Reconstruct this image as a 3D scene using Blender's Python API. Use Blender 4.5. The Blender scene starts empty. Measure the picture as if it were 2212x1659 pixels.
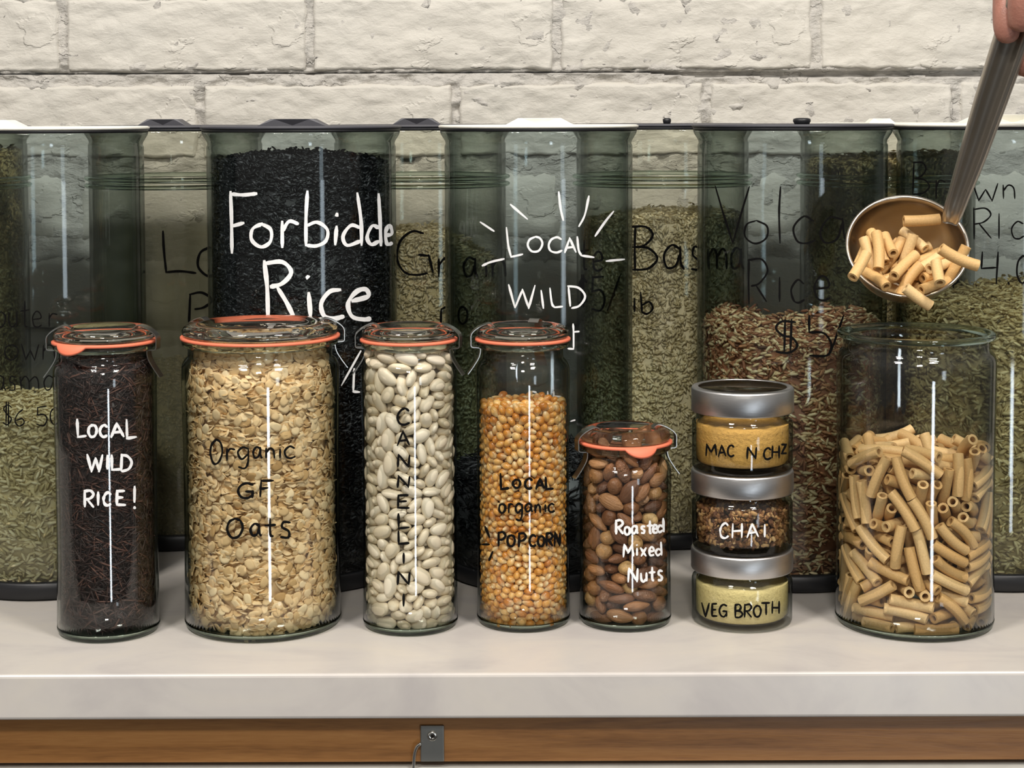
import bpy, bmesh, math, random
import numpy as np
from mathutils import Vector, Matrix, Quaternion, noise
random.seed(11); rng = np.random.default_rng(7)
SC = bpy.context.scene
COL = SC.collection
PI = math.pi

# ------------------------------------------------------------------ camera
F = 3800.0                      # focal length in pixels of the 2212x1659 frame
PITCH, ROLL = math.radians(3.0), math.radians(0.2)
CAM = Vector((0, 0, 0.35))
AXY = 250 + F*math.tan(PITCH)   # the picture row of the optical axis
cam_d = bpy.data.cameras.new('camera'); cam = bpy.data.objects.new('camera', cam_d); COL.objects.link(cam)
cam_d.sensor_width = 36; cam_d.lens = F/2212*36; cam_d.shift_y = (AXY-829.5)/2212; cam_d.clip_start = 0.02
fw = Vector((0, math.cos(PITCH), -math.sin(PITCH))); rt = Vector((1, 0, 0)); up = rt.cross(fw)
rt2 = rt*math.cos(ROLL) - up*math.sin(ROLL); up2 = up*math.cos(ROLL) + rt*math.sin(ROLL)
cam.matrix_world = Matrix(((rt2.x, up2.x, -fw.x, CAM.x), (rt2.y, up2.y, -fw.y, CAM.y), (rt2.z, up2.z, -fw.z, CAM.z), (0, 0, 0, 1)))
SC.camera = cam
def ray(px, py): return (fw + rt2*((px-1106)/F) + up2*((AXY-py)/F))
def onY(px, py, Y):
    d = ray(px, py); return CAM + d*((Y-CAM.y)/d.y)
def onZ(px, py, z=0.0):
    d = ray(px, py); return CAM + d*((z-CAM.z)/d.z)
def onC(px, py, cx, cy, R):
    d = ray(px, py); ox, oy = CAM.x-cx, CAM.y-cy
    a = d.x*d.x+d.y*d.y; b = ox*d.x+oy*d.y; c = ox*ox+oy*oy-R*R
    q = b*b-a*c
    if q < 0: q = 0
    return CAM + d*((-b-math.sqrt(q))/a)

# ------------------------------------------------------------------ light, exposure
vs = SC.view_settings; vs.view_transform = 'Standard'; vs.look = 'None'; vs.gamma = 1; vs.use_curve_mapping = False
vs.exposure = 0.45
W = bpy.data.worlds.new('room'); SC.world = W; W.use_nodes = True
_nt = W.node_tree; _bg = _nt.nodes['Background']; _tc = _nt.nodes.new('ShaderNodeTexCoord'); _sx = _nt.nodes.new('ShaderNodeSeparateXYZ')
_mr = _nt.nodes.new('ShaderNodeMapRange'); _mr.inputs[1].default_value = -.32; _mr.inputs[2].default_value = .25
_rp = _nt.nodes.new('ShaderNodeValToRGB'); _rp.color_ramp.elements[0].color = (.07, .065, .06, 1); _rp.color_ramp.elements[1].color = (.56, .535, .50, 1)   # dim floor to pale ceiling
for a, b in ((_tc.outputs['Generated'], _sx.inputs[0]), (_sx.outputs[2], _mr.inputs[0]), (_mr.outputs[0], _rp.inputs[0]), (_rp.outputs[0], _bg.inputs[0])): _nt.links.new(a, b)
_bg.inputs[1].default_value = 0.46
def area(name, loc, target, sx, sy, power, col):
    l = bpy.data.lights.new(name, 'AREA'); l.shape = 'RECTANGLE'; l.size = sx; l.size_y = sy; l.energy = power; l.color = col
    o = bpy.data.objects.new(name, l); COL.objects.link(o); o.location = loc
    o.rotation_euler = (Vector(target)-Vector(loc)).to_track_quat('-Z', 'Y').to_euler(); return o
area('ceiling_or_fill_lamp', (-0.70, 0.25, 1.75), (0, 1.3, 0.1), 0.32, 0.16, 17, (1, .95, .885))
area('ceiling_or_fill_lamp', (0.70, 0.25, 1.75), (0, 1.3, 0.1), 0.32, 0.16, 17, (1, .95, .885))
area('ceiling_or_fill_lamp', (0.0, -0.95, 1.62), (0, 1.3, 0.1), 0.32, 0.16, 15, (1, .95, .885))  # added frontal fill to brighten the rear canisters, unlike the pair above
area('window_daylight', (1.15, -2.8, -0.86), (0, 1.2, 0.0), 0.27, 0.90, 11, (.80, .90, 1))
area('window_daylight', (2.35, -2.8, 0.02), (0, 1.3, 0.15), 0.40, 0.75, 4.5, (.78, .90, 1))
cy_ = SC.cycles
cy_.max_bounces = 20; cy_.transparent_max_bounces = 48; cy_.transmission_bounces = 12; cy_.glossy_bounces = 6; cy_.diffuse_bounces = 4
cy_.use_denoising = True; cy_.sample_clamp_indirect = 6; cy_.blur_glossy = 0.5; cy_.use_adaptive_sampling = True; cy_.adaptive_threshold = 0.015

# ------------------------------------------------------------------ helpers
def s2l(c):
    return tuple(((v/255)/12.92 if v/255 <= .04045 else ((v/255+.055)/1.055)**2.4) for v in c)
def mk(name):
    m = bpy.data.materials.new(name); m.use_nodes = True; nt = m.node_tree
    return m, nt, nt.nodes['Principled BSDF']
def N(nt, t, **kw):
    n = nt.nodes.new(t)
    for k, v in kw.items():
        if hasattr(n, k): setattr(n, k, v)
        else: n.inputs[k.replace('_', ' ')].default_value = v
    return n
def math_(nt, op, a, b=0.0):
    n = nt.nodes.new('ShaderNodeMath'); n.operation = op
    for i, v in enumerate((a, b)):
        if isinstance(v, (int, float)): n.inputs[i].default_value = v
        else: nt.links.new(v, n.inputs[i])
    return n.outputs[0]
def ramp(nt, fac, stops):
    r = nt.nodes.new('ShaderNodeValToRGB'); e = r.color_ramp.elements
    while len(e) < len(stops): e.new(0.5)
    for el, (p, c) in zip(e, stops): el.position = p; el.color = (*c, 1)
    nt.links.new(fac, r.inputs[0]); return r.outputs[0]
def mixc(nt, fac, a, b, mode='MIX'):
    n = nt.nodes.new('ShaderNodeMix'); n.data_type = 'RGBA'; n.blend_type = mode
    if isinstance(fac, (int, float)): n.inputs[0].default_value = fac
    else: nt.links.new(fac, n.inputs[0])
    for i, v in ((6, a), (7, b)):
        if isinstance(v, tuple): n.inputs[i].default_value = (*v[:3], 1)
        else: nt.links.new(v, n.inputs[i])
    return n.outputs[2]
def noise_(nt, scale, detail=4, rough=.6, vec=None, dist=0):
    n = nt.nodes.new('ShaderNodeTexNoise'); n.inputs['Scale'].default_value = scale; n.inputs['Detail'].default_value = detail
    n.inputs['Roughness'].default_value = rough; n.inputs['Distortion'].default_value = dist
    if vec: nt.links.new(vec, n.inputs['Vector'])
    return n.outputs[0]
def coord(nt, which='Object', scale=None):
    c = nt.nodes.new('ShaderNodeTexCoord').outputs[which]
    if scale:
        m = nt.nodes.new('ShaderNodeMapping'); m.inputs['Scale'].default_value = scale; nt.links.new(c, m.inputs[0]); c = m.outputs[0]
    return c
def bump(nt, bs, h, dist, strength=1.0):
    b = nt.nodes.new('ShaderNodeBump'); b.inputs['Distance'].default_value = dist; b.inputs['Strength'].default_value = strength
    nt.links.new(h, b.inputs['Height']); nt.links.new(b.outputs[0], bs.inputs['Normal'])
def plain(name, rgb, rough=.5, metal=0.0, spec=.5, nz=None):
    m, nt, b = mk(name); b.inputs['Roughness'].default_value = rough; b.inputs['Metallic'].default_value = metal
    b.inputs['Specular IOR Level'].default_value = spec
    c = s2l(rgb); b.inputs['Base Color'].default_value = (*c, 1)
    f = noise_(nt, nz or 60, 3, .6, coord(nt))
    nt.links.new(mixc(nt, f, tuple(v*.85 for v in c), tuple(min(1, v*1.15) for v in c)), b.inputs['Base Color'])
    return m
def randfac(nt):
    """per object random for single pieces, the 'rnd' attribute for joined ones"""
    oi = nt.nodes.new('ShaderNodeObjectInfo').outputs['Random']
    at = nt.nodes.new('ShaderNodeAttribute'); at.attribute_name = 'rnd'
    return math_(nt, 'FRACT', math_(nt, 'ADD', oi, at.outputs['Fac']))
def graincol(name, stops, rough=.5, spec=.4, bumps=None, tip=None, sss=0):
    m, nt, b = mk(name); c = ramp(nt, randfac(nt), [(p, s2l(q)) for p, q in stops])
    if tip:
        at = nt.nodes.new('ShaderNodeAttribute'); at.attribute_name = 'tip'
        c = mixc(nt, at.outputs['Fac'], c, s2l(tip))
    if bumps:
        f = noise_(nt, bumps[0], 3, .6, coord(nt, 'Object', bumps[2] if len(bumps) > 2 else None))
        bump(nt, b, f, bumps[1]); c = mixc(nt, f, mixc(nt, 1.0, c, (.72, .68, .62), 'MULTIPLY'), mixc(nt, 1.0, c, (1.1, 1.1, 1.1), 'MULTIPLY'))
    nt.links.new(c, b.inputs['Base Color']); b.inputs['Roughness'].default_value = rough; b.inputs['Specular IOR Level'].default_value = spec
    return m
def thin_glass(name, tint, edge, power=2.2, refl=1.0, dust=None):
    """glass wall: clear pass-through tinted by the glass, more so where the wall is seen edge on, plus Fresnel reflection"""
    m = bpy.data.materials.new(name); m.use_nodes = True; nt = m.node_tree; nt.nodes.clear()
    out = nt.nodes.new('ShaderNodeOutputMaterial'); lw = nt.nodes.new('ShaderNodeLayerWeight'); lw.inputs[0].default_value = .5
    f = lw.outputs['Facing']
    tr = nt.nodes.new('ShaderNodeBsdfTransparent'); gl = nt.nodes.new('ShaderNodeBsdfAnisotropic'); gl.inputs['Roughness'].default_value = .045
    nt.links.new(mixc(nt, math_(nt, 'POWER', f, power), tint, edge), tr.inputs[0])
    fr = math_(nt, 'ADD', math_(nt, 'MULTIPLY', math_(nt, 'POWER', f, 5.0), .75*refl), .04*refl)
    mx = nt.nodes.new('ShaderNodeMixShader'); nt.links.new(fr, mx.inputs[0]); nt.links.new(tr.outputs[0], mx.inputs[1]); nt.links.new(gl.outputs[0], mx.inputs[2])
    sh = mx.outputs[0]
    if dust:
        amt, z1, dcol = dust
        df = nt.nodes.new('ShaderNodeBsdfDiffuse'); df.inputs[0].default_value = (*dcol, 1)
        sx = nt.nodes.new('ShaderNodeSeparateXYZ'); nt.links.new(coord(nt, 'Object'), sx.inputs[0])
        mr = nt.nodes.new('ShaderNodeMapRange'); nt.links.new(sx.outputs[2], mr.inputs[0])
        mr.inputs[1].default_value = z1-.006; mr.inputs[2].default_value = z1+.004; mr.inputs[3].default_value = 1; mr.inputs[4].default_value = .12
        n = noise_(nt, 55, 5, .7, coord(nt, 'Object'))
        k = math_(nt, 'MULTIPLY', math_(nt, 'MULTIPLY', mr.outputs[0], amt), math_(nt, 'ADD', math_(nt, 'MULTIPLY', n, 1.2), .4))
        m2 = nt.nodes.new('ShaderNodeMixShader'); nt.links.new(k, m2.inputs[0]); nt.links.new(sh, m2.inputs[1]); nt.links.new(df.outputs[0], m2.inputs[2]); sh = m2.outputs[0]
    nt.links.new(sh, out.inputs[0]); return m
def solid_glass(name, col, rough=0.0, ior=1.48):
    m = bpy.data.materials.new(name); m.use_nodes = True; nt = m.node_tree; nt.nodes.clear()
    out = nt.nodes.new('ShaderNodeOutputMaterial'); g = nt.nodes.new('ShaderNodeBsdfGlass'); g.inputs[0].default_value = (*col, 1)
    g.inputs['Roughness'].default_value = rough; g.inputs['IOR'].default_value = ior; nt.links.new(g.outputs[0], out.inputs[0]); return m

def link(name, me, mat=None, parent=None, smooth=True):
    if mat is not None and not me.materials:
        for q in (mat if isinstance(mat, (list, tuple)) else (mat,)): me.materials.append(q)
    if smooth: me.shade_smooth()
    o = bpy.data.objects.new(name, me); COL.objects.link(o)
    if parent: o.parent = parent
    return o
def tag(o, label=None, cat=None, group=None, kind=None):
    for k, v in (('label', label), ('category', cat), ('group', group), ('kind', kind)):
        if v: o[k] = v
    return o
def empty(name, loc, label, cat, group=None, rot=(0, 0, 0)):
    o = bpy.data.objects.new(name, None); COL.objects.link(o); o.empty_display_size = .02; o.location = loc; o.rotation_euler = rot
    return tag(o, label, cat, group)
def lathe(prof, n=64, closed=True, matidx=None):
    """prof: list of (r, z); closed profile loop -> solid of revolution"""
    v, f = [], []; k = len(prof); idx = []
    for (r, z) in prof:
        if r < 1e-7: idx.append([len(v)]*n); v.append((0, 0, z))
        else:
            idx.append(list(range(len(v), len(v)+n)))
            v += [(r*math.cos(2*PI*i/n), r*math.sin(2*PI*i/n), z) for i in range(n)]
    mi = []
    for j in range(k if closed else k-1):
        a, b = idx[j], idx[(j+1) % k]
        for i in range(n):
            q = [a[i], a[(i+1) % n], b[(i+1) % n], b[i]]
            q = [x for t, x in enumerate(q) if x not in q[:t]]
            if len(q) > 2: f.append(q); mi.append(matidx(j) if matidx else 0)
    me = bpy.data.meshes.new('lathe'); me.from_pydata(v, [], f); me.update()
    if matidx: me.polygons.foreach_set('material_index', mi)
    bm = bmesh.new(); bm.from_mesh(me); bmesh.ops.recalc_face_normals(bm, faces=bm.faces); bm.to_mesh(me); bm.free()
    return me
def arc(cx, cz, r, a0, a1, n=5):
    return [(cx+r*math.cos(math.radians(a0+(a1-a0)*i/n)), cz+r*math.sin(math.radians(a0+(a1-a0)*i/n))) for i in range(n+1)]
def box_me(x0, x1, y0, y1, z0, z1, bev=0.0, seg=3):
    bm = bmesh.new(); bmesh.ops.create_cube(bm, size=1)
    for v in bm.verts: v.co = Vector(((x0+x1)/2+v.co.x*(x1-x0), (y0+y1)/2+v.co.y*(y1-y0), (z0+z1)/2+v.co.z*(z1-z0)))
    if bev: bmesh.ops.bevel(bm, geom=list(bm.edges), offset=bev, segments=seg, profile=.5, affect='EDGES')
    me = bpy.data.meshes.new('box'); bm.to_mesh(me); bm.free(); return me
def strip_me(prof, w, t):
    """bent flat metal strip: prof of (x, z) in the radial plane, width w along y, thickness t"""
    P = [Vector((x, 0, z)) for x, z in prof]; v, f = [], []
    for i, p in enumerate(P):
        d = (P[min(i+1, len(P)-1)]-P[max(i-1, 0)]).normalized(); nn = Vector((-d.z, 0, d.x))*t/2
        for s in (1, -1):
            for y in (-w/2, w/2): q = p+nn*s; v.append((q.x, y, q.z))
    for i in range(len(P)-1):
        a, b = 4*i, 4*i+4
        f += [(a, a+1, b+1, b), (a+3, a+2, b+2, b+3), (a+1, a+3, b+3, b+1), (a+2, a, b, b+2)]
    e = 4*(len(P)-1); f += [(0, 2, 3, 1), (e, e+1, e+3, e+2)]
    me = bpy.data.meshes.new('strip'); me.from_pydata(v, [], f); return me
def catmull(P, per=6):
    if len(P) < 3: return [P[0]+(P[1]-P[0])*(i/per) for i in range(per+1)]
    Q = [P[0]*2-P[1]]+list(P)+[P[-1]*2-P[-2]]; o = []
    for i in range(1, len(Q)-2):
        for s in range(per):
            t = s/per; a, b, c, d = Q[i-1], Q[i], Q[i+1], Q[i+2]
            o.append(.5*((2*b)+(c-a)*t+(2*a-5*b+4*c-d)*t*t+(3*b-a-3*c+d)*t**3))
    o.append(P[-1]); return o
def place(o, loc, q): o.rotation_mode = 'QUATERNION'; o.location = loc; o.rotation_quaternion = q
def join_np(base_list, items, name, mat, rnd=True):
    """many copies of small meshes joined into one mesh: items (variant, Matrix)"""
    V, Fs, R, T, off = [], [], [], [], 0; cache = {}
    for bi, M in items:
        if bi not in cache:
            me = base_list[bi]; co = np.empty(len(me.vertices)*3, np.float32); me.vertices.foreach_get('co', co)
            tp = np.zeros(len(me.vertices), np.float32)
            if 'tip' in me.attributes: me.attributes['tip'].data.foreach_get('value', tp)
            cache[bi] = (co.reshape(-1, 3), [tuple(p.vertices) for p in me.polygons], tp)
        co, fs, tp = cache[bi]; m = np.array(M)
        V.append(co @ m[:3, :3].T + m[:3, 3]); Fs += [tuple(x+off for x in q) for q in fs]; off += len(co)
        R.append(np.full(len(co), random.random(), np.float32)); T.append(tp)
    me = bpy.data.meshes.new(name); me.from_pydata(np.concatenate(V).tolist(), [], Fs)
    for nm, arr in (('rnd', R), ('tip', T)):
        a = me.attributes.new(nm, 'FLOAT', 'POINT'); a.data.foreach_set('value', np.concatenate(arr))
    me.materials.append(mat); me.shade_smooth(); return me
def frame_np(pos, ax, nrm, dims, shape_v, shape_f, name, mat, core=None):
    """vectorised grain cloud. pos (n,3), ax (n,3) long axis, nrm (n,3) approx normal, dims (n,3)"""
    ax = ax/np.linalg.norm(ax, axis=1, keepdims=True)
    b = np.cross(nrm, ax); b /= np.linalg.norm(b, axis=1, keepdims=True)+1e-9; c = np.cross(ax, b)
    v = np.array(shape_v); n, k = len(pos), len(v)
    P = pos[:, None, :] + (v[None, :, 0:1]*dims[:, None, 0:1])*ax[:, None, :] + (v[None, :, 1:2]*dims[:, None, 1:2])*b[:, None, :] + (v[None, :, 2:3]*dims[:, None, 2:3])*c[:, None, :]
    P = P.reshape(-1, 3); fa = np.array(shape_f); nf = len(fa)
    Fi = (fa[None]+(np.arange(n)*k)[:, None, None]).reshape(-1)
    r = np.repeat(rng.random(n), k).astype(np.float32)
    sides = fa.shape[1]; ls = np.full(n*nf, sides); 
    cv, cf = core if core else ([], [])
    cv = np.array(cv).reshape(-1, 3); base = len(P)
    P = np.concatenate([P, cv]) if len(cv) else P
    extra = np.array([x+base for q in cf for x in q], dtype=np.int64)
    ls = np.concatenate([ls, [len(q) for q in cf]]).astype(np.int32); Fi = np.concatenate([Fi, extra]).astype(np.int32)
    me = bpy.data.meshes.new(name); me.vertices.add(len(P)); me.vertices.foreach_set('co', P.astype(np.float32).ravel())
    me.loops.add(len(Fi)); me.loops.foreach_set('vertex_index', Fi)
    me.polygons.add(len(ls)); me.polygons.foreach_set('loop_start', np.concatenate([[0], np.cumsum(ls)[:-1]]).astype(np.int32))
    me.update(calc_edges=True); me.validate()
    a = me.attributes.new('rnd', 'FLOAT', 'POINT'); rr = np.zeros(len(P), np.float32); rr[:len(r)] = r; rr[len(r):] = .02  # core gets the ramp's dark end: shade between grains put into the colour
    a.data.foreach_set('value', rr); me.materials.append(mat); me.shade_smooth(); return me
_o = [(1, 0, 0), (-1, 0, 0)]
SPIN_V = [(1, 0, 0)] + [(.45, .9*math.cos(a), .9*math.sin(a)) for a in (0, PI/2, PI, 3*PI/2)] + [(-.45, .9*math.cos(a), .9*math.sin(a)) for a in (0, PI/2, PI, 3*PI/2)] + [(-1, 0, 0)]
SPIN_F = [(0, 1, 2), (0, 2, 3), (0, 3, 4), (0, 4, 1), (9, 6, 5), (9, 7, 6), (9, 8, 7), (9, 5, 8)] + [q for i in range(4) for q in ((1+i, 5+i, 5+(i+1) % 4), (1+i, 5+(i+1) % 4, 1+(i+1) % 4))]
OCT_V = [(1, 0, 0), (-1, 0, 0), (0, 1, 0), (0, 0, 1), (0, -1, 0), (0, 0, -1)]
OCT_F = [(0, 2, 3), (0, 3, 4), (0, 4, 5), (0, 5, 2), (1, 3, 2), (1, 4, 3), (1, 5, 4), (1, 2, 5)]
def grain_fill(name, cx, cy, R, z0, top, L, Wd, dens, mat, flatness=.25, horiz=.5, rough_top=.002, front=1.0, oct_=False):
    """grain mass in a cylinder: core plus a shell of grains against the glass and a layer on top. top(x, y) is the heap height"""
    ztm = float(np.mean([top(R*math.cos(a), R*math.sin(a)) for a in np.linspace(0, 2*PI, 24)]))
    n = int(dens*2*PI*R*(ztm-z0)/(L*Wd)*front)
    th = rng.random(n)*2*PI*front - PI/2 - PI*front
    r = R - Wd*.4 - rng.random(n)*Wd*1.6
    x, y = r*np.cos(th), r*np.sin(th)
    zt = np.array([top(a, b) for a, b in zip(x, y)]); z = z0+Wd*.4 + rng.random(n)*(zt-z0)
    rad = np.stack([np.cos(th), np.sin(th), np.zeros(n)], 1); tan = np.stack([-np.sin(th), np.cos(th), np.zeros(n)], 1)
    phi = rng.normal(0, horiz, n); mask = rng.random(n) < .25; phi[mask] = rng.random(mask.sum())*PI
    ax = tan*np.cos(phi)[:, None] + np.array([0, 0, 1.])*np.sin(phi)[:, None] + rad*rng.normal(0, flatness, n)[:, None]
    m = int(1.6*dens*PI*R*R/(L*Wd)*.6)
    rr = np.sqrt(rng.random(m))*(R-Wd); t2 = rng.random(m)*2*PI; x2, y2 = rr*np.cos(t2), rr*np.sin(t2)
    z2 = np.array([top(a, b) for a, b in zip(x2, y2)]) + rng.normal(0, rough_top, m)
    ax2 = np.stack([np.cos(t2*7), np.sin(t2*7), rng.normal(0, .3, m)], 1); n2 = np.tile([0, 0, 1.], (m, 1))
    pos = np.concatenate([np.stack([x, y, z], 1), np.stack([x2, y2, z2], 1)]); ax = np.concatenate([ax, ax2]); nr = np.concatenate([rad, n2])
    s = rng.normal(1, .14, (len(pos), 1)); dims = np.tile([L/2, Wd/2, Wd/2*.85], (len(pos), 1))*s
    # core
    K = 40; rc = R-Wd*1.5; cv = []; cf = []
    for a in range(K): cv.append((rc*math.cos(2*PI*a/K), rc*math.sin(2*PI*a/K), z0))
    for j in range(1, 9):
        q = rc*(1-(j-1)/8)
        for a in range(K):
            X, Y = q*math.cos(2*PI*a/K), q*math.sin(2*PI*a/K); cv.append((X, Y, top(X, Y)-Wd*.6))
    cv.append((0, 0, top(0, 0)-Wd*.6))
    for j in range(8):
        for a in range(K): cf.append((j*K+a, j*K+(a+1) % K, (j+1)*K+(a+1) % K, (j+1)*K+a))
    for a in range(K): cf.append((8*K+a, 8*K+(a+1) % K, 9*K))
    cf.append(tuple(range(K))[::-1])
    pos[:, 2] = np.maximum(pos[:, 2], z0+Wd*.5)
    me = frame_np(pos, ax, nr, dims, OCT_V if oct_ else SPIN_V, OCT_F if oct_ else SPIN_F, name, mat, (cv, cf))
    o = link(name, me); o.location = (cx, cy, 0); return o

# ------------------------------------------------------------------ hand lettering
def _s(t): return [[tuple(float(v) for v in p.split(',')) for p in st.split()] for st in t.split('|')]
G = {k: _s(v) for k, v in {
 'A': '0,1 .45,0|.45,0 1,1|.15,.68 .85,.62', 'B': '.05,0 .0,1|0,.03 .55,0 .78,.22 .5,.44 .05,.5|.05,.5 .7,.54 .98,.76 .6,.98 0,1',
 'C': '.92,.14 .6,0 .2,.15 0,.5 .14,.88 .55,1 1,.86', 'D': '.05,0 0,1|.02,.02 .6,.1 1,.45 .75,.85 .02,1',
 'E': '.05,0 .02,.95|.05,.03 .9,0|.03,.48 .75,.46|.02,.95 1,.98', 'F': '.08,0 0,1|.08,.02 1,0|.05,.5 .6,.45',
 'G': '.95,.12 .55,0 .15,.2 0,.55 .2,.92 .6,1 .92,.8|.5,.55 1,.55|.98,.55 .92,1', 'H': '.05,0 0,1|.95,0 .92,1|0,.5 .95,.48', 'I': '.5,0 .5,1',
 'L': '.05,0 .1,.96|.1,.96 1,.9', 'M': '.05,1 .1,0|.1,0 .5,.7|.5,.7 .88,0|.88,0 1,1', 'N': '.0,1 .08,0|.08,0 .9,1|.9,1 .98,0',
 'O': '.5,0 .12,.2 0,.6 .3,.98 .75,.92 1,.5 .85,.12 .5,0', 'P': '.08,0 .05,1|.05,.03 .7,0 1,.25 .6,.5 .06,.55',
 'R': '.06,0 .05,1|.03,.04 .65,0 .95,.22 .6,.46 .08,.52|.3,.5 1,1', 'S': '.9,.1 .5,0 .1,.2 .5,.48 .92,.72 .5,1 0,.88', 'T': '.5,0 .5,1|0,.03 1,0',
 'U': '.05,0 .05,.7 .5,1 .9,.7 .95,0', 'V': '0,0 .5,1|.5,1 1,0', 'W': '0,0 .27,1|.27,1 .52,.2|.52,.2 .76,1|.76,1 1,0', 'Z': '.05,.02 .9,0|.9,0 .0,1|0,1 1,.95',
 'a': '.8,.12 .4,0 .05,.4 .2,.92 .6,.85 .8,.35|.82,.05 .85,.7 1,1', 'b': '.1,0 .05,.98|.05,.6 .5,.42 .95,.65 .7,.97 .05,.98',
 'c': '.9,.15 .5,0 .05,.4 .2,.9 .6,1 1,.85', 'd': '.75,.58 .35,.5 .02,.75 .3,1 .75,.85|.8,0 .88,1', 'e': '.08,.52 .9,.42 .8,.08 .4,0 .05,.4 .2,.9 .6,1 1,.88',
 'g': '.85,.1 .45,0 .08,.25 .35,.55 .85,.3|.88,.05 .85,.7 .6,1 .1,.92', 'i': '.5,.38 .5,1|.5,.06 .55,.1', 'l': '.5,0 .5,1',
 'm': '.0,.1 .05,1|.03,.4 .25,.05 .45,.3 .48,1|.48,.4 .75,.05 .95,.3 1,1', 'n': '.05,.05 .05,1|.05,.45 .45,.05 .85,.25 .95,1', 'o': '.5,0 .1,.2 .05,.7 .45,1 .9,.75 .92,.25 .5,0',
 'r': '.1,.05 .1,1|.1,.4 .45,.05 1,.12', 's': '.85,.08 .35,.05 .2,.35 .75,.6 .7,.95 .05,.95', 't': '.5,0 .5,.9 .8,1|.05,.38 1,.34', 'u': '.05,.05 .1,.75 .45,1 .85,.7|.9,.0 .92,1',
 'w': '0,0 .25,1|.25,1 .5,.35|.5,.35 .75,1|.75,1 1,0', 'x': '0,0 1,1|.95,0 .05,1', '$': '.95,.22 .5,.12 .08,.3 .5,.5 .95,.7 .5,.9 .0,.82|.38,0 .36,1|.62,0 .6,1',
 '5': '.15,.05 .1,.48|.1,.45 .7,.4 1,.65 .7,.98 0,.92|.12,.05 .95,0', '6': '.75,.02 .25,.3 .02,.7 .4,1 .9,.82 .7,.55 .08,.68', '4': '.12,0 .05,.58|.05,.58 .95,.55|.75,0 .72,1', '1': '.5,0 .5,1',
 '0': '.5,0 .1,.25 .05,.7 .45,1 .92,.7 .88,.2 .5,0', '/': '1,0 0,1', '!': '.5,0 .45,.7|.45,.92 .5,1', '.': '.4,.9 .6,1', '-': '0,.5 1,.5'}.items()}
def lettering(parent, name, items, cx, cy, R, w, mat, label=None):
    """items: (glyph, x0, y0, x1, y1) boxes or ('*', [(x, y), ...]) free strokes. Drawn as paint ribbons lying on the glass cylinder"""
    V, Fc = [], []
    def stroke(P):
        P = catmull([Vector(p) for p in P], 5); out = []; j = random.random()*9
        for i, p in enumerate(P):
            d = (P[min(i+1, len(P)-1)]-P[max(i-1, 0)]); d = d.normalized() if d.length > 1e-6 else Vector((1, 0)); n = Vector((-d.y, d.x))
            h = w/2*(.85+.3*noise.noise(Vector((j, i*.35, 0))))
            if i in (0, len(P)-1): h *= .55
            out.append((p+n*h, p-n*h))
        b = len(V)
        ex = (P[0]-P[1]).normalized()*w*.28 if (P[0]-P[1]).length > 1e-6 else Vector((0, 0))
        out[0] = (out[0][0]+ex, out[0][1]+ex)
        for l, r in out:
            V.append(onC(l.x, l.y, cx, cy, R)); V.append(onC(r.x, r.y, cx, cy, R))
        for i in range(len(out)-1): Fc.append((b+2*i, b+2*i+1, b+2*i+3, b+2*i+2))
    for it in items:
        if it[0] == '*': stroke(it[1]); continue
        g, x0, y0, x1, y1 = it
        for st in G[g]:
            J = lambda: random.uniform(-.02, .02)
            stroke([(x0+(a+J())*(x1-x0), y0+(b+J())*(y1-y0)) for a, b in st])
    inv = parent.matrix_world.inverted() if parent.parent is None else Matrix()
    off = Vector(parent.location)
    me = bpy.data.meshes.new(name); me.from_pydata([tuple(v-off) for v in V], [], Fc)
    return tag(link(name, me, mat, parent), label)
def word(t, x0, y0, x1, y1, gap=.22, dy=0, hs=None):
    """glyph boxes for a word spread evenly from x0 to x1"""
    wd = {'I': .3, 'i': .3, 'l': .3, '!': .3, '1': .3, 'M': 1.2, 'W': 1.3, 'm': 1.3, 'w': 1.2}
    u = [wd.get(c, .8) for c in t]; tot = sum(u)+gap*(len(t)-1); k = (x1-x0)/tot; x = x0; out = []
    for i, (c, q) in enumerate(zip(t, u)):
        e = dy*i/max(1, len(t)-1); a, b = y0, y1
        if c in 'acegmnorsuwx' : a = y0+(y1-y0)*.42
        if c == 'g': b = y1+(y1-y0)*.35
        out.append((c, x, a+e, x+q*k, b+e)); x += (q+gap)*k
    return out

# ------------------------------------------------------------------ materials
M = {}
def wallmat(name, rgb, sc, amp, crack=True):
    m, nt, b = mk(name); c = s2l(rgb); co = coord(nt, 'Object', (.7, 1, 1.25))
    f1 = noise_(nt, sc, 8, .62, co, .2); f2 = noise_(nt, sc*.14, 4, .5, co); f3 = noise_(nt, sc*.5, 3, .5, co, 1.2)
    nt.links.new(mixc(nt, f2, tuple(v*.93 for v in c), tuple(min(1, v*1.05) for v in c)), b.inputs['Base Color'])
    b.inputs['Roughness'].default_value = .55; b.inputs['Specular IOR Level'].default_value = .35
    mr = nt.nodes.new('ShaderNodeMapRange'); mr.interpolation_type = 'SMOOTHSTEP'; nt.links.new(noise_(nt, sc*.32, 5, .55, co, .3), mr.inputs[0])
    mr.inputs[1].default_value = .585; mr.inputs[2].default_value = .625
    h = math_(nt, 'ADD', math_(nt, 'MULTIPLY', f1, .9), math_(nt, 'MULTIPLY', mr.outputs[0], .35))
    bump(nt, b, h, amp); return m
M['brick'] = wallmat('painted_brick', (200, 196, 187), 75, .0021)
M['mortar'] = wallmat('painted_mortar', (195, 191, 184), 150, .0040)
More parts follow.
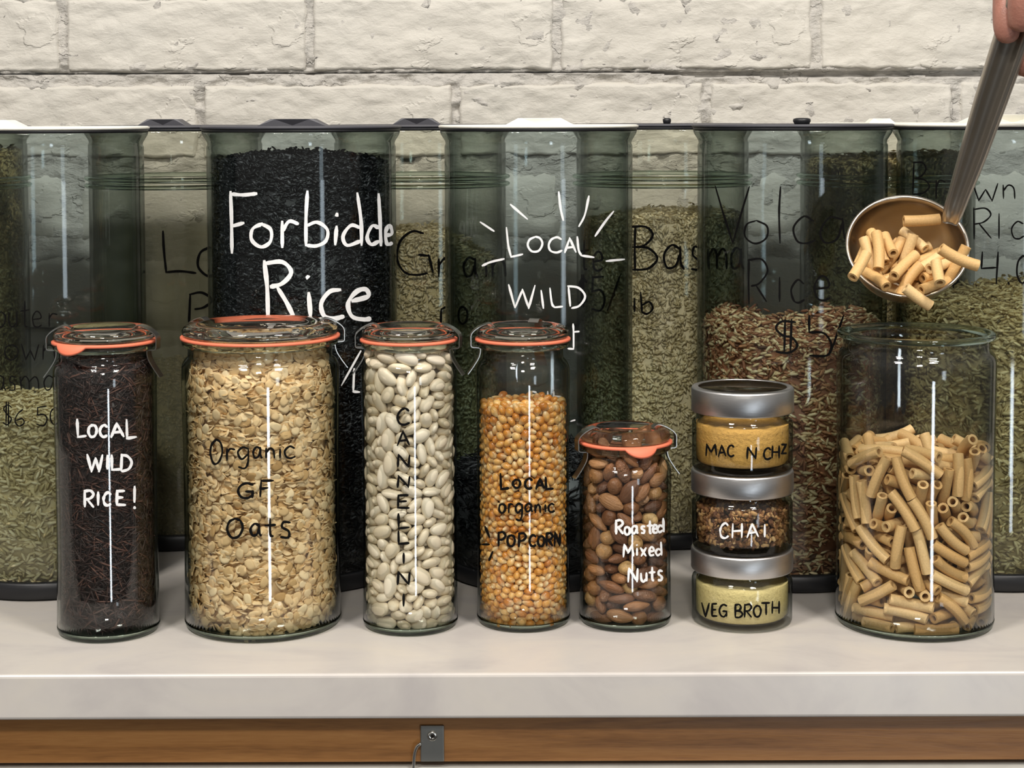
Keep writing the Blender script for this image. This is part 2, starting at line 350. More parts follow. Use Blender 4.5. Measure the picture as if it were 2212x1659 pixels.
def stonemat():
    m, nt, b = mk('white_quartz'); co = coord(nt, 'Object', (1, 1.8, 1))
    f = noise_(nt, 9, 6, .6, co, 1.0); g = noise_(nt, 120, 3, .5, co)
    c = ramp(nt, f, [(.30, s2l((190, 184, 181))), (.5, s2l((204, 198, 192))), (.72, s2l((210, 203, 193)))])
    nt.links.new(mixc(nt, math_(nt, 'MULTIPLY', g, .12), c, s2l((165, 160, 152))), b.inputs['Base Color'])
    b.inputs['Roughness'].default_value = .28; b.inputs['Specular IOR Level'].default_value = .5
    return m
M['stone'] = stonemat()
def woodmat():
    m, nt, b = mk('warm_wood'); co = coord(nt, 'Object', (1.0, 6, 14)); co2 = coord(nt, 'Object', (.7, 1, 1))
    f = noise_(nt, 5, 6, .6, co, .9); g = noise_(nt, 70, 3, .5, co); k = noise_(nt, 3.2, 2, .5, co2)
    c = ramp(nt, math_(nt, 'ADD', math_(nt, 'MULTIPLY', f, .75), math_(nt, 'MULTIPLY', g, .25)), [(.28, s2l((128, 84, 42))), (.5, s2l((178, 124, 68))), (.75, s2l((204, 150, 88)))])
    c = mixc(nt, k, mixc(nt, 1.0, c, (.62, .58, .55), 'MULTIPLY'), c)
    nt.links.new(c, b.inputs['Base Color']); b.inputs['Roughness'].default_value = .42; bump(nt, b, f, .0004); return m
M['wood'] = woodmat()
M['panel'] = plain('light_grey_panel', (190, 190, 184), .45)
M['gapshade'] = plain('dark_gap_shade', (38, 30, 26), .8)  # near-black colour stands in for shade inside the gap and screw slots
M['steelbr'] = plain('brushed_bracket_steel', (140, 138, 132), .42, .85)
M['chrome'] = plain('bright_steel', (225, 222, 216), .16, 1.0)
M['clip'] = plain('clip_spring_steel', (175, 172, 165), .28, 1.0)
M['alu'] = None
def alumat():
    m, nt, b = mk('brushed_aluminium'); b.inputs['Metallic'].default_value = 1; b.inputs['Roughness'].default_value = .36
    f = noise_(nt, 30, 3, .6, coord(nt, 'Object', (3, 3, 160))); nt.links.new(mixc(nt, f, s2l((182, 180, 180)), s2l((212, 210, 208))), b.inputs['Base Color'])
    b.inputs['Anisotropic'].default_value = .5; bump(nt, b, f, .00004); return m
M['alu'] = alumat()
M['gasket'] = plain('orange_rubber', (236, 124, 92), .6)
M['black'] = plain('black_plastic', (22, 23, 27), .45)
M['blacklid'] = plain('dark_lid_plastic', (70, 70, 76), .5)
M['whitelid'] = plain('white_lid_plastic', (246, 240, 228), .45)
M['whiteink'] = plain('white_paint_pen', (240, 240, 240), .7, spec=.2, nz=260)
M['blackink'] = plain('black_marker', (9, 8, 8), .8, spec=.12, nz=260)
M['jar'] = thin_glass('clear_jar_glass', (.98, .982, .974), (.19, .235, .205), 2.2)
M['lid'] = solid_glass('clear_lid_glass', (.93, .92, .88))
M['green'] = thin_glass('green_recycled_glass', (.815, .850, .848), (.15, .20, .195), 3.0, .8)
M['grey'] = thin_glass('grey_clear_glass', (.955, .96, .925), (.20, .22, .19), 2.6)
M['dusty'] = thin_glass('dusty_clear_glass', (.945, .95, .915), (.20, .22, .19), 2.6, 1.0, (.40, .262, s2l((120, 118, 96))))
M['basegl'] = solid_glass('thick_base_glass', (.86, .91, .87), ior=1.47)

# ------------------------------------------------------------------ the setting: wall, counter, cabinet
YW = 1.62
def zrow(py): return onY(1106, py, YW).z
def xcol(px): return (px-1106)*YW/F
mw = bpy.data.meshes.new('wall')
PITCHZ = 0.0785; zb_main = zrow(153)
jt = {0: [-392, 143, 672, 1204, 1760, 2300], 1: [-110, 435, 985, 1525, 2062, 2600]}
nx = 560; X0, X1 = -.85, .85; zl = [-.02+.005*i for i in range(75)]; zl = [z for z in zl if z < .352]+[.354+.0012*i for i in range(42)]+[.406+.005*i for i in range(44)]
V = []; nz = len(zl)-1
for z in zl:
    cc = math.floor((z-zb_main)/PITCHZ)+1; dz = zb_main+cc*PITCHZ-z      # distance below the brick bottom above
    for i in range(nx+1):
        x = X0+(X1-X0)*i/nx
        gap = .0012+.0012*noise.noise(Vector((x*30, z*8, 4)))+(.0058*max(0, min(1, (x-xcol(1400))/.05)) if cc == 0 else 0)*(.8+.4*noise.noise(Vector((x*12, 0, 9))))
        y = YW-.0012-.0050*noise.fractal(Vector((x*60, 3, z*75)), 1.0, 2.0, 5)-.002*abs(noise.noise(Vector((x*160, z*160, 2))))
        if 0 <= dz < gap+.0008: y += .010
        V.append((x, y, z))
mw.from_pydata(V, [], [(j*(nx+1)+i, j*(nx+1)+i+1, (j+1)*(nx+1)+i+1, (j+1)*(nx+1)+i) for j in range(nz) for i in range(nx)])
wall = tag(link('wall_back', mw, M['mortar']), 'white painted brick wall behind the jars', None, None, 'structure')
bi = 0
for c in range(-5, 3):
    z0 = zb_main+c*PITCHZ; z1 = z0+PITCHZ-.0118
    js = jt[c % 2] if c in (0, -1) else [p+((c*37) % 60)-30 for p in jt[c % 2]]
    for a, b_ in zip(js[:-1], js[1:]):
        x0, x1 = xcol(a)+.0032, xcol(b_)-.0032; fine = c >= -1
        n_, k_ = (90, 26) if fine else (20, 6); V = []; Fc = []
        xm, zm = (x0+x1)/2, (z0+z1)/2; s = random.random()*50; ty = random.uniform(-.0015, .0015)
        for j in range(k_+1):
            for i in range(n_+1):
                u = -1+2*i/n_; v = -1+2*j/k_
                u2 = math.copysign(abs(u)**.82, u); v2 = math.copysign(abs(v)**.8, v)
                hx, hz = (x1-x0)/2, (z1-z0)/2
                e = min((1-abs(u2))*hx, (1-abs(v2))*hz)
                p = Vector((u2*hx*9+s, 0, v2*hz*9))
                wob = .0016*noise.noise(Vector((u2*hx*70+s, 1, v2*hz*70)))+.0014*noise.noise(Vector((u2*hx*22+s, 5, v2*hz*22)))
                dpt = .007*max(0, 1-e/.0020)**2
                yy = -.004+ty-.0022*noise.fractal(Vector((u2*hx*24+s, 0, v2*hz*40)), 1, 2, 5)-.0012*abs(noise.noise(Vector((u2*hx*75, s, v2*hz*110))))+dpt
                on = 1 if e < 1e-6 else 0
                V.append((u2*hx+(wob if abs(u2) > .9 else wob*.4), yy, v2*hz+(wob*1.1 if abs(v2) > .75 else wob*.3)))
        for j in range(k_):
            for i in range(n_): q = j*(n_+1)+i; Fc.append((q, q+1, q+n_+2, q+n_+1))
        # side skirt running back into the mortar
        loop = [i for i in range(n_+1)]+[j*(n_+1)+n_ for j in range(1, k_+1)]+[k_*(n_+1)+i for i in range(n_-1, -1, -1)]+[j*(n_+1) for j in range(k_-1, 0, -1)]
        bq = len(V); V += [(V[t][0], .022, V[t][2]) for t in loop]; m_ = len(loop)
        for t in range(m_): Fc.append((loop[(t+1) % m_], loop[t], bq+t, bq+(t+1) % m_))
        me = bpy.data.meshes.new('brick'); me.from_pydata(V, [], Fc)
        o = link('brick', me, M['brick'], wall); o.location = (xm, YW, zm); bi += 1

YF = onZ(1106, 1455).y    # front edge of the counter
zc = onY(1106, 1553, YF).z
me = box_me(-.95, .95, YF, YW+.0, zc, 0, .0022, 3)
tag(link('countertop', me, M['stone'], smooth=False), 'long pale quartz countertop carrying all the jars', 'countertop')
cab = empty('base_cabinet', (0, YF+.02, zc-.15), 'wooden cabinet front under the pale countertop, steel bracket on its rail', 'cabinet')
def rel(o, p): o.location = -Vector(p.location); return o
zr0 = onY(1106, 1645, YF+.018).z; 
rel(link('rail', box_me(-.95, .95, YF+.018, YF+.04, zr0, zc-.0003, .0006), M['wood'], cab, False), cab)
rel(tag(link('gap_shade_strip', box_me(-.95, .95, YF+.028, YF+.06, zr0-.02, zr0, 0), M['gapshade'], cab, False), 'dark gap below the rail'), cab)
rel(link('drawer_front', box_me(-.95, .95, YF+.012, YF+.03, zr0-.16, zr0-.0032, .001), M['panel'], cab, False), cab)
rel(link('cabinet_body', box_me(-.95, .95, YF+.06, YW-.01, zr0-.16, zc-.0003, 0), M['gapshade'], cab, False), cab)
yb = YF+.018
p0 = onY(908, 1565, yb); p1 = onY(960, 1643, yb)
br = rel(link('bracket', box_me(p0.x, p1.x, yb-.0022, yb, p1.z, p0.z, .0007), M['steelbr'], cab, False), cab)
pc = onY(934, 1590, yb-.0022)
sc_ = link('screw', lathe([(0, 0), (.0034, 0), (.0030, .0007), (.0012, .0011), (.0009, .0002), (0, .0001)], 20, False), M['chrome'], br); sc_.location = pc; sc_.rotation_euler = (PI/2, 0, 0)
for a in (.3, .3+PI/2):
    cr = link('slot', box_me(-.0016, .0016, -.0003, .0003, .0002, .0012), M['gapshade'], br, False); cr.location = pc; cr.rotation_euler = (PI/2, a, 0)
pts = [Vector(onY(x, y, yb-.004)) for x, y in ((909, 1606), (901, 1612), (896, 1625), (894, 1645), (894, 1675), (900, 1700))]
def tube_me(P, r, n=8, caps=True):
    V, Fc = [], []; 
    for i, p in enumerate(P):
        d = (P[min(i+1, len(P)-1)]-P[max(i-1, 0)]).normalized(); a = d.cross(Vector((0, 1, .3))).normalized(); b = d.cross(a)
        rr = r[i] if isinstance(r, list) else r
        V += [tuple(p+(a*math.cos(2*PI*k/n)+b*math.sin(2*PI*k/n))*rr) for k in range(n)]
    for i in range(len(P)-1):
        for k in range(n): Fc.append((i*n+k, i*n+(k+1) % n, (i+1)*n+(k+1) % n, (i+1)*n+k))
    if caps: Fc += [tuple(range(n))[::-1], tuple(range((len(P)-1)*n, len(P)*n))]
    me = bpy.data.meshes.new('tube'); me.from_pydata(V, [], Fc); return me
rel(tag(link('pull_handle', tube_me(catmull(pts, 5), .0011), M['chrome'], cab), 'bright bent wire at the side of the bracket'), cab)

# ------------------------------------------------------------------ tall rear containers
def base_center(px, py_bottom_front, R):
    """centre of a round thing from its lowest visible base row"""
    g = onZ(px, py_bottom_front); d = math.hypot(g.x, g.y); k = (d+R)/d; return g.x*k, g.y*k
RC = .0716
def handle_me(w, h, d):
    # lozenge grip moulded on the lid with a scooped face
    V = []
    for y, s in ((-d/2, 1), (d/2, 1)):
        V += [(-w/2, y, 0), (-w*.30, y*.8, h), (w*.30, y*.8, h), (w/2, y, 0)]
    V += [(-w*.24, -d*.40, h*.95), (w*.24, -d*.40, h*.95), (0, -d*.30, h*.15)]
    Fc = [(4, 5, 6, 7)[::-1], (1, 2, 6, 5), (0, 1, 5, 4), (2, 3, 7, 6), (0, 3, 10), (0, 10, 8, 1), (3, 2, 9, 10), (1, 8, 9, 2), (8, 10, 9)]
    me = bpy.data.meshes.new('grip'); me.from_pydata(V, [], Fc)
    bm = bmesh.new(); bm.from_mesh(me); bmesh.ops.recalc_face_normals(bm, faces=bm.faces); bm.to_mesh(me); bm.free(); return me
def container(name, cx, cy, glass, lidm, label, grip=(.052, .0055, .03), back=False, knob=None, gx=0.0, dz=0.0):
    t = empty(name, (cx, cy, 0), label, 'canister', None)
    R = RC
    base = link('base', lathe([(0, .0005), (R-.002, .0005), (R+.0008, .002), (R+.0012, .012), (R-.0005, .0135), (R-.004, .0135), (R-.004, .006), (0, .006)], 72), M['black'], t)
    zt = .3385+dz
    prof = [(0, .0062), (R-.008, .0062), (R-.0045, .0080), (R-.0003, .0140)]
    if back:
        prof += [(R, .03), (R, .30)]
    else: prof += [(R, .03), (R, .17), (R, .30)]
    prof += [(R, zt-.0115), (R-.0008, zt-.0095), (R-.0004, zt-.0075), (R+.0030, zt-.0020), (R+.0032, zt), (R-.0005, zt)]
    prof += [(R-.0035, zt-.007), (R-.0034, zt-.012), (R-.0032, .28), (R-.0032, .1), (R-.0032, .016), (R-.010, .0095), (0, .0095)]
    link('glass_body', lathe(prof, 96), glass, t)
    if back:
        for z in (.2935, .2995):
            link('moulded_ring', lathe([(R+.0002+.0034*max(0, math.sin(a)), z-.0020*math.cos(a)) for a in np.linspace(0, PI, 8)], 96), M['basegl'], t)
    link('gasket', lathe([(R-.006, zt), (R+.0034, zt), (R+.0036, zt+.0022), (R-.006, zt+.0022)], 72), M['black'], t)
    lid = link('lid', lathe([(0, zt+.0022), (R+.0036, zt+.0022), (R+.0046, zt+.0028), (R+.0046, zt+.0040), (R+.003, zt+.0046), (R-.006, zt+.0046), (R-.010, zt+.0040), (0, zt+.0040)], 72), lidm, t)
    if grip:
        g = link('grip', handle_me(*grip), lidm, lid, False); g.location = (gx, -.045, zt+.0042)
    if knob:
        g = link('knob', lathe([(0, 0), (knob[0]*.8, 0), (knob[0], knob[1]*.55), (knob[0]*.95, knob[1]*.85), (knob[0]*.6, knob[1]), (0, knob[1])], 24), M['black'], lid); g.location = (gx, -.045, zt+.0042)
    return t
RI = RC-.0034
FR = []   # front row centres
fx = {'left': (108, 1298), 'forb': (655, 1287), 'local': (1164, 1284), 'volc': (1709, 1283), 'brown': (2140, 1280)}
cen = {k: base_center(px, py, RC) for k, (px, py) in fx.items()}
for k, (px, _) in fx.items():   # centre column measured halfway up
    cx, cy = cen[k]; cen[k] = (onY(px, 700, cy).x, cy)
bk = {'long': (385, 1192), 'grain': (910, 1190), 'bas': (1430, 1190), 'plain': (1914, 1190), 'edge': (-125, 1194)}
bcen = {}
for k, (px, py) in bk.items():
    cx, cy = base_center(px, py, RC); bcen[k] = (onY(px, 700, cy).x, cy)
c_left = container('grain_canister', *cen['left'], M['green'], M['whitelid'], 'green glass canister with white lid at the left edge, half full of tan rice', gx=-.03)
c_forb = container('grain_canister', *cen['forb'], M['green'], M['blacklid'], 'green glass canister with dark lid, full of black rice, lettered Forbidden Rice')
c_loc = container('grain_canister', *cen['local'], M['green'], M['whitelid'], 'green glass canister with white lid, white lettering LOCAL WILD with rays')
c_vol = container('grain_canister', *cen['volc'], M['green'], M['blacklid'], 'green glass canister with dark lid lettered Volcano Rice, reddish rice inside', grip=None, knob=(.0066, .0050))
c_bro = container('grain_canister', *cen['brown'], M['green'], M['whitelid'], 'green glass canister with white lid lettered Brown Rice at the right edge, behind the ladle', grip=(.075, .007, .03))
b_lon = container('rear_canister', *bcen['long'], M['dusty'], M['blacklid'], 'dusty clear canister in the rear row lettered Lo, left of the black rice', grip=(.04, .0055, .03), back=True)
b_gra = container('rear_canister', *bcen['grain'], M['grey'], M['blacklid'], 'clear rear row canister lettered Grain, right of the black rice', grip=(.04, .0055, .03), back=True)
b_bas = container('rear_canister', *bcen['bas'], M['grey'], M['blacklid'], 'clear rear row canister lettered Basmati $5/lb, between the LOCAL WILD and Volcano canisters', grip=None, knob=(.0034, .0050), back=True)
b_pla = container('rear_canister', *bcen['plain'], M['grey'], M['whitelid'], 'clear rear row canister of rice glimpsed between the Volcano and Brown Rice canisters', grip=(.022, .004, .02), back=True, gx=-.016)

b_edg = container('rear_canister', *bcen['edge'], M['grey'], M['blacklid'], 'clear rear row canister of tan rice seen through the leftmost green canister', grip=None, back=True)
# rice in them
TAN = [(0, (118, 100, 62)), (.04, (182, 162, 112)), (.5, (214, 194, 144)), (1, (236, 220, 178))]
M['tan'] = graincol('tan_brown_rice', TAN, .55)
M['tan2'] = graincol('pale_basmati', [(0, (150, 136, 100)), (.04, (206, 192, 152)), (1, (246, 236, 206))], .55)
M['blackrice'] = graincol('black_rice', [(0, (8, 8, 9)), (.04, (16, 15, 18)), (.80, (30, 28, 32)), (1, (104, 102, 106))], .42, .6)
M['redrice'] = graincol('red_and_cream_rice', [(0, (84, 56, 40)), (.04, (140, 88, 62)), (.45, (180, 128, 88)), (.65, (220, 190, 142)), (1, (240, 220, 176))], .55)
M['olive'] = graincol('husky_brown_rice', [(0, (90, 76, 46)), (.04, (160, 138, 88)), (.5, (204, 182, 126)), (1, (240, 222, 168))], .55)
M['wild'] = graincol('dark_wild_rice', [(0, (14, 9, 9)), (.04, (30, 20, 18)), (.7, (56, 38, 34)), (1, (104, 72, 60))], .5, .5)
def ztop(py, cy, R, px=1106): return onY(px, py, cy-R).z
def st(o, label, cat='rice'): return tag(o, label, cat, None, 'stuff')
z = ztop(912, cen['left'][1], RC)
st(grain_fill('tan_rice', *cen['left'], RI, .0105, lambda x, y: z+.10*(y+RI)*.35+.002*math.sin(x*90), .0078, .0024, 2.3, M['tan']), 'tan brown rice filling the lower half of the leftmost green canister')
zf = ztop(362, cen['forb'][1], RC); zf2 = ztop(336, cen['forb'][1]-.02, 0)
st(grain_fill('black_rice', *cen['forb'], RI, .0105, lambda x, y: zf+(zf2-zf)*max(0, 1-((x+.004)/RI)**2)*(1-.2*(y/RI)), .0052, .0018, 2.6, M['blackrice'], front=.62), 'black rice heaped inside the canister lettered Forbidden Rice')
zl = ztop(1030, cen['local'][1], RC)
st(grain_fill('wild_rice', *cen['local'], RI, .0105, lambda x, y: zl+.12*x+.01*y, .010, .0016, 1.5, M['blackrice']), 'dark wild rice in the bottom of the LOCAL WILD canister')
zv = ztop(758, cen['volc'][1], RC)
st(grain_fill('red_rice', *cen['volc'], RI, .0105, lambda x, y: zv+.006*math.cos((x+.05)*60)+.11*(y+RI)+.0015*math.sin(x*240), .0080, .0025, 2.4, M['redrice']), 'reddish brown and cream rice in the canister lettered Volcano Rice')
zb = ztop(690, cen['brown'][1], RC)
st(grain_fill('brown_rice', *cen['brown'], RI, .0105, lambda x, y: zb-.006*math.cos((x+.01)*45)+.12*(y+RI), .0078, .0025, 2.4, M['olive']), 'olive brown rice in the canister lettered Brown Rice')
zz = ztop(832, bcen['long'][1], RC)
st(grain_fill('tan_rice', *bcen['long'], RI, .0105, lambda x, y: zz+.05*y, .0068, .0024, 2.8, M['tan'], horiz=1.0, oct_=True), 'tan rice in the lower part of the dusty rear canister')
zg = ztop(522, bcen['grain'][1], RC)
st(grain_fill('pale_rice', *bcen['grain'], RI, .0105, lambda x, y: zg-.45*max(0, x-.012)+.05*y, .0066, .0023, 3.2, M['tan2'], horiz=1.2, oct_=True), 'pale rice in the rear canister lettered Grain, its surface sloping down to the right')
zs = ztop(478, bcen['bas'][1], RC)
st(grain_fill('pale_rice', *bcen['bas'], RI, .0105, lambda x, y: zs+.10*min(0, x)+.03*y, .0066, .0023, 3.2, M['tan2'], horiz=1.2, oct_=True), 'pale basmati rice nearly filling the rear canister lettered Basmati')
st(grain_fill('tan_rice', *bcen['edge'], RI, .0105, lambda x, y: .318+.05*x, .0068, .0024, 2.8, M['tan'], horiz=1.0, oct_=True), 'tan rice filling the rear canister behind the leftmost green canister')
zp = ztop(352, bcen['plain'][1], RC)
st(grain_fill('tan_rice', *bcen['plain'], RI, .0105, lambda x, y: zp+.05*x, .0068, .0024, 2.8, M['tan'], horiz=1.0, oct_=True), 'tan rice filling the rear canister between Volcano and Brown Rice')
# a folded paper tag lying on the Volcano rice
def paper(p, w, h, rz):
    bm = bmesh.new(); bmesh.ops.create_grid(bm, x_segments=10, y_segments=6, size=.5)
    for v in bm.verts: v.co = Vector((v.co.x*w, v.co.y*h, .0015*math.sin(v.co.x*5+v.co.y*4)))
    g = bmesh.ops.extrude_face_region(bm, geom=list(bm.faces))
    for v in g['geom']:
        if isinstance(v, bmesh.types.BMVert): v.co.z += .0005
    me = bpy.data.meshes.new('paper'); bm.to_mesh(me); bm.free(); return me

# lettering on the containers
def cyl(o): return o.location.x, o.location.y
RL = RC+.0004
def W_(o, txt, items, w, mat, R=RL): return lettering(o, 'lettering', items, *cyl(o), R, w, mat, txt)
W_(c_forb, 'white hand lettering Forbidden', [('*', [(498, 415), (500, 470), (501, 548)]), ('*', [(500, 419), (525, 421), (556, 418)]), ('*', [(500, 489), (528, 481)]),
  ('o', 541, 484, 589, 534), ('r', 606, 476, 646, 536), ('*', [(664, 414), (661, 470), (661, 532)]), ('*', [(662, 488), (685, 480), (707, 496), (704, 520), (684, 531), (662, 530)]),
  ('*', [(727, 490), (724, 530)]), ('*', [(728, 462), (727, 468)]), ('*', [(772, 418), (780, 478), (781, 531)]), ('*', [(778, 492), (758, 487), (741, 510), (750, 530), (780, 520)]),
  ('*', [(818, 420), (821, 478), (823, 532)]), ('*', [(818, 492), (804, 488), (793, 512), (802, 528), (820, 520)]), ('e', 832, 488, 848, 528)], 9, M['whiteink'])
W_(c_forb, 'white hand lettering Rice', [('*', [(571, 565), (577, 620), (579, 688)]), ('*', [(572, 569), (610, 566), (629, 588), (610, 612), (583, 620)]), ('*', [(600, 622), (620, 655), (637, 690)]),
  ('*', [(664, 598), (667, 601)]), ('*', [(667, 634), (671, 686)]), ('*', [(734, 626), (712, 630), (694, 655), (700, 682), (722, 688), (744, 683)]),
  ('*', [(762, 650), (795, 640), (790, 625), (770, 630), (752, 655), (760, 683), (785, 690), (802, 688)])], 11, M['whiteink'])
W_(c_forb, 'white slash and L of a price', [('*', [(738, 832), (780, 757)]), ('*', [(765, 797), (763, 846)]), ('*', [(763, 846), (778, 847)])], 6, M['whiteink'])
W_(c_loc, 'white hand lettering LOCAL with rays', [('*', [(1094, 492), (1098, 530), (1104, 555)]), ('*', [(1104, 555), (1130, 549)]), ('O', 1140, 511, 1171, 544), ('C', 1185, 512, 1215, 545),
  ('A', 1220, 514, 1244, 545), ('*', [(1247, 512), (1250, 540), (1256, 552)]), ('*', [(1256, 552), (1284, 556)]),
  ('*', [(1207, 415), (1211, 450), (1217, 477)]), ('*', [(1272, 424), (1263, 465), (1250, 490)]), ('*', [(1325, 457), (1308, 478), (1285, 511)]), ('*', [(1310, 564), (1350, 560)]),
  ('*', [(1042, 574), (1060, 566), (1090, 559)]), ('*', [(1038, 480), (1068, 500)]), ('*', [(1103, 442), (1140, 474)])], 5.5, M['whiteink'])
W_(c_loc, 'white hand lettering WILD', [('W', 1098, 616, 1155, 665), ('*', [(1169, 628), (1174, 667)]), ('*', [(1188, 623), (1192, 655), (1198, 664)]), ('*', [(1198, 664), (1216, 662)]), ('*', [(1228, 620), (1232, 662)]), ('*', [(1227, 618), (1250, 622), (1264, 640), (1252, 660), (1234, 666)])], 5.5, M['whiteink'])
W_(c_loc, 'white remains of lettering and price', [('*', [(1238, 700), (1239, 720), (1239, 754)]), ('*', [(1239, 717), (1252, 716)]), ('*', [(1239, 754), (1226, 753)]), ('*', [(1233, 910), (1243, 907)]),
  ('S', 1142, 846, 1160, 864), ('*', [(1168, 870), (1142, 876)]), ('*', [(1183, 846), (1184, 868)]), ('*', [(1196, 846), (1196, 868)]), ('*', [(1196, 856), (1212, 858), (1210, 869), (1196, 868)])], 4.5, M['whiteink'])
W_(c_vol, 'black hand lettering Volcano', [('*', [(1545, 402), (1562, 460), (1583, 525)]), ('*', [(1583, 525), (1600, 465), (1619, 402)]), ('o', 1608, 476, 1660, 526), ('*', [(1686, 404), (1683, 460), (1685, 526)]),
  ('c', 1712, 468, 1762, 526), ('*', [(1818, 474), (1792, 470), (1772, 500), (1782, 524), (1808, 516), (1820, 480)]), ('*', [(1820, 472), (1824, 510), (1834, 526)]), ('n', 1846, 470, 1880, 524)], 5, M['blackink'])
W_(c_vol, 'black hand lettering Rice', [('*', [(1618, 560), (1617, 610), (1618, 658)]), ('*', [(1616, 562), (1645, 560), (1658, 585), (1640, 612), (1622, 618)]), ('*', [(1634, 618), (1656, 652)]),
  ('*', [(1684, 600), (1684, 652)]), ('c', 1708, 604, 1738, 654), ('e', 1758, 598, 1794, 648)], 5, M['blackink'])
W_(c_vol, 'black hand lettered price', [('*', [(1718, 696), (1690, 694), (1676, 708), (1690, 724), (1712, 730), (1722, 748), (1704, 762), (1676, 760)]), ('*', [(1696, 690), (1694, 762)]), ('*', [(1710, 690), (1707, 762)]),
  ('*', [(1748, 682), (1748, 718)]), ('*', [(1748, 718), (1780, 720), (1796, 745), (1786, 768), (1748, 768)]), ('*', [(1822, 682), (1795, 760)])], 6, M['blackink'])
W_(c_bro, 'black hand lettering Brown', [('B', 1972, 350, 2008, 420), ('r', 2020, 388, 2042, 430), ('o', 2055, 390, 2090, 430), ('w', 2101, 396, 2156, 434), ('n', 2166, 398, 2194, 430), ], 4, M['blackink'])
W_(c_bro, 'black hand lettering Rice', [('R', 2102, 450, 2142, 516), ('*', [(2158, 462), (2158, 516)]), ('c', 2184, 478, 2212, 516)], 4, M['blackink'])
W_(c_bro, 'black hand lettered price $4.00', [('$', 2040, 566, 2072, 622), ('*', [(2122, 545), (2120, 580)]), ('*', [(2120, 580), (2152, 578)]), ('*', [(2156, 545), (2152, 614)]), ('*', [(2178, 610), (2180, 615)]), ('0', 2196, 552, 2224, 612)], 5, M['blackink'])
W_(c_left, 'faint black hand lettering outer', word('oute', -8, 650, 90, 706)+[('r', 104, 676, 124, 706)], 3.6, M['blackink'])
W_(c_left, 'faint black hand lettering Brown', [('o', 10, 744, 40, 778), ('w', 46, 744, 84, 778), ('n', 92, 744, 120, 778)], 3.4, M['blackink'])
W_(c_left, 'faint black hand lettering Basmati', [('a', -10, 812, 12, 844), ('s', 18, 812, 36, 844), ('m', 44, 812, 84, 842), ('a', 94, 812, 120, 844)], 3.4, M['blackink'])
W_(c_left, 'black hand lettered price $6.50', [('$', 6, 868, 26, 922), ('6', 32, 884, 54, 920), ('.', 58, 904, 64, 912), ('5', 78, 878, 102, 920), ('0', 108, 880, 130, 918)], 3.6, M['blackink'])
W_(b_lon, 'black hand lettering Lo', [('*', [(352, 500), (354, 540), (359, 588)]), ('*', [(359, 588), (390, 586), (424, 590)]), ('o', 426, 534, 480, 596)], 6.5, M['blackink'])
W_(b_lon, 'black hand lettering B', [('*', [(411, 636), (408, 700)]), ('*', [(410, 636), (436, 632), (458, 648), (440, 664), (420, 668)])], 6, M['blackink'])
W_(b_gra, 'black hand lettering Grain', [('*', [(914, 504), (890, 500), (864, 522), (858, 560), (874, 588), (900, 594), (924, 590)]), ('*', [(905, 550), (928, 553)]), ('*', [(926, 551), (936, 590)]), ('*', [(948, 560), (948, 598)]), ('*', [(948, 574), (958, 560), (968, 556)]),
  ('a', 1000, 556, 1032, 600), ('*', [(1050, 562), (1050, 598)]), ('n', 1062, 558, 1094, 598)], 6, M['blackink'])
W_(b_gra, 'black hand lettered lb', [('*', [(953, 668), (952, 702)]), ('*', [(953, 668), (966, 662)]), ('o', 990, 662, 1010, 700)], 5.5, M['blackink'])
W_(b_bas, 'black hand lettering White Basmati', [('*', [(1372, 492), (1371, 540), (1372, 584)]), ('*', [(1364, 490), (1395, 490), (1410, 508), (1392, 530), (1368, 534)]), ('*', [(1368, 534), (1400, 536), (1420, 558), (1400, 580), (1366, 583)]),
  ('a', 1432, 530, 1478, 582), ('s', 1492, 532, 1514, 584), ('m', 1530, 535, 1570, 582), ('a', 1578, 535, 1606, 582)], 6, M['blackink'])
W_(b_bas, 'black hand lettering te', [('t', 1252, 520, 1272, 582), ('e', 1280, 544, 1302, 584)], 5.5, M['blackink'])
W_(b_bas, 'black hand lettered price $5/lb', [('$', 1250, 594, 1268, 664), ('5', 1276, 596, 1306, 672), ('*', [(1340, 594), (1312, 672)]), ('*', [(1370, 645), (1371, 674)]), ('*', [(1384, 632), (1387, 676)]), ('*', [(1386, 660), (1402, 652), (1410, 666), (1398, 678), (1386, 674)])], 5.5, M['blackink'])

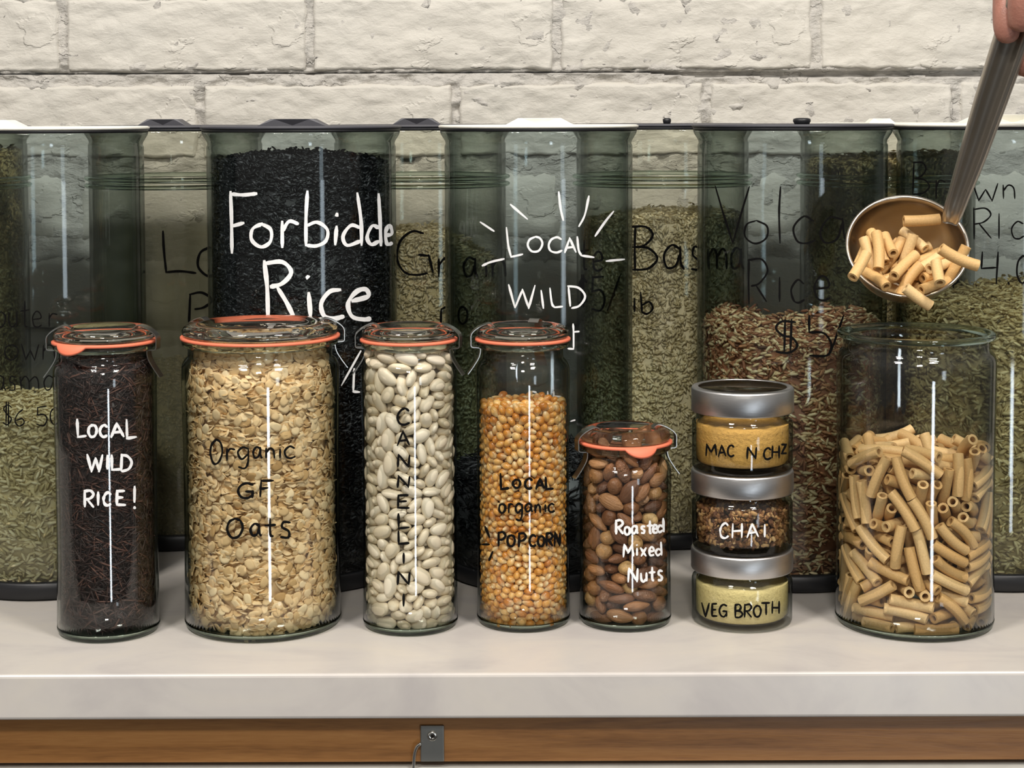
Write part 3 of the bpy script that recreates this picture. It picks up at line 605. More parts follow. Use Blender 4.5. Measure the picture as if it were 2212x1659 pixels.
# ------------------------------------------------------------------ front jars with glass lids and clips
def jar_glass(R, H, neck=.0045, rimH=.0045, th=.0022):
    """profiles of a cylinder jar, H is the top of its rim: wall, thick rim ring, thick base"""
    zs_ = H-rimH-.0028           # neck level
    out = [(R-.0002, .0054), (R-.0004, .03), (R-.0008, H*.30), (R-.0006, H*.6), (R, zs_-.020)] + arc(R-.0115, zs_-.0135, .0115, 8, 52, 5)
    out += [(R-neck, zs_-.002), (R-neck, H-rimH-.0002)]
    ri = R-neck-th
    inn = [(ri, H-rimH-.0002), (ri, zs_-.003)] + [(R-.0115+(.0115-th)*math.cos(math.radians(a)), zs_-.0135+(.0115-th)*math.sin(math.radians(a))) for a in (52, 42, 30, 18, 8)]
    inn += [(R-th, zs_-.020), (R-th-.0006, H*.6), (R-th-.0008, H*.30), (R-th-.0004, .03), (R-th-.0003, .0054)]
    rim = [(ri, H-rimH)] + [(R-neck, H-rimH), (R-.0016, H-rimH+.0001), (R-.0004, H-rimH+.0012), (R-.0003, H-.0014), (R-.0012, H-.0003), (R-.0030, H)] + [(ri+.0012, H-.0002), (ri, H-.0012)]
    base = [(0, .0016), (R*.55, .0010), (R*.80, 0), (R-.0058, 0)] + arc(R-.0048, .0048, .0048, -78, 0, 7) + [(R-.0002, .0053), (R-th-.0002, .0053)] + arc(R-th-.0030, .0053, .0027, -10, -80, 4) + [(R*.6, .0024), (0, .0030)]
    return lathe(out+inn, 96), lathe(rim, 96), lathe(base, 96)
def clip(parent, ang, R, zl, size=1.0):
    """spring clip hooked over the lid edge and under the rim"""
    r = R
    prof = [(r-.0125, zl+.0055), (r-.0085, zl+.0078), (r-.0015, zl+.0052), (r+.0036, zl+.0008), (r+.0040, zl-.0045), (r+.0036, zl-.0082), (r-.0004, zl-.0088), (r-.0024, zl-.0096), (r-.0016, zl-.0150), (r+.0022, zl-.0215), (r+.0062, zl-.0270)]
    P = catmull([Vector((a, b)) for a, b in prof], 3)
    o = link('clip', strip_me([(p.x, p.y) for p in P], .0075*size, .0006), M['clip'], parent, False); o.rotation_euler = (0, 0, ang); return o
def gasket_me(R, z, tab_ang, n=96, size=1.0):
    V, Fc = [], []; ri = R-.0045
    for i in range(n):
        a = 2*PI*i/n; d = abs((a-tab_ang+PI) % (2*PI)-PI)
        w = 0.0
        if tab_ang > -90: w = max(0, 1-(d/.36)**2)**.8 if d < .36 else 0
        ro = R+.0010+.0022*w; zo = z-.0052*w*size
        V += [(ri*math.cos(a), ri*math.sin(a), z+.0009), (R*math.cos(a), R*math.sin(a), z+.0011), (ro*math.cos(a), ro*math.sin(a), zo+.0005), (ro*math.cos(a), ro*math.sin(a), zo-.0009), ((R-.0004)*math.cos(a), (R-.0004)*math.sin(a), z-.0010), (ri*math.cos(a), ri*math.sin(a), z-.0009)]
    for i in range(n):
        a, b = 6*i, 6*((i+1) % n)
        for k in range(6): Fc.append((a+k, b+k, b+(k+1) % 6, a+(k+1) % 6))
    me = bpy.data.meshes.new('gasket'); me.from_pydata(V, [], Fc); return me
def lid_me(R, z):
    p = [(0, z+.0040), (R*.62, z+.0040), (R*.66, z+.0062), (R*.72, z+.0080), (R*.80, z+.0084), (R-.0038, z+.0078), (R-.0012, z+.0060), (R-.0002, z+.0036), (R-.0004, z+.0012), (R-.0016, z)]
    p += [(R-.0075, z), (R-.0080, z-.0028), (R*.62, z-.0030), (R*.58, z-.0008), (0, z-.0008)]
    return lathe(p, 96)
def weck(name, pxl, pxr, pyb, pyt, label, tab=None, clips=(), lid=True, Rlid=None):
    D = 1.2; cxp = (pxl+pxr)/2
    for _ in range(6):
        R = (pxr-pxl)/2*D/F; cx, cy = base_center(cxp, pyb, R-.004); D = cy
    cx = onY(cxp, (pyb+pyt)/2, cy).x
    ztop_ = onY(cxp, pyt+6, cy).z
    H = ztop_-(.0105 if lid else 0)
    t = empty(name, (cx, cy, 0), label, 'jar')
    wm, rm, bm_ = jar_glass(R, H); link('glass_body', wm, M['jar'], t); link('rim', rm, M['basegl'], t); link('base', bm_, M['basegl'], t)
    t['Rr'] = R; t['Hh'] = H
    Rl = Rlid or R-.0004
    if lid:
        link('gasket', gasket_me(Rl, H+.0011, tab if tab is not None else -99), M['gasket'], t)
        link('glass_lid', lid_me(Rl, H+.0023), M['lid'], t)
        for a in clips: clip(t, math.radians(a), Rl, H+.0045)
    return t, cx, cy, R, H
J = {}
J['wild'] = weck('storage_jar', 120, 341, 1388, 700, 'tall narrow clip-top glass jar of dark rice lettered LOCAL WILD RICE!', tab=math.radians(-90-28), clips=(190, -10))
J['oats'] = weck('storage_jar', 396, 736, 1388, 690, 'wide clip-top glass jar of oat flakes lettered Organic GF Oats', tab=math.radians(88), clips=(160, 12))
J['bean'] = weck('storage_jar', 781, 989, 1374, 697, 'tall narrow clip-top glass jar of white beans lettered CANNELLINI', clips=(184, -12))
J['corn'] = weck('storage_jar', 1028, 1232, 1366, 696, 'tall narrow clip-top glass jar of golden kernels lettered Local organic POPCORN', clips=(186, 68))
J['nut'] = weck('storage_jar', 1250, 1451, 1365, 917, 'short clip-top glass jar of brown nuts lettered Roasted Mixed Nuts', tab=math.radians(-90+17), clips=(198, 8))
J['pasta'] = weck('storage_jar', 1806, 2147, 1386, 708, 'wide open glass jar without lid, two thirds full of short pasta tubes', lid=False)
for k in J: 
    o = J[k][0]; del o['Rr']; del o['Hh']
def onjar(k, txt, items, w, mat): return lettering(J[k][0], 'lettering', items, J[k][1], J[k][2], J[k][3]+.0002, w, mat, txt)
WI, BI = M['whiteink'], M['blackink']
onjar('wild', 'white hand lettering LOCAL', [('L', 166, 906, 187, 946), ('O', 191, 918, 209, 944), ('C', 216, 918, 232, 944), ('A', 240, 914, 268, 944), ('L', 272, 908, 295, 948)], 7, WI)
onjar('wild', 'white hand lettering WILD', [('W', 189, 982, 222, 1018), ('I', 228, 984, 236, 1014), ('L', 240, 984, 262, 1016), ('D', 262, 982, 284, 1018)], 7, WI)
onjar('wild', 'white hand lettering RICE!', [('R', 182, 1060, 203, 1096), ('I', 208, 1064, 216, 1092), ('C', 224, 1064, 240, 1092), ('E', 252, 1060, 272, 1092), ('!', 286, 1052, 296, 1100)], 7, WI)
onjar('oats', 'black hand lettering Organic', [('O', 454, 950, 480, 1002), ('r', 488, 968, 508, 996), ('g', 512, 966, 540, 1012), ('a', 546, 966, 566, 990), ('n', 574, 968, 594, 990), ('i', 600, 960, 610, 990), ('c', 614, 964, 638, 990)], 5.5, BI)
onjar('oats', 'black hand lettering GF', [('G', 515, 1044, 547, 1076), ('F', 562, 1038, 592, 1074)], 6.5, BI)
onjar('oats', 'black hand lettering Oats', [('O', 491, 1120, 524, 1162), ('a', 540, 1132, 564, 1158), ('t', 572, 1122, 596, 1158), ('s', 604, 1126, 630, 1162)], 6.5, BI)
yy = [(882, 918), (932, 962), (982, 1008), (1028, 1052), (1070, 1098), (1110, 1142), (1148, 1176), (1196, 1218), (1236, 1262), (1284, 1310)]
onjar('bean', 'black hand lettering CANNELLINI running down the jar', [(c, 857+(2 if c != 'I' else 8), a, 887-(2 if c != 'I' else 8), b) for c, (a, b) in zip('CANNELLINI', yy)], 6, BI)
onjar('corn', 'black hand lettering Local', [('L', 1080, 1024, 1100, 1058), ('O', 1108, 1036, 1124, 1054), ('C', 1134, 1034, 1150, 1056), ('A', 1158, 1034, 1176, 1056), ('L', 1178, 1032, 1196, 1058)], 6.5, BI)
onjar('corn', 'black hand lettering organic', [('o', 1078, 1088, 1092, 1108), ('r', 1098, 1088, 1108, 1108), ('g', 1112, 1088, 1130, 1124), ('a', 1134, 1088, 1150, 1106), ('n', 1156, 1090, 1168, 1108), ('i', 1174, 1082, 1182, 1106), ('c', 1184, 1088, 1198, 1106)], 5.5, BI)
onjar('corn', 'black hand lettering POPCORN with dashes', [('P', 1076, 1150, 1092, 1180), ('O', 1096, 1156, 1112, 1180), ('P', 1120, 1152, 1136, 1182), ('C', 1144, 1156, 1158, 1180), ('O', 1162, 1158, 1176, 1180), ('R', 1180, 1152, 1194, 1180), ('N', 1198, 1150, 1210, 1178),
  ('*', [(1048, 1138), (1058, 1162)]), ('*', [(1042, 1176), (1058, 1176)]), ('*', [(1064, 1192), (1056, 1212)])], 6.5, BI)
onjar('nut', 'white hand lettering Roasted', [('R', 1330, 1124, 1346, 1154), ('o', 1349, 1138, 1361, 1155), ('a', 1364, 1136, 1378, 1153), ('s', 1384, 1136, 1394, 1152), ('t', 1398, 1126, 1410, 1152), ('e', 1410, 1134, 1420, 1151), ('d', 1420, 1120, 1436, 1150)], 6, WI)
onjar('nut', 'white hand lettering Mixed', [('M', 1346, 1176, 1368, 1202), ('i', 1374, 1176, 1378, 1200), ('x', 1384, 1184, 1396, 1202), ('e', 1402, 1182, 1413, 1200), ('d', 1416, 1172, 1431, 1200)], 5.5, WI)
onjar('nut', 'white hand lettering Nuts', [('N', 1357, 1228, 1378, 1256), ('u', 1384, 1238, 1398, 1256), ('t', 1402, 1226, 1416, 1254), ('s', 1420, 1232, 1432, 1254)], 6, WI)

# ------------------------------------------------------------------ contents
DATA = {
 'bean': [
0,229,-138,35,83,-22,-12,47,1,-34,-246,31,7,-45,-87,14,2,-153,-218,37,8,29,91,26,0,128,-198,31,28,-4,-14,94,1,-112,-38,34,97,22,-1,0,2,77,-78,31,11,-83,-52,7,3,-108,-130,36,88,-4,21,-40,0,-221,-110,34,13,96,-17,-9,
1,262,-38,79,71,36,44,-40,2,55,-230,42,16,26,81,49,3,-244,-31,48,14,-10,-78,-59,0,65,-74,101,72,33,-25,-54,1,41,-264,97,3,21,47,-85,2,-72,-228,92,4,55,79,-22,3,185,-44,38,13,-25,-93,-21,1,-155,-47,90,16,-29,91,21,
2,95,-204,106,11,-40,-75,50,3,-10,-131,62,85,19,-25,41,0,-167,-133,99,16,22,93,21,1,227,-111,95,4,-24,96,7,2,-33,-173,118,15,-23,-94,17,3,-74,-76,93,20,58,-66,-41,0,137,-83,80,18,-67,-69,-19,1,29,-136,147,10,5,20,96,
2,-194,-196,127,25,-28,-53,75,3,163,-179,102,22,-26,-62,69,0,-90,-218,169,78,18,-9,57,1,-226,-49,125,32,23,13,-90,2,234,-124,162,23,82,49,13,3,146,-194,170,83,14,-2,-53,0,-103,-113,167,16,-40,76,-47,1,163,-83,143,2,-85,-51,-2,
2,70,-223,184,38,-50,72,-25,3,-267,-50,194,10,59,-15,-77,0,68,-68,170,49,14,19,83,1,143,-221,236,45,-8,-15,-87,2,-120,-248,299,39,51,49,-57,3,242,-31,203,59,-79,-7,-10,1,-217,-115,162,2,0,54,83,3,-15,-249,160,15,44,-78,-39,
0,-132,-45,169,18,-15,59,-76,1,227,-102,223,94,-25,-15,6,2,14,-131,213,10,-9,98,4,3,-159,-191,212,10,15,12,-97,0,135,-72,206,79,20,13,55,1,22,-235,225,9,68,69,17,2,-211,-105,229,83,8,8,53,3,239,-40,275,12,-3,95,26,
0,63,-161,271,81,-8,25,-51,1,-262,-67,287,15,-58,-76,19,2,89,-260,370,37,-9,-75,-52,3,-57,-208,232,27,-62,-71,13,0,-71,-110,246,48,83,18,18,1,109,-31,285,23,16,-77,56,2,-25,-223,286,77,27,13,55,3,-122,-57,247,59,-60,-47,25,
0,192,-188,285,79,-36,19,43,1,50,-265,290,64,-72,-16,17,2,-71,-63,324,89,10,-21,36,3,148,-115,261,16,-79,-56,-8,1,-203,-181,282,32,-26,-81,39,2,221,-41,337,12,-3,95,26,0,-177,-94,297,21,55,79,8,1,223,-121,303,90,-30,17,24,
2,-93,-162,308,27,-6,47,-83,3,-269,-58,373,27,71,-30,-56,0,117,-109,323,65,9,16,-73,1,63,-195,333,7,-4,98,13,2,-168,-212,384,12,55,60,-55,3,90,-62,403,45,57,37,57,1,-143,-32,356,64,72,-16,18,2,190,-82,380,0,31,86,38,
3,-20,-264,354,88,-43,3,17,0,-109,-103,371,23,12,12,-95,1,189,-200,373,9,-40,66,-62,2,4,-123,377,14,-51,75,37,3,-216,-123,357,24,-44,71,-48,0,263,-32,756,57,41,-57,41,1,-84,-233,439,45,66,19,56,3,80,-180,412,26,-68,-40,54,
0,-86,-186,370,84,18,29,-40,1,-203,-46,414,27,-90,28,11,2,-46,-168,1876,12,-51,82,-17,3,174,-212,585,44,-5,-61,-63,0,-137,-107,435,30,-35,80,-36,1,245,-42,418,28,89,-11,-30,2,-251,-31,1662,33,43,-50,66,3,-64,-117,443,52,-66,-34,40,
0,145,-135,389,28,-63,-61,-35,1,-4,-203,391,97,11,11,10,2,-238,-118,435,26,-79,53,-4,3,227,-123,430,67,28,19,-64,0,-2,-253,440,30,19,18,-91,1,-145,-198,472,84,25,45,12,2,152,-214,446,85,-32,-14,37,3,5,-158,448,1,31,-93,14,
0,-219,-38,495,8,27,-28,91,1,105,-125,465,90,22,-7,-33,2,105,-202,503,32,-23,-22,88,0,135,-48,465,93,-23,21,-16,1,-27,-275,500,19,-9,78,57,2,-235,-142,510,71,-48,37,-33,3,28,-128,552,5,32,21,91,0,-11,-113,500,81,17,31,45,
1,-123,-39,527,31,-71,-43,-44,2,214,-146,506,29,88,31,15,3,-106,-253,540,41,-26,56,66,0,-172,-103,515,26,-34,-89,4,1,270,-37,509,16,-68,-16,-68,2,52,-228,528,24,31,88,22,3,-170,-197,564,2,65,63,-41,0,119,-114,532,47,12,31,81,
1,103,-250,631,3,52,-14,-83,2,-96,-141,525,67,35,14,63,3,195,-61,515,74,-27,-7,59,0,-60,-190,565,43,-88,0,15,1,-180,-46,586,24,0,-27,92,3,-78,-109,614,49,11,-69,50,0,-241,-112,586,59,9,23,76,1,215,-42,584,88,39,-16,-14,
2,25,-232,588,45,27,-19,-82,3,-145,-132,597,77,52,-33,-7,0,205,-127,575,6,3,-99,1,1,-196,-173,1796,29,-92,22,-2,2,-173,-213,658,69,-60,6,-37,3,116,-52,575,42,76,-47,-1,0,-4,-157,628,87,11,-2,47,1,-259,-31,642,44,32,67,-49,
2,167,-33,656,74,64,-12,12,3,48,-259,670,11,92,1,35,1,102,-154,597,10,-55,-79,-22,2,-61,-246,628,63,68,-21,-28,3,-151,-40,651,26,-95,0,1,0,200,-190,670,24,-30,74,-54,2,-210,-112,653,10,13,97,6,3,248,-90,645,87,-10,-30,34,
0,-104,-162,681,9,-18,17,-96,1,-178,-208,740,8,-39,-67,61,2,0,-274,1847,8,-14,-60,-77,3,92,-34,720,35,19,71,-57,0,-116,-44,710,18,11,-92,-28,1,234,-108,712,16,25,-29,-90,2,78,-131,670,3,78,60,1,0,160,-132,646,49,-23,43,-71,
1,-20,-247,697,15,66,69,-22,2,-220,-104,714,95,8,-12,-25,3,177,-57,730,42,29,-1,-85,0,47,-266,758,3,11,-84,50,1,-236,-31,756,80,58,1,-1,2,142,-194,717,13,-62,72,-24,3,16,-100,783,51,32,-28,73,0,-56,-104,737,8,69,68,20,
1,167,-32,806,5,-3,81,56,2,-116,-250,1132,47,-54,-44,-53,0,133,-241,826,56,45,54,-41,1,-95,-228,723,22,70,-56,-37,3,117,-89,770,55,-80,18,-2,0,83,-165,742,27,54,78,5,1,-210,-155,784,27,-24,32,86,2,175,-167,781,10,-19,-20,-94,
3,0,-166,711,45,-40,6,78,0,-167,-220,855,38,75,5,-52,1,226,-99,791,17,3,-97,13,2,-39,-180,780,65,-1,-26,70,3,-260,-62,1858,76,17,-26,-55,0,266,-69,864,34,70,40,46,1,49,-196,797,46,-17,-11,85,2,-121,-128,771,62,10,-20,-74,
3,99,-172,864,37,8,79,47,0,-69,-255,795,18,21,92,24,1,-258,-92,805,65,28,-65,24,2,77,-71,845,41,6,-4,90,3,-88,-200,846,22,67,-67,18,0,-180,-59,804,63,6,43,-63,1,196,-186,849,41,26,-86,-8,2,-4,-132,852,2,-72,66,13,
3,-106,-106,836,8,-6,98,-7,0,164,-43,879,1,-8,-8,-98,1,47,-262,850,39,-9,85,-32,2,-137,-40,885,1,2,-27,95,3,175,-121,873,86,-37,12,31,1,-207,-131,857,24,46,-79,-29,2,230,-150,1009,42,74,23,46,3,-14,-247,873,85,-16,-25,42,
0,-259,-31,866,46,34,-65,48,1,249,-120,928,54,60,9,56,2,-72,-120,908,34,48,-62,-50,3,-149,-129,897,22,-67,-70,-1,0,229,-31,944,59,-79,-1,-2,1,52,-184,911,27,-32,-51,74,2,-162,-212,1035,56,-40,-58,-40,3,75,-97,906,93,33,-2,8,
0,-7,-94,954,17,70,20,65,1,-89,-37,961,6,22,24,-93,2,154,-203,934,6,44,-88,-9,3,-10,-191,942,42,6,89,4,0,-250,-116,934,39,37,46,69,1,79,-230,988,67,-23,2,-69,2,-97,-240,923,97,7,3,-19,0,256,-31,1054,49,-67,-32,-44,
1,-60,-149,987,52,6,49,-68,2,-259,-31,1019,42,-56,42,56,3,54,-111,983,53,-39,27,-69,0,29,-269,944,86,-46,12,12,1,-152,-152,955,2,-95,-26,-7,2,47,-115,1078,32,74,-31,-49,3,-80,-244,989,21,-22,-18,-92,0,-234,-129,1001,17,84,-46,-19,
1,161,-219,1028,39,74,-21,49,2,-23,-254,1033,27,91,-15,-23,3,-192,-59,947,8,80,-56,13,0,187,-86,965,24,36,24,-86,1,108,-227,1077,47,20,83,18,2,-144,-57,1013,89,28,9,-31,3,131,-154,996,35,89,23,-13,0,-3,-169,1037,43,16,-18,86,
1,-77,-175,1083,34,-37,63,58,2,111,-69,1003,6,69,60,-37,3,-33,-253,1119,33,-25,-76,47,0,-162,-142,1033,22,9,-93,25,1,170,-61,1045,86,4,-5,-48,2,138,-73,1824,41,-8,-33,83,3,-87,-102,1077,53,-22,79,15,0,197,-31,1123,58,-78,-12,-17,
1,35,-237,1077,56,-2,-9,81,3,170,-157,1070,2,-11,37,91,0,97,-251,1198,64,-4,-75,-11,1,-228,-89,1077,6,94,23,-22,2,208,-103,1106,4,-15,-25,-95,3,8,-151,1129,6,-32,-49,79,0,-177,-153,1108,93,-23,6,25,1,101,-57,1087,82,34,-6,-44,
2,-162,-212,1395,41,-51,41,62,3,-178,-39,1104,6,-25,-49,-82,0,89,-123,1132,19,77,-44,-40,1,-172,-135,1849,41,-15,-26,-85,2,-149,-195,1180,81,-49,17,21,3,151,-196,1143,31,31,22,86,0,240,-91,1755,39,-19,-13,-88,1,-268,-38,1158,52,-49,63,27,
2,119,-69,1195,17,-63,3,-75,3,36,-247,1144,86,-24,17,-39,1,260,-91,1617,30,-50,63,-50,2,68,-136,1205,24,-84,45,-12,3,-230,-109,1160,36,14,-91,-3,0,223,-81,1171,35,-91,5,15,1,-46,-271,1213,34,17,-77,48,2,-272,-49,1372,70,3,-70,-4,
3,194,-161,1177,35,-9,-91,16,0,22,-220,1208,72,-26,8,-62,1,-55,-116,1174,58,70,14,36,2,251,-66,1248,25,-73,-58,-21,3,97,-258,1321,56,77,1,29,0,-145,-116,1162,75,-34,25,49,1,168,-32,1243,56,-51,47,42,2,-126,-242,1291,53,49,-52,43,
3,-88,-125,1234,54,26,-31,-73,0,145,-212,1247,8,-57,-32,-74,1,-53,-195,1191,45,7,-85,-21,2,-138,-46,1183,5,-11,95,-26,3,123,-236,1420,59,-44,22,63,1,-239,-38,1245,22,-9,-92,-29,2,220,-31,1347,60,79,-4,5,3,-18,-135,1249,34,-44,35,-74,
0,-108,-39,1254,19,4,94,-25,1,222,-162,1255,25,41,-49,-72,3,-249,-111,1305,62,13,75,14,0,169,-124,1265,0,68,-56,44,1,-48,-240,1293,61,41,-65,-12,2,-158,-160,1270,57,63,41,29,3,85,-39,1304,59,-60,-49,-17,0,23,-217,1272,24,60,-75,-7,
1,-105,-171,1322,79,-4,57,-16,2,252,-66,1814,56,-11,-35,-73,3,70,-138,1283,58,11,29,74,0,-90,-73,1324,25,2,8,-95,1,117,-105,1319,81,23,37,36,3,-184,-31,1308,59,79,4,-5,0,-31,-49,1857,97,5,-9,-20,1,202,-32,1860,48,-32,64,49,
2,-205,-121,1242,48,-27,70,-44,3,226,-92,1312,24,95,-14,5,0,-92,-260,1410,62,61,27,-39,1,-176,-135,1344,32,-33,87,-9,2,168,-166,1361,59,-30,-39,63,0,-74,-60,1392,6,-36,91,14,1,81,-44,1508,8,-36,75,53,2,-39,-172,1345,29,-40,-78,35,
3,-225,-144,1399,49,2,29,81,0,87,-136,1402,49,-1,31,80,1,36,-267,1370,26,1,93,-23,2,-133,-239,1714,71,-59,36,1,3,238,-121,1386,83,12,29,44,0,50,-173,1349,39,-84,32,-14,1,-178,-50,1383,3,-25,96,5,2,227,-40,1435,27,-93,-6,-21,
3,23,-185,1406,38,-87,24,-15,0,-262,-31,1519,56,-40,-58,-42,1,79,-234,1869,93,-11,10,-31,2,-116,-139,1417,13,-96,22,2,3,-235,-126,1462,6,-52,-80,25,0,240,-120,1470,32,-44,81,-17,1,-11,-253,1424,11,-48,-63,58,2,-190,-185,1534,80,-27,48,17,
3,169,-184,1447,55,19,54,60,0,103,-161,1486,34,45,68,46,1,-99,-37,1465,35,-82,-16,-39,2,100,-31,1424,32,-24,72,55,3,-128,-244,1597,43,-74,-12,-48,0,-119,-131,1495,51,-47,-40,58,1,142,-95,1437,80,58,3,-7,2,17,-116,1508,35,48,-13,78,
3,-193,-49,1448,94,15,-20,-21,0,63,-75,1575,71,-10,35,-58,1,131,-242,1537,68,57,-14,41,2,-221,-103,1525,4,-28,-34,-88,3,198,-166,1518,1,-55,82,-5,0,-47,-138,1478,46,-44,-76,7,2,180,-65,1504,7,-94,-31,4,3,-67,-243,1487,8,-50,-82,22,
0,-133,-42,1530,23,3,96,-12,1,199,-192,1651,18,34,-72,-56,2,56,-227,1472,52,-50,66,-15,3,-136,-150,1572,78,-16,-25,-53,0,108,-168,1559,6,-32,92,-16,1,-7,-196,1513,63,-12,75,-6,2,-181,-181,1675,54,-39,-70,-21,3,122,-39,1634,89,-42,6,6,
0,-51,-248,1557,21,-33,-73,54,1,-240,-124,1705,50,58,-57,25,2,177,-52,1571,10,-96,-20,-10,3,-57,-140,1560,1,-76,-54,-33,0,-239,-122,1615,52,5,27,80,1,260,-65,1544,55,14,-19,-79,2,-71,-196,1629,34,0,-92,17,3,-184,-61,1574,22,54,79,10,
0,97,-110,1619,97,2,20,0,1,51,-80,1806,4,-81,51,24,2,-90,-76,1625,69,38,49,36,3,203,-162,1582,18,58,-77,-17,0,38,-266,1529,85,31,-35,18,1,-220,-50,1750,7,-36,84,38,2,188,-189,1827,20,33,-88,-22,3,23,-163,1601,8,-53,-83,10,
0,3,-205,1822,10,-1,36,-92,1,241,-32,1666,61,-72,-20,-23,2,106,-210,1630,45,-61,63,-1,3,-38,-58,1794,46,5,-23,-84,0,174,-113,1644,37,-25,9,-88,1,-35,-146,1660,24,-67,30,-61,2,80,-142,1853,95,-27,5,-3,3,240,-117,1698,55,-9,-35,-74,
0,43,-256,1625,5,-84,-28,-44,1,-168,-114,1658,58,24,-56,52,2,21,-72,1742,81,11,-18,52,3,21,-173,1759,36,-11,91,13,0,-166,-38,1658,12,43,-23,85,1,168,-42,1705,96,20,-11,-10,2,-29,-252,1666,37,57,-7,72,3,-94,-47,1712,89,-16,-40,4,
0,136,-233,1707,73,-51,-40,14,1,31,-259,1712,75,-30,-56,10,2,-72,-132,1729,15,33,10,-92,0,-132,-229,1840,10,16,28,93,1,-74,-156,1808,8,-88,35,28,2,57,-172,1699,12,-40,-34,83,3,107,-245,1783,3,21,-93,-26,0,-128,-51,1766,41,-16,86,-22,
1,133,-53,1762,94,6,-2,-29,2,-49,-258,1775,27,94,-16,-4,3,-226,-97,1794,3,2,-44,89,0,126,-114,1721,95,-25,12,8,1,-128,-157,1763,53,2,-31,78,2,-165,-48,1840,7,25,87,-40,3,129,-161,1786,95,-25,15,4],
 'corn': [
0,-233,-123,21,5,-4,98,-14,1,-203,-71,19,95,-12,-2,23,2,-206,-178,21,26,7,24,92,3,-149,-181,26,69,25,-53,-40,0,-69,-198,18,64,14,22,71,2,103,-241,20,33,5,14,92,3,126,-191,31,28,36,-76,-44,0,186,-101,22,95,18,5,20,
1,203,-44,19,10,63,75,11,2,260,-30,19,94,15,-5,-26,3,-227,-158,58,42,13,22,86,0,-262,-70,25,61,8,-25,73,1,-77,-259,25,94,13,-27,-7,3,-30,-246,15,6,33,91,20,0,46,-266,22,16,93,29,-2,2,168,-216,20,30,-6,16,-93,
1,252,-80,30,28,19,-80,47,2,-164,-129,17,97,-12,-3,15,3,-266,-20,18,24,-96,-3,3,0,-116,-214,20,7,75,63,11,2,-32,-231,55,94,-20,-8,-24,3,14,-230,29,68,-5,-69,21,1,172,-158,20,2,31,-93,-13,0,235,-127,21,95,18,6,20,
1,-244,-103,55,12,98,9,3,3,-163,-229,22,21,22,56,76,3,86,-259,62,31,58,12,-73,0,136,-234,58,3,-32,92,-15,3,231,-29,60,46,52,-27,-65,1,-270,-23,70,63,-58,-49,-11,0,-17,-278,43,7,-9,-79,-59,1,38,-265,65,75,-23,-3,61,
2,70,-214,56,99,9,4,1,3,215,-175,29,4,-51,26,-81,0,189,-136,61,39,34,-75,-39,2,271,-39,62,25,-68,-67,7,3,-202,-134,84,34,65,66,-7,0,-218,-27,43,22,-94,-22,5,1,-173,-209,63,31,83,-40,18,2,154,-178,68,21,45,37,77,
3,200,-70,60,16,-97,9,7,1,259,-79,87,30,37,10,-86,2,-248,-114,93,19,-55,-78,16,3,-260,-63,75,67,70,6,18,0,-125,-245,52,25,14,21,92,2,-104,-202,60,92,-30,11,-17,0,55,-260,111,52,-36,-3,-76,1,110,-208,90,24,-89,-32,13,
0,263,-26,107,23,-2,-23,94,1,-201,-190,96,48,-3,60,62,3,-181,-158,58,79,33,-49,2,0,239,-133,59,52,-14,20,-81,2,231,-60,121,74,-4,-16,64,3,271,-29,145,81,18,-8,-53,0,-200,-105,111,69,-39,7,59,1,-216,-26,87,3,15,-22,95,
2,-131,-240,93,16,-19,-94,18,0,-52,-222,93,90,-16,-16,-35,1,21,-227,87,70,-49,-32,38,3,157,-227,96,35,-30,-31,-82,2,211,-104,93,93,-25,-4,-22,3,-169,-157,109,87,13,42,18,1,-145,-191,103,66,-55,13,48,3,-71,-262,70,4,-38,-91,10,
0,207,-33,155,5,-37,91,-8,1,254,-114,130,48,28,-73,-37,2,-222,-161,130,49,-12,30,80,3,-223,-64,112,15,30,-51,78,2,-19,-273,91,12,0,-96,21,0,28,-211,134,75,0,16,63,1,227,-159,107,8,-57,29,-75,0,259,-64,166,71,51,1,-46,
2,-263,-34,119,45,12,13,-87,3,-138,-234,136,99,2,-1,-3,2,3,-263,126,20,-43,-83,25,3,108,-251,110,19,-85,-48,-3,0,196,-190,86,26,-41,1,-86,1,178,-146,110,93,-2,-22,24,2,191,-90,135,86,-4,9,-47,3,269,-17,191,57,-79,-13,-8,
0,-263,-87,140,41,-41,-69,41,2,-102,-202,120,60,-18,-76,11,3,-183,-204,144,27,54,3,78,3,190,-190,135,95,0,13,-25,1,216,-92,167,80,26,33,41,2,229,-150,165,11,86,39,27,1,-90,-253,118,4,47,-78,-38,3,-47,-266,135,73,-26,13,-61,
1,140,-190,123,11,30,-93,11,2,156,-230,151,78,-50,-31,14,3,180,-138,157,81,-7,29,-48,1,255,-100,191,54,43,51,-48,2,-233,-127,160,47,-68,-21,50,3,-230,-58,164,72,-2,40,-55,0,-156,-218,178,97,-1,21,2,1,-144,-171,153,88,21,-23,-32,
0,125,-208,170,78,-50,-29,22,1,96,-260,158,28,0,-78,-54,0,211,-32,192,51,-4,19,-83,3,-159,-172,193,0,5,19,97,1,-72,-222,160,10,-21,-93,25,2,29,-272,162,7,-13,-20,-96,3,74,-232,141,89,33,17,20,0,146,-236,203,4,33,-73,-58,
3,262,-55,209,8,3,-6,98,0,-190,-141,163,0,60,9,78,1,-199,-88,191,76,23,-13,-58,2,-101,-258,166,78,57,-5,-22,0,-14,-229,173,77,52,11,-32,3,127,-170,200,50,-82,-23,5,0,181,-136,199,86,7,11,47,2,227,-151,212,44,-21,2,-86,
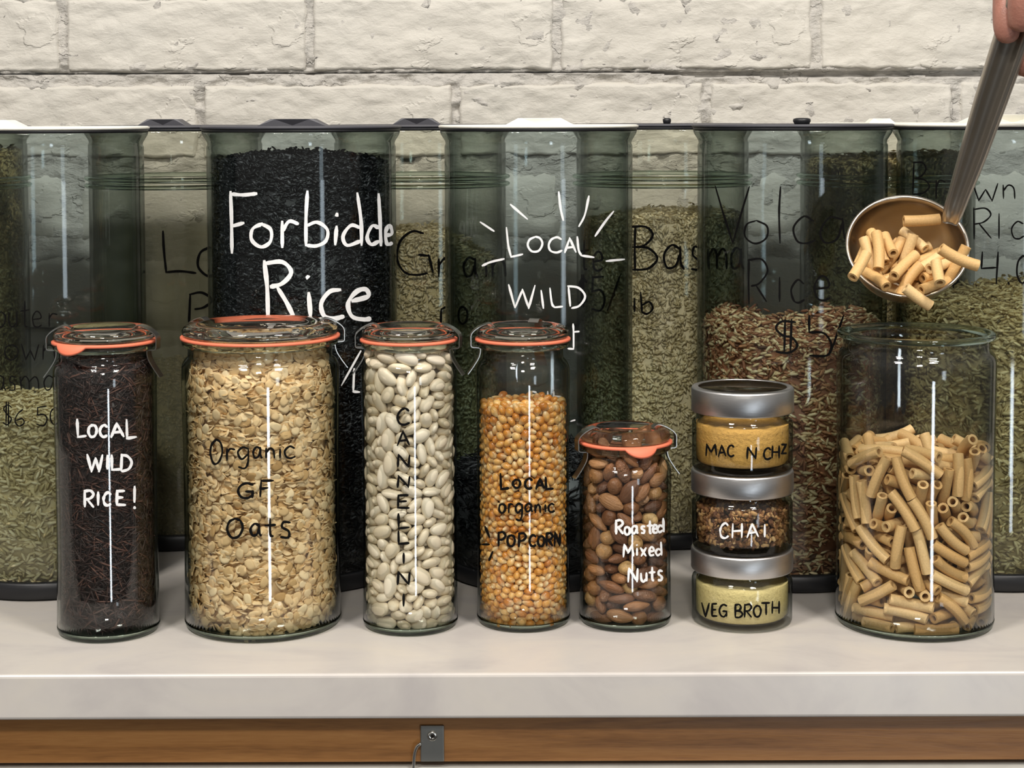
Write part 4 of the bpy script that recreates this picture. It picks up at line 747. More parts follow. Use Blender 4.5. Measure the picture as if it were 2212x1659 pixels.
3,-216,-176,185,61,-60,50,-1,0,-267,-32,166,71,-51,-27,38,1,-110,-194,194,37,60,-23,-66,0,-17,-214,227,94,13,26,-8,1,80,-210,186,33,5,93,-2,2,190,-184,180,98,8,-14,3,1,210,-83,215,2,-85,-50,2,2,-261,-83,191,31,-51,-79,5,
2,-63,-210,202,49,-25,-30,77,0,82,-260,205,90,21,0,36,1,177,-189,218,21,-8,-32,91,0,221,-22,230,1,-8,-23,-96,1,-203,-103,236,10,52,81,-20,2,-221,-37,209,3,-53,83,-2,3,-132,-240,208,21,13,12,95,0,123,-198,233,48,-75,-42,-6,
3,258,-69,237,17,-96,15,5,0,-255,-82,236,11,77,61,-3,1,-41,-268,181,21,-88,28,30,2,-149,-170,292,36,-2,-49,-78,3,-181,-132,272,52,46,-6,-71,1,70,-219,248,17,8,68,-69,0,109,-250,245,23,94,21,-2,2,173,-213,254,24,23,-13,-92,
1,201,-63,256,69,-65,8,-28,2,-233,-125,210,11,-11,-97,14,3,-270,-25,215,88,-11,-31,-30,0,-179,-205,222,34,-28,-18,87,3,-81,-258,214,39,-39,-26,78,0,-80,-208,241,79,29,-26,-45,2,12,-265,203,7,25,95,11,3,13,-220,256,38,2,-43,81,
0,21,-220,351,75,-44,48,2,1,38,-230,196,12,-68,-32,-63,2,197,-129,245,36,70,46,39,1,245,-117,243,16,81,52,13,2,218,-21,267,27,95,-1,-4,3,274,-23,245,74,12,-63,12,0,-175,-143,224,72,0,-43,-53,1,-227,-33,253,9,71,68,-6,
2,-131,-184,240,70,-2,-31,63,3,-166,-210,264,91,12,13,36,1,-30,-269,229,90,12,-25,30,0,35,-266,241,94,-9,6,29,1,25,-264,311,0,-66,-73,-4,0,153,-169,271,7,5,-92,35,2,139,-218,283,37,-83,29,-27,3,221,-169,261,43,-11,59,-66,
1,260,-65,273,99,6,6,-1,2,-225,-159,240,17,-49,-76,-36,3,-274,-27,262,83,-6,-46,27,0,-117,-243,248,6,-46,-86,-16,1,-108,-196,284,8,71,-47,-49,2,-232,-107,278,20,13,36,-89,3,-60,-269,265,27,86,-21,36,2,-4,-264,275,45,15,5,-87,
3,54,-267,345,11,13,97,12,0,65,-222,494,24,6,-54,80,1,56,-262,275,47,12,-3,86,0,188,-128,293,67,27,-17,65,2,237,-113,282,18,-87,43,-11,3,265,-23,295,1,-2,17,97,1,-268,-25,314,25,90,9,-33,3,-197,-185,263,44,8,29,-84,
0,-226,-62,304,60,22,-75,5,1,-41,-219,275,47,17,-10,85,2,-81,-212,325,70,-61,25,-26,3,107,-247,282,3,-91,38,-4,2,196,-195,300,89,-21,-10,37,3,235,-110,323,13,12,82,53,1,230,-59,309,12,86,3,47,2,-268,-71,291,66,22,-68,18,
3,-222,-21,332,43,61,-37,53,0,-95,-247,287,34,-2,10,-92,1,-202,-189,312,72,-47,50,-1,3,-27,-212,339,82,38,23,32,0,-118,-190,371,37,0,-75,-52,2,-1,-263,349,80,29,-5,-50,3,82,-261,316,34,-7,88,29,0,-38,-261,429,3,-74,65,9,
3,229,-74,362,11,41,-61,-66,1,228,-150,317,52,-47,52,47,3,271,-75,315,50,-33,48,-62,0,-222,-147,294,13,-18,91,32,1,-246,-106,325,41,-87,-22,-12,2,-153,-228,298,88,-10,40,-19,3,-179,-152,330,2,63,-22,73,0,-201,-59,353,13,-20,-2,-96,
1,-130,-234,333,31,-31,37,-81,3,-217,-23,517,0,2,26,96,0,71,-210,346,23,-67,-68,10,1,38,-263,385,64,16,-26,-69,3,62,-217,303,16,2,-95,-22,1,226,-31,399,25,-86,-42,8,2,160,-162,320,76,-63,-4,-1,3,207,-180,348,80,35,-20,43,
3,-263,-64,353,55,81,-6,-9,2,-215,-21,392,53,-74,23,33,3,-85,-263,324,28,-93,16,15,2,-32,-260,309,21,-78,55,-18,1,164,-213,333,25,-85,31,-31,0,119,-236,320,21,87,-42,4,1,196,-127,346,30,27,-20,-88,2,270,-80,357,63,47,32,52,
3,268,-24,332,94,-18,2,-27,0,-182,-106,342,2,-7,91,38,1,-266,-20,369,58,-79,9,12,2,-164,-201,346,33,78,51,-6,3,-207,-178,371,44,-38,-75,-30,1,-95,-238,364,78,7,1,61,2,-39,-211,405,87,1,-10,46,0,-49,-261,356,26,59,54,52,
3,140,-236,369,71,0,69,6,2,162,-153,371,39,64,-52,-39,3,240,-137,369,43,-43,40,-67,0,247,-96,404,8,15,59,-78,1,218,-30,352,53,-67,-43,25,2,-226,-144,343,30,41,2,-85,3,-247,-107,370,6,-2,3,-99,0,-175,-197,388,85,3,-6,50,
1,-177,-132,384,28,76,44,37,3,-79,-265,393,13,-15,82,51,0,-99,-200,454,49,55,66,7,2,-11,-258,390,3,-78,-60,-2,1,97,-253,371,73,-29,30,51,0,123,-193,353,48,-16,54,-66,1,193,-123,394,3,-19,-1,-97,2,209,-74,423,23,90,14,30,
3,268,-21,376,24,-94,-6,-17,0,-228,-141,400,64,64,-27,29,1,-272,-24,429,19,73,-14,63,2,-133,-239,392,5,-46,-17,86,3,-211,-186,423,78,-47,22,-31,0,-231,-25,460,73,-18,-62,-16,1,-89,-216,410,56,36,-25,-69,0,23,-212,409,86,35,-14,-32,
0,80,-214,391,82,5,23,50,2,186,-205,384,69,54,16,43,1,267,-58,413,56,-39,-54,-48,2,-239,-101,401,13,-7,-36,-91,3,-259,-60,389,2,4,-98,-15,2,-243,-66,423,17,97,11,-2,0,-85,-260,445,17,-88,1,-43,2,11,-261,429,19,75,-49,-37,
1,59,-263,427,27,35,-87,-18,2,211,-172,422,4,84,31,-42,0,159,-159,419,25,-36,-89,-2,1,236,-125,418,24,4,-43,86,2,173,-111,437,3,24,96,-3,3,269,-20,422,16,10,-84,49,0,-190,-98,424,64,-2,21,-72,3,-181,-156,429,29,86,-12,-39,
1,14,-272,476,8,46,-22,84,3,-200,-55,545,15,8,-87,-44,2,194,-124,563,7,70,60,-35,3,113,-251,418,35,13,-91,-12,0,156,-178,462,52,-82,18,8,1,215,-27,524,25,-92,25,-6,2,125,-190,401,21,60,-75,-13,3,231,-140,449,44,-87,14,9,
1,271,-33,466,63,22,-14,-72,2,-232,-123,445,3,-15,0,98,3,-268,-22,485,26,93,-6,23,0,-158,-209,419,0,-34,93,0,1,-163,-128,457,43,-28,-67,52,3,-34,-269,471,33,-14,-14,-91,2,74,-264,467,92,-25,18,18,3,56,-272,517,11,12,-56,-80,
1,84,-215,438,90,-38,8,17,2,89,-188,468,11,96,-22,5,0,165,-218,425,92,-18,-21,24,1,255,-92,459,87,-31,-3,36,3,267,-24,510,16,-2,96,19,0,-264,-72,462,13,60,75,21,1,-221,-65,500,96,6,-19,-15,2,-144,-233,449,90,25,8,-32,
3,-227,-164,469,60,-32,62,36,0,-268,-76,509,37,48,65,44,1,-56,-225,468,48,-42,-42,-63,2,-101,-202,505,0,93,-33,-3,0,3,-216,485,87,1,-20,43,3,33,-208,456,61,13,-4,-77,2,203,-166,477,83,-32,34,-28,3,200,-107,476,12,17,-83,-51,
1,264,-29,553,0,29,-93,-15,2,-206,-80,466,16,43,87,-16,3,-244,-119,487,15,91,30,21,0,-183,-188,465,5,52,-70,-47,1,-195,-131,499,4,58,-77,-22,2,-226,-105,534,23,-3,-28,-92,3,-117,-250,484,29,-82,31,35,0,-13,-223,556,23,63,72,15,
2,-30,-241,512,12,-59,-78,-8,1,112,-253,501,35,-13,-60,-69,2,107,-198,510,5,90,-32,-27,0,135,-231,458,51,8,5,-85,1,233,-139,494,14,-73,-59,29,3,226,-23,476,82,15,51,-17,1,-270,-27,535,6,51,-65,54,2,-131,-173,466,84,-17,-46,19,
3,-147,-147,500,2,-87,-46,12,1,-82,-258,505,19,-76,48,37,0,23,-234,525,63,22,26,-68,3,76,-231,536,22,-27,-92,13,0,106,-185,557,72,-2,-15,66,1,182,-132,518,16,-15,30,92,2,168,-216,491,15,-92,-24,24,0,239,-109,521,96,-14,14,-9,
1,240,-68,491,14,12,-3,97,2,-228,-160,525,40,27,75,43,3,-258,-71,553,13,-16,7,-97,0,-156,-213,493,0,-64,74,12,1,-188,-190,512,7,70,-62,32,0,-95,-212,547,93,30,-8,-15,2,-5,-277,540,34,-27,-70,-54,3,36,-220,591,74,-11,36,54,
1,139,-230,535,12,98,1,0,0,145,-166,514,6,90,-30,-26,1,198,-187,519,31,-25,27,-87,2,207,-65,550,22,15,12,95,3,267,-70,528,74,49,44,4,1,-212,-17,566,40,-52,-44,-59,2,-133,-240,535,74,-52,12,-39,3,-197,-191,564,26,-42,-79,-33,
0,-261,-16,622,58,-80,1,3,1,-58,-261,545,65,8,21,-72,0,-49,-259,588,70,-25,22,-61,1,7,-267,593,83,-3,-4,-54,3,82,-201,585,93,-1,-21,-28,1,265,-29,681,98,5,-12,0,2,157,-171,551,35,-78,-48,13,3,247,-110,558,13,3,-83,53,
1,211,-27,572,19,92,-28,12,2,-185,-139,542,33,57,-52,-53,3,-214,-85,573,85,15,3,-49,0,-145,-179,538,3,91,39,-9,1,-221,-74,684,17,74,63,-5,2,44,-259,561,41,-3,-16,89,3,-28,-268,627,14,79,57,-14,1,101,-248,569,3,50,-86,-2,
3,195,-116,611,80,28,3,51,1,233,-155,550,56,68,37,25,2,257,-85,612,64,38,2,-66,3,258,-69,577,4,22,96,13,0,-220,-144,572,90,-25,-22,24,1,-264,-29,579,30,-2,-15,93,2,-148,-216,573,7,-20,96,-8,3,-166,-153,579,10,-77,56,26,
1,-101,-254,579,54,-10,42,71,0,-21,-215,603,3,18,12,96,3,151,-220,576,45,-2,-4,88,2,191,-192,569,33,-70,-61,-11,3,235,-141,594,71,-12,-27,62,0,206,-78,590,49,4,-19,84,1,265,-28,597,22,93,-24,-2,2,-248,-118,589,78,-7,-48,-37,
0,-90,-210,598,60,-9,13,77,1,-182,-199,609,37,55,-73,-13,2,-256,-26,666,10,99,1,1,0,-36,-220,658,81,19,30,-45,1,-132,-169,698,13,-44,81,-34,1,128,-237,606,5,-20,96,-8,3,209,-17,655,6,3,56,-81,0,148,-154,592,97,11,-16,2,
2,222,-67,647,58,-23,74,-20,3,211,-26,614,13,26,94,14,0,-214,-155,614,1,44,-82,-34,1,-259,-64,602,91,28,0,28,3,-212,-175,650,29,-84,44,6,0,-216,-23,703,3,11,-80,-58,1,-83,-256,628,4,1,-96,-23,2,-109,-239,665,18,-26,82,-46,
0,23,-261,631,73,-25,12,-61,1,72,-212,671,69,-48,5,-53,3,68,-265,602,12,6,-13,-97,0,110,-187,618,8,68,64,-32,2,169,-198,613,5,-91,36,16,3,209,-168,618,39,-17,-36,82,0,189,-112,656,71,1,-15,67,1,265,-28,637,21,3,21,94,
3,-252,-97,630,21,91,29,-14,0,-135,-233,618,66,46,-16,-56,1,-135,-177,607,28,-81,47,-18,3,-12,-269,668,62,-8,11,76,3,-12,-206,701,29,59,73,11,1,62,-219,627,4,-96,6,24,0,156,-221,649,5,-94,-30,-11,1,239,-127,637,91,-23,-6,30,
2,235,-123,678,5,77,-61,9,3,263,-80,662,28,-55,77,-8,1,-225,-54,639,8,41,90,-2,3,-164,-165,635,88,-12,-31,-32,1,-62,-263,673,4,-92,-20,-30,2,-73,-247,750,56,-9,14,-80,3,-61,-219,815,22,27,8,-92,0,19,-228,666,38,8,10,91,
1,34,-215,707,63,53,-42,-36,3,104,-246,642,79,10,1,-59,1,194,-93,752,66,-21,-19,-69,2,162,-162,655,51,33,-75,21,3,165,-131,685,8,69,-68,16,0,204,-80,700,50,-73,-43,13,1,219,-27,705,52,-77,32,-10,2,-198,-100,621,75,30,-36,45,
3,-266,-75,660,14,62,66,-38,0,-164,-217,656,26,-19,-11,93,1,-118,-186,652,27,34,7,89,3,-89,-260,710,14,1,23,95,1,-230,-31,750,57,-32,-13,73,2,30,-273,697,9,-15,-25,-94,1,70,-263,654,11,-68,-47,-54,0,117,-185,663,65,-17,2,-72,
3,260,-69,711,60,72,-33,-4,0,-235,-123,656,43,-12,29,-84,1,-254,-112,705,60,56,-20,-52,2,-139,-225,699,13,98,9,-1,3,-186,-194,688,11,93,25,19,1,-61,-216,710,48,34,24,76,0,-33,-264,713,18,-89,-27,29,3,117,-246,681,87,-9,-4,47,
0,115,-207,712,16,-14,77,-59,2,204,-177,661,76,-15,-38,49,0,243,-106,717,29,-25,-89,20,1,270,-31,726,55,-35,-1,-74,2,-179,-142,662,77,-35,-18,-49,3,-268,-61,702,30,59,58,-45,0,-124,-234,740,27,-12,-9,-94,3,-22,-224,743,29,25,89,20,
2,24,-261,741,20,50,83,3,3,66,-214,789,92,-13,9,32,1,75,-258,715,32,-32,-17,-86,0,170,-213,691,22,91,32,-3,1,200,-133,715,19,64,-35,-64,2,219,-38,749,12,78,-56,-21,3,272,-28,772,24,48,73,40,0,-216,-152,691,9,-47,83,-24,
1,-219,-70,726,63,-6,-19,-74,2,-210,-182,743,26,72,6,-62,3,-162,-142,711,29,85,39,14,0,-259,-87,756,55,50,56,34,1,-23,-271,760,95,24,-15,0,0,66,-221,746,91,-22,18,-27,1,-5,-220,826,18,-70,66,-15,3,124,-249,726,79,48,34,1,
2,158,-166,719,33,-90,24,10,3,222,-170,711,56,-68,-42,14,1,257,-84,757,45,-8,27,-84,2,-202,-122,724,10,60,-72,30,3,-274,-24,715,67,-24,-51,-46,0,-159,-193,731,2,-88,-44,-14,2,-204,-22,793,1,1,-24,-96,3,-106,-244,782,74,-35,-24,50,
2,87,-264,766,78,59,2,16,3,44,-271,796,92,-16,-33,-2,2,189,-151,784,83,-17,3,-52,0,165,-216,738,86,-27,22,33,1,231,-140,752,17,15,-96,-6,2,226,-33,791,39,8,-16,89,3,273,-29,819,32,-60,72,-4,1,-273,-31,770,48,-65,-46,34,
2,-130,-187,770,1,-57,-81,-7,1,-37,-223,783,19,48,85,2,2,-48,-254,854,64,-34,-28,62,0,16,-227,781,69,36,32,52,3,112,-219,769,18,-59,19,75,1,170,-142,837,29,-78,-28,46,2,139,-173,765,12,-16,27,-93,3,197,-185,753,79,-8,-29,-52,
0,246,-121,791,17,82,50,17,1,256,-75,816,4,23,78,-56,2,-202,-91,767,26,-4,9,95,3,-267,-21,819,5,10,-54,82,0,-179,-206,776,29,-29,-88,18,1,-178,-147,761,29,10,-94,3,3,-67,-267,792,25,-87,21,35,2,-19,-273,807,23,-11,-93,-22,
1,98,-251,815,78,-15,-18,-57,0,165,-212,783,53,1,-6,-83,1,223,-147,819,43,-3,-18,87,2,205,-94,799,31,-38,40,-76,0,-234,-135,760,88,-16,-40,-15,1,-232,-58,801,75,56,-33,-1,2,-153,-227,806,16,45,7,86,3,-167,-176,807,33,66,55,-37,
1,-99,-253,831,26,-18,26,90,2,-84,-245,876,15,-50,83,-16,0,6,-273,842,24,-6,-93,-22,3,93,-198,824,90,4,-22,-34,1,258,-91,911,29,53,-12,-77,2,144,-219,822,8,70,70,-2,3,189,-191,820,26,-78,49,-23,0,204,-103,852,23,88,25,-30,
1,225,-31,834,87,17,5,-43,2,-234,-115,802,97,-12,-12,5,3,-269,-70,807,18,59,35,69,0,-114,-195,811,28,79,-53,-2,3,-166,-213,877,4,18,-95,-21,2,39,-223,873,40,-23,85,-19,1,50,-230,828,45,14,-6,-87,3,206,-95,904,6,14,41,-89,
0,209,-165,857,3,-74,65,10,1,252,-113,855,41,50,2,75,2,210,-63,869,36,-8,26,88,3,270,-19,863,81,-53,-1,-23,0,-210,-163,809,66,53,40,33,1,-260,-57,854,34,-4,-27,-89,3,-198,-195,847,61,-61,49,7,0,-202,-50,868,76,34,-8,52,
1,-40,-263,903,77,-10,-22,58,3,-152,-166,884,13,6,97,13,0,-13,-227,874,46,61,-62,-8,2,1,-230,981,24,-37,31,83,3,127,-243,858,24,-19,94,-9,2,164,-201,858,10,90,-40,7,3,230,-139,893,5,-99,0,-6,1,265,-61,863,46,16,-80,32,
2,-240,-94,835,96,-12,-4,19,3,-253,-107,880,28,-46,-80,21,0,-132,-227,852,48,13,-20,-83,2,-220,-34,917,1,64,63,-42,3,-126,-236,895,79,-13,-12,56,2,16,-273,888,42,-6,-87,-20,3,69,-219,924,17,23,95,4,1,72,-260,859,43,-75,-47,13,
0,135,-161,884,27,5,17,94,1,198,-186,897,16,-35,89,-21,3,229,-24,886,61,24,-67,32,0,-196,-103,866,15,-5,9,-97,1,-248,-16,868,83,-54,0,0,2,-133,-165,842,90,-24,5,34,3,-181,-146,845,44,40,-79,-6,1,-89,-253,922,8,-65,-72,18,
2,-97,-193,890,37,-28,38,79,0,5,-223,914,24,1,-93,24,1,-3,-268,944,16,38,86,27,3,102,-251,896,94,4,18,-23,2,99,-205,872,15,-34,35,-85,0,228,-34,938,55,27,-9,-77,1,270,-33,910,11,65,-70,-24,2,-229,-150,852,31,-46,2,82,
3,-219,-82,903,12,-83,47,-24,1,-202,-191,905,49,9,78,35,2,-258,-78,933,66,41,-4,61,3,-96,-217,951,15,34,91,-11,0,-50,-216,943,55,-31,76,7,2,49,-266,918,37,-43,-11,-80,1,118,-239,938,76,-42,35,-32,3,150,-154,957,5,-6,-22,-96,
0,147,-220,898,30,-8,12,93,1,177,-137,900,10,-56,8,-81,2,227,-132,930,5,7,3,-99,3,276,-29,957,53,-50,-62,25,0,-238,-134,911,44,-36,-81,4,1,-267,-49,899,72,25,-7,-63,2,-153,-232,931,8,41,67,-60,3,-163,-160,924,42,-15,40,-79,
1,-53,-264,956,50,31,14,-78,0,36,-228,952,61,-27,-14,72,3,79,-263,950,84,-25,42,21,2,154,-185,925,94,-15,-2,-28,3,204,-174,942,13,-16,-71,66,0,226,-95,957,56,-34,-30,-67,2,-190,-130,903,59,-26,61,-44,3,-268,-25,940,25,92,24,10,
1,-214,-161,943,96,-13,-10,15,3,-106,-258,971,77,58,-7,-21,0,-107,-243,1018,15,56,-78,20,1,99,-254,992,91,-28,12,25,2,106,-193,969,70,52,38,-28,0,150,-225,963,91,-2,39,-5,2,223,-110,1014,94,-24,19,-8,3,233,-23,988,7,43,58,-67,
0,-212,-97,946,98,-5,3,14,2,-134,-186,934,67,20,50,-49,0,-252,-84,980,85,24,10,43,1,-13,-275,994,51,32,-41,68,0,43,-270,990,22,40,35,-80,3,56,-219,993,7,-73,-60,27,2,186,-206,988,45,-76,-14,43,3,236,-147,977,11,56,-29,-76,
0,253,-78,1034,6,-93,31,-10,1,266,-79,981,3,-70,0,-70,2,-228,-134,974,16,-6,93,30,3,-273,-31,982,13,-71,64,-21,1,-180,-199,961,48,62,47,37,2,-219,-23,968,20,42,-54,68,3,-65,-270,1008,53,-25,69,40,0,-2,-226,1034,58,-52,1,61,
3,72,-266,1051,78,8,60,-2,1,90,-222,1022,2,-52,-77,34,0,150,-178,998,19,33,-83,-38,1,195,-143,985,44,60,42,50,3,221,-64,988,51,-7,69,48,0,-165,-135,975,5,42,20,-87,1,-220,-61,1016,37,-11,-32,-86,2,-140,-222,983,60,64,46,5,
3,-152,-175,999,38,-30,-81,-31,0,-200,-95,994,89,-36,21,15,1,-49,-232,1002,74,-62,4,-22,1,-41,-219,1054,56,-44,-5,69,3,137,-233,1016,35,59,-59,-40,0,101,-179,1041,95,2,27,-5,2,220,-171,1022,26,-38,71,-52,1,275,-32,1012,34,-64,-46,49,
2,-202,-168,993,60,-69,-38,-1,3,-276,-30,1030,32,66,-46,-48,0,-128,-190,1026,37,-8,-84,-37,1,-184,-207,1017,8,36,69,60,2,-216,-65,1063,13,-98,-2,-8,3,-79,-260,1060,40,-71,56,0,1,-179,-110,1036,15,-61,66,39,2,25,-263,1037,27,-34,79,-40,
1,118,-248,1065,53,71,40,17,2,153,-161,1047,17,70,-59,33,3,231,-23,1094,15,61,-17,75,0,168,-212,1043,14,-17,-31,-91,1,235,-138,1058,7,48,-78,36,2,212,-90,1065,75,0,25,59,0,-231,-140,1019,4,86,-44,22,1,-262,-88,1033,60,-21,-69,33,
2,-136,-236,1053,94,9,-24,-16,0,-227,-21,1038,29,-40,51,69,1,-28,-274,1054,57,-64,-8,-48,2,-70,-216,1093,97,14,-5,-9,0,24,-276,1090,8,-3,-65,-74,3,79,-217,1070,51,2,-6,85,1,179,-122,1114,36,67,62,-13,2,174,-205,1087,19,16,-94,20,
3,192,-163,1044,43,-50,-13,73,0,220,-26,1043,26,-6,-93,-19,1,270,-33,1064,64,18,-18,-71,3,-268,-23,1077,22,-4,-94,-22,0,-91,-209,1044,86,-24,43,2,1,-175,-160,1049,5,65,58,46,2,-230,-74,1112,38,43,3,81,3,-57,-267,1105,60,23,-75,-9,
2,33,-224,1080,44,-17,-39,78,1,115,-194,1082,51,19,31,77,2,152,-167,1103,7,38,-75,52,3,199,-97,1149,40,-31,34,78,0,206,-179,1109,47,-36,-36,-71,1,174,-118,1059,22,79,36,-43,2,216,-78,1103,29,78,-53,-2,3,258,-103,1082,3,62,-45,62,
0,-237,-118,1061,27,14,-91,-25,1,-267,-76,1092,71,-33,51,-34,2,-178,-209,1074,85,-30,-13,-38,1,-11,-240,1096,35,34,-36,78,2,-113,-249,1099,22,0,-25,93,0,32,-264,1135,83,-35,-1,-42,3,79,-261,1102,29,81,45,-18,0,97,-183,1130,16,30,87,34,
2,121,-238,1116,28,-3,-93,19,3,230,-138,1106,23,-92,19,-19,0,251,-97,1137,72,-10,12,-67,1,266,-23,1131,9,24,60,75,2,-220,-163,1071,41,-68,49,33,3,-228,-25,1096,39,-32,-85,-7,0,-126,-190,1084,51,52,67,6,2,-193,-109,1091,10,-44,75,-45,
3,-19,-274,1131,68,-19,-66,-18,0,-17,-118,1290,77,16,-60,6,1,61,-218,1120,89,-25,31,16,0,160,-211,1134,8,-17,-96,-13,1,222,-148,1148,21,-88,32,-26,2,214,-43,1137,18,2,95,20,3,263,-61,1102,94,5,-23,-22,0,-207,-161,1127,96,4,-7,22,
1,-272,-28,1129,33,79,-13,-47,2,-172,-213,1120,32,3,24,91,0,-227,-21,1152,22,31,-54,74,1,-55,-265,1174,10,-77,44,43,3,-194,-23,1281,17,-4,-95,-23,3,86,-262,1155,36,36,48,-70,0,135,-191,1179,84,-44,-20,-20,2,190,-183,1165,18,28,87,-33,
3,246,-111,1180,60,-78,-9,5,0,223,-67,1187,79,-7,59,-11,1,270,-61,1175,6,67,-30,66,2,-248,-124,1124,1,67,10,72,0,-151,-173,1138,26,42,-86,-7,1,-170,-164,1095,87,14,0,-44,3,-103,-258,1200,34,2,77,53,2,-10,-278,1188,72,55,31,-27,
1,89,-220,1165,51,82,-18,16,0,141,-239,1172,9,29,-75,-57,1,176,-140,1171,86,-47,-13,2,2,246,-122,1263,1,56,-57,-58,3,247,-23,1186,54,51,-23,61,0,-203,-188,1165,68,59,-10,-39,1,-257,-77,1159,94,-4,-32,2,2,-144,-233,1160,23,92,-29,-3,
1,-47,-230,1140,11,33,34,-86,0,9,-236,1169,59,78,16,-4,3,45,-269,1185,25,44,4,85,2,176,-171,1212,93,10,8,-31,3,196,-106,1202,3,30,44,-83,1,275,-29,1227,7,68,-32,-64,2,-202,-107,1139,20,79,53,-18,3,-203,-61,1154,32,-2,-28,-89,
0,-103,-203,1130,68,-6,5,-72,1,-174,-150,1175,50,85,8,-3,3,-91,-258,1144,37,63,-2,-67,2,-37,-214,1193,3,79,44,-40,1,-14,-278,1250,70,54,34,-29,0,93,-257,1206,95,-22,-8,14,1,227,-149,1198,49,12,34,-78,2,213,-78,1247,61,55,-32,-46,
3,227,-30,1230,82,2,-3,-56,0,-236,-134,1183,3,-32,-90,26,1,-275,-32,1186,66,-25,57,-40,2,-124,-176,1170,78,15,15,57,1,-86,-219,1176,83,-52,-2,-17,0,0,-238,1221,96,5,20,-13,2,45,-70,1298,40,20,-55,69,3,54,-221,1203,17,23,39,-87,
0,106,-205,1220,18,-50,7,83,1,133,-30,1291,60,1,25,-75,2,153,-228,1220,22,24,-92,-17,3,218,-172,1242,75,19,62,-1,0,250,-120,1338,12,63,-38,65,1,256,-88,1223,24,59,76,1,2,-200,-96,1185,12,-91,33,17,3,-266,-24,1235,18,-97,0,5,
0,-166,-205,1199,3,69,-70,-14,1,-212,-179,1222,14,-43,-48,74,3,-59,-266,1229,83,-25,32,35,0,-138,-175,1259,7,53,-14,-82,1,-14,-71,1302,40,-74,-38,-36,0,37,-118,1283,32,92,11,12,1,44,-274,1241,44,-25,-68,-52,2,135,-160,1249,82,-23,-1,50,
3,80,-28,1289,29,-87,-30,21,0,179,-194,1255,38,-73,46,-31,1,192,-134,1248,26,-41,27,82,2,226,-81,1309,1,-68,-21,-69,3,260,-66,1263,26,-14,23,-92,0,-243,-134,1239,13,63,38,-65,1,-260,-81,1206,60,6,-36,70,2,-98,-256,1260,84,-30,-33,-26,
1,-47,-273,1304,5,-21,-58,-78,3,-72,-72,1287,19,5,83,-50,0,51,-228,1248,94,30,-1,7,1,5,-188,1300,49,-32,-1,-80,2,22,-99,1336,67,21,-68,16,3,102,-258,1253,56,79,17,14,1,91,-123,1319,9,-24,-92,-27,2,223,-159,1294,14,86,41,22,
3,188,-106,1282,48,85,-14,1,0,188,-34,1310,18,-81,53,-11,1,228,-30,1275,9,-93,4,33,3,-231,-43,1195,17,-90,26,28,0,-121,-210,1219,76,2,-62,12,1,-220,-168,1291,30,-70,-8,-63,2,-173,-73,1293,56,-8,-2,-81,3,-78,-217,1228,36,66,53,38,
1,-92,-26,1293,19,-5,-94,-25,2,12,-277,1312,49,-39,61,47,3,52,-213,1294,28,56,76,-14,0,7,-25,1318,19,-7,-91,-32,2,69,-161,1282,38,-90,-12,9,3,133,-87,1306,36,71,56,18,0,141,-226,1271,72,20,34,56,1,217,-105,1369,74,-8,-51,-41,
2,147,-36,1334,4,53,81,21,3,273,-20,1290,57,40,-58,40,0,-213,-92,1231,60,9,17,77,1,-261,-88,1259,47,10,67,54,2,-157,-224,1243,25,24,91,17,3,-184,-152,1234,21,35,68,59,0,-223,-60,1312,63,-44,35,-51,1,-48,-234,1262,45,31,40,72,
2,-92,-166,1295,42,9,-28,85,3,-125,-71,1308,25,15,-95,-2,0,5,-235,1274,15,-37,-32,85,1,-41,-162,1317,8,53,-81,19,2,32,-149,1320,99,6,-2,4,3,94,-209,1274,71,-47,45,-25,0,122,-182,1298,94,-24,18,-3,1,97,-58,1321,50,-43,-63,-39,
2,172,-213,1303,29,-15,20,-91,3,173,-155,1293,72,17,-42,-51,0,177,-85,1339,67,-65,-21,23,1,269,-69,1307,62,-46,-59,19,2,-210,-110,1273,9,76,-60,-20,3,-229,-54,1261,90,-38,-3,-14,0,-154,-230,1297,36,-9,-78,48,1,-161,-127,1268,89,11,42,9,
2,-185,-25,1323,25,-5,-93,-21,3,-107,-213,1274,6,95,-4,-26,0,-97,-107,1327,49,73,25,-38,1,-84,-56,1332,53,-6,-1,84,2,57,-256,1333,87,-30,9,-35,3,33,-200,1335,43,5,-32,-83,0,54,-36,1343,43,44,62,47,1,61,-262,1288,76,-24,18,56,
2,144,-141,1333,68,7,-34,63,3,98,-21,1357,53,-38,-60,-43,0,213,-170,1336,4,86,31,38,1,232,-151,1394,64,44,59,-15,2,197,-32,1357,21,27,-80,-48,3,241,-29,1325,40,-46,77,-6,0,-247,-116,1314,40,46,0,78,1,-261,-21,1285,18,-14,77,57,
2,-181,-189,1272,77,-39,-42,25,3,-127,-118,1291,91,-3,33,-22,0,-191,-73,1346,21,-39,-37,-80,1,-107,-256,1318,52,79,-4,-29,2,-48,-109,1329,62,26,-56,-47,3,-16,-98,1371,43,69,-1,57,0,-32,-275,1358,11,-13,-78,-58,1,53,-154,1360,7,-75,-64,-4,
2,47,-24,1391,23,-95,-3,-14,3,106,-252,1308,60,-11,62,46,0,128,-84,1353,86,-31,-29,26,1,147,-32,1379,10,-80,54,-19,2,172,-196,1347,82,11,5,-54,3,198,-124,1324,32,-92,-3,15,0,191,-75,1397,67,54,-47,12,1,263,-70,1358,29,73,56,20,
2,-195,-128,1314,46,-68,51,-19,3,-267,-66,1307,14,73,-42,50,0,-187,-194,1332,4,-64,36,-66,1,-199,-191,1395,36,57,42,-59,2,-134,-26,1342,26,70,7,-64,3,-70,-220,1305,25,10,-6,-95,0,-97,-154,1341,20,-97,4,-4,1,-89,-30,1367,70,-13,29,63,
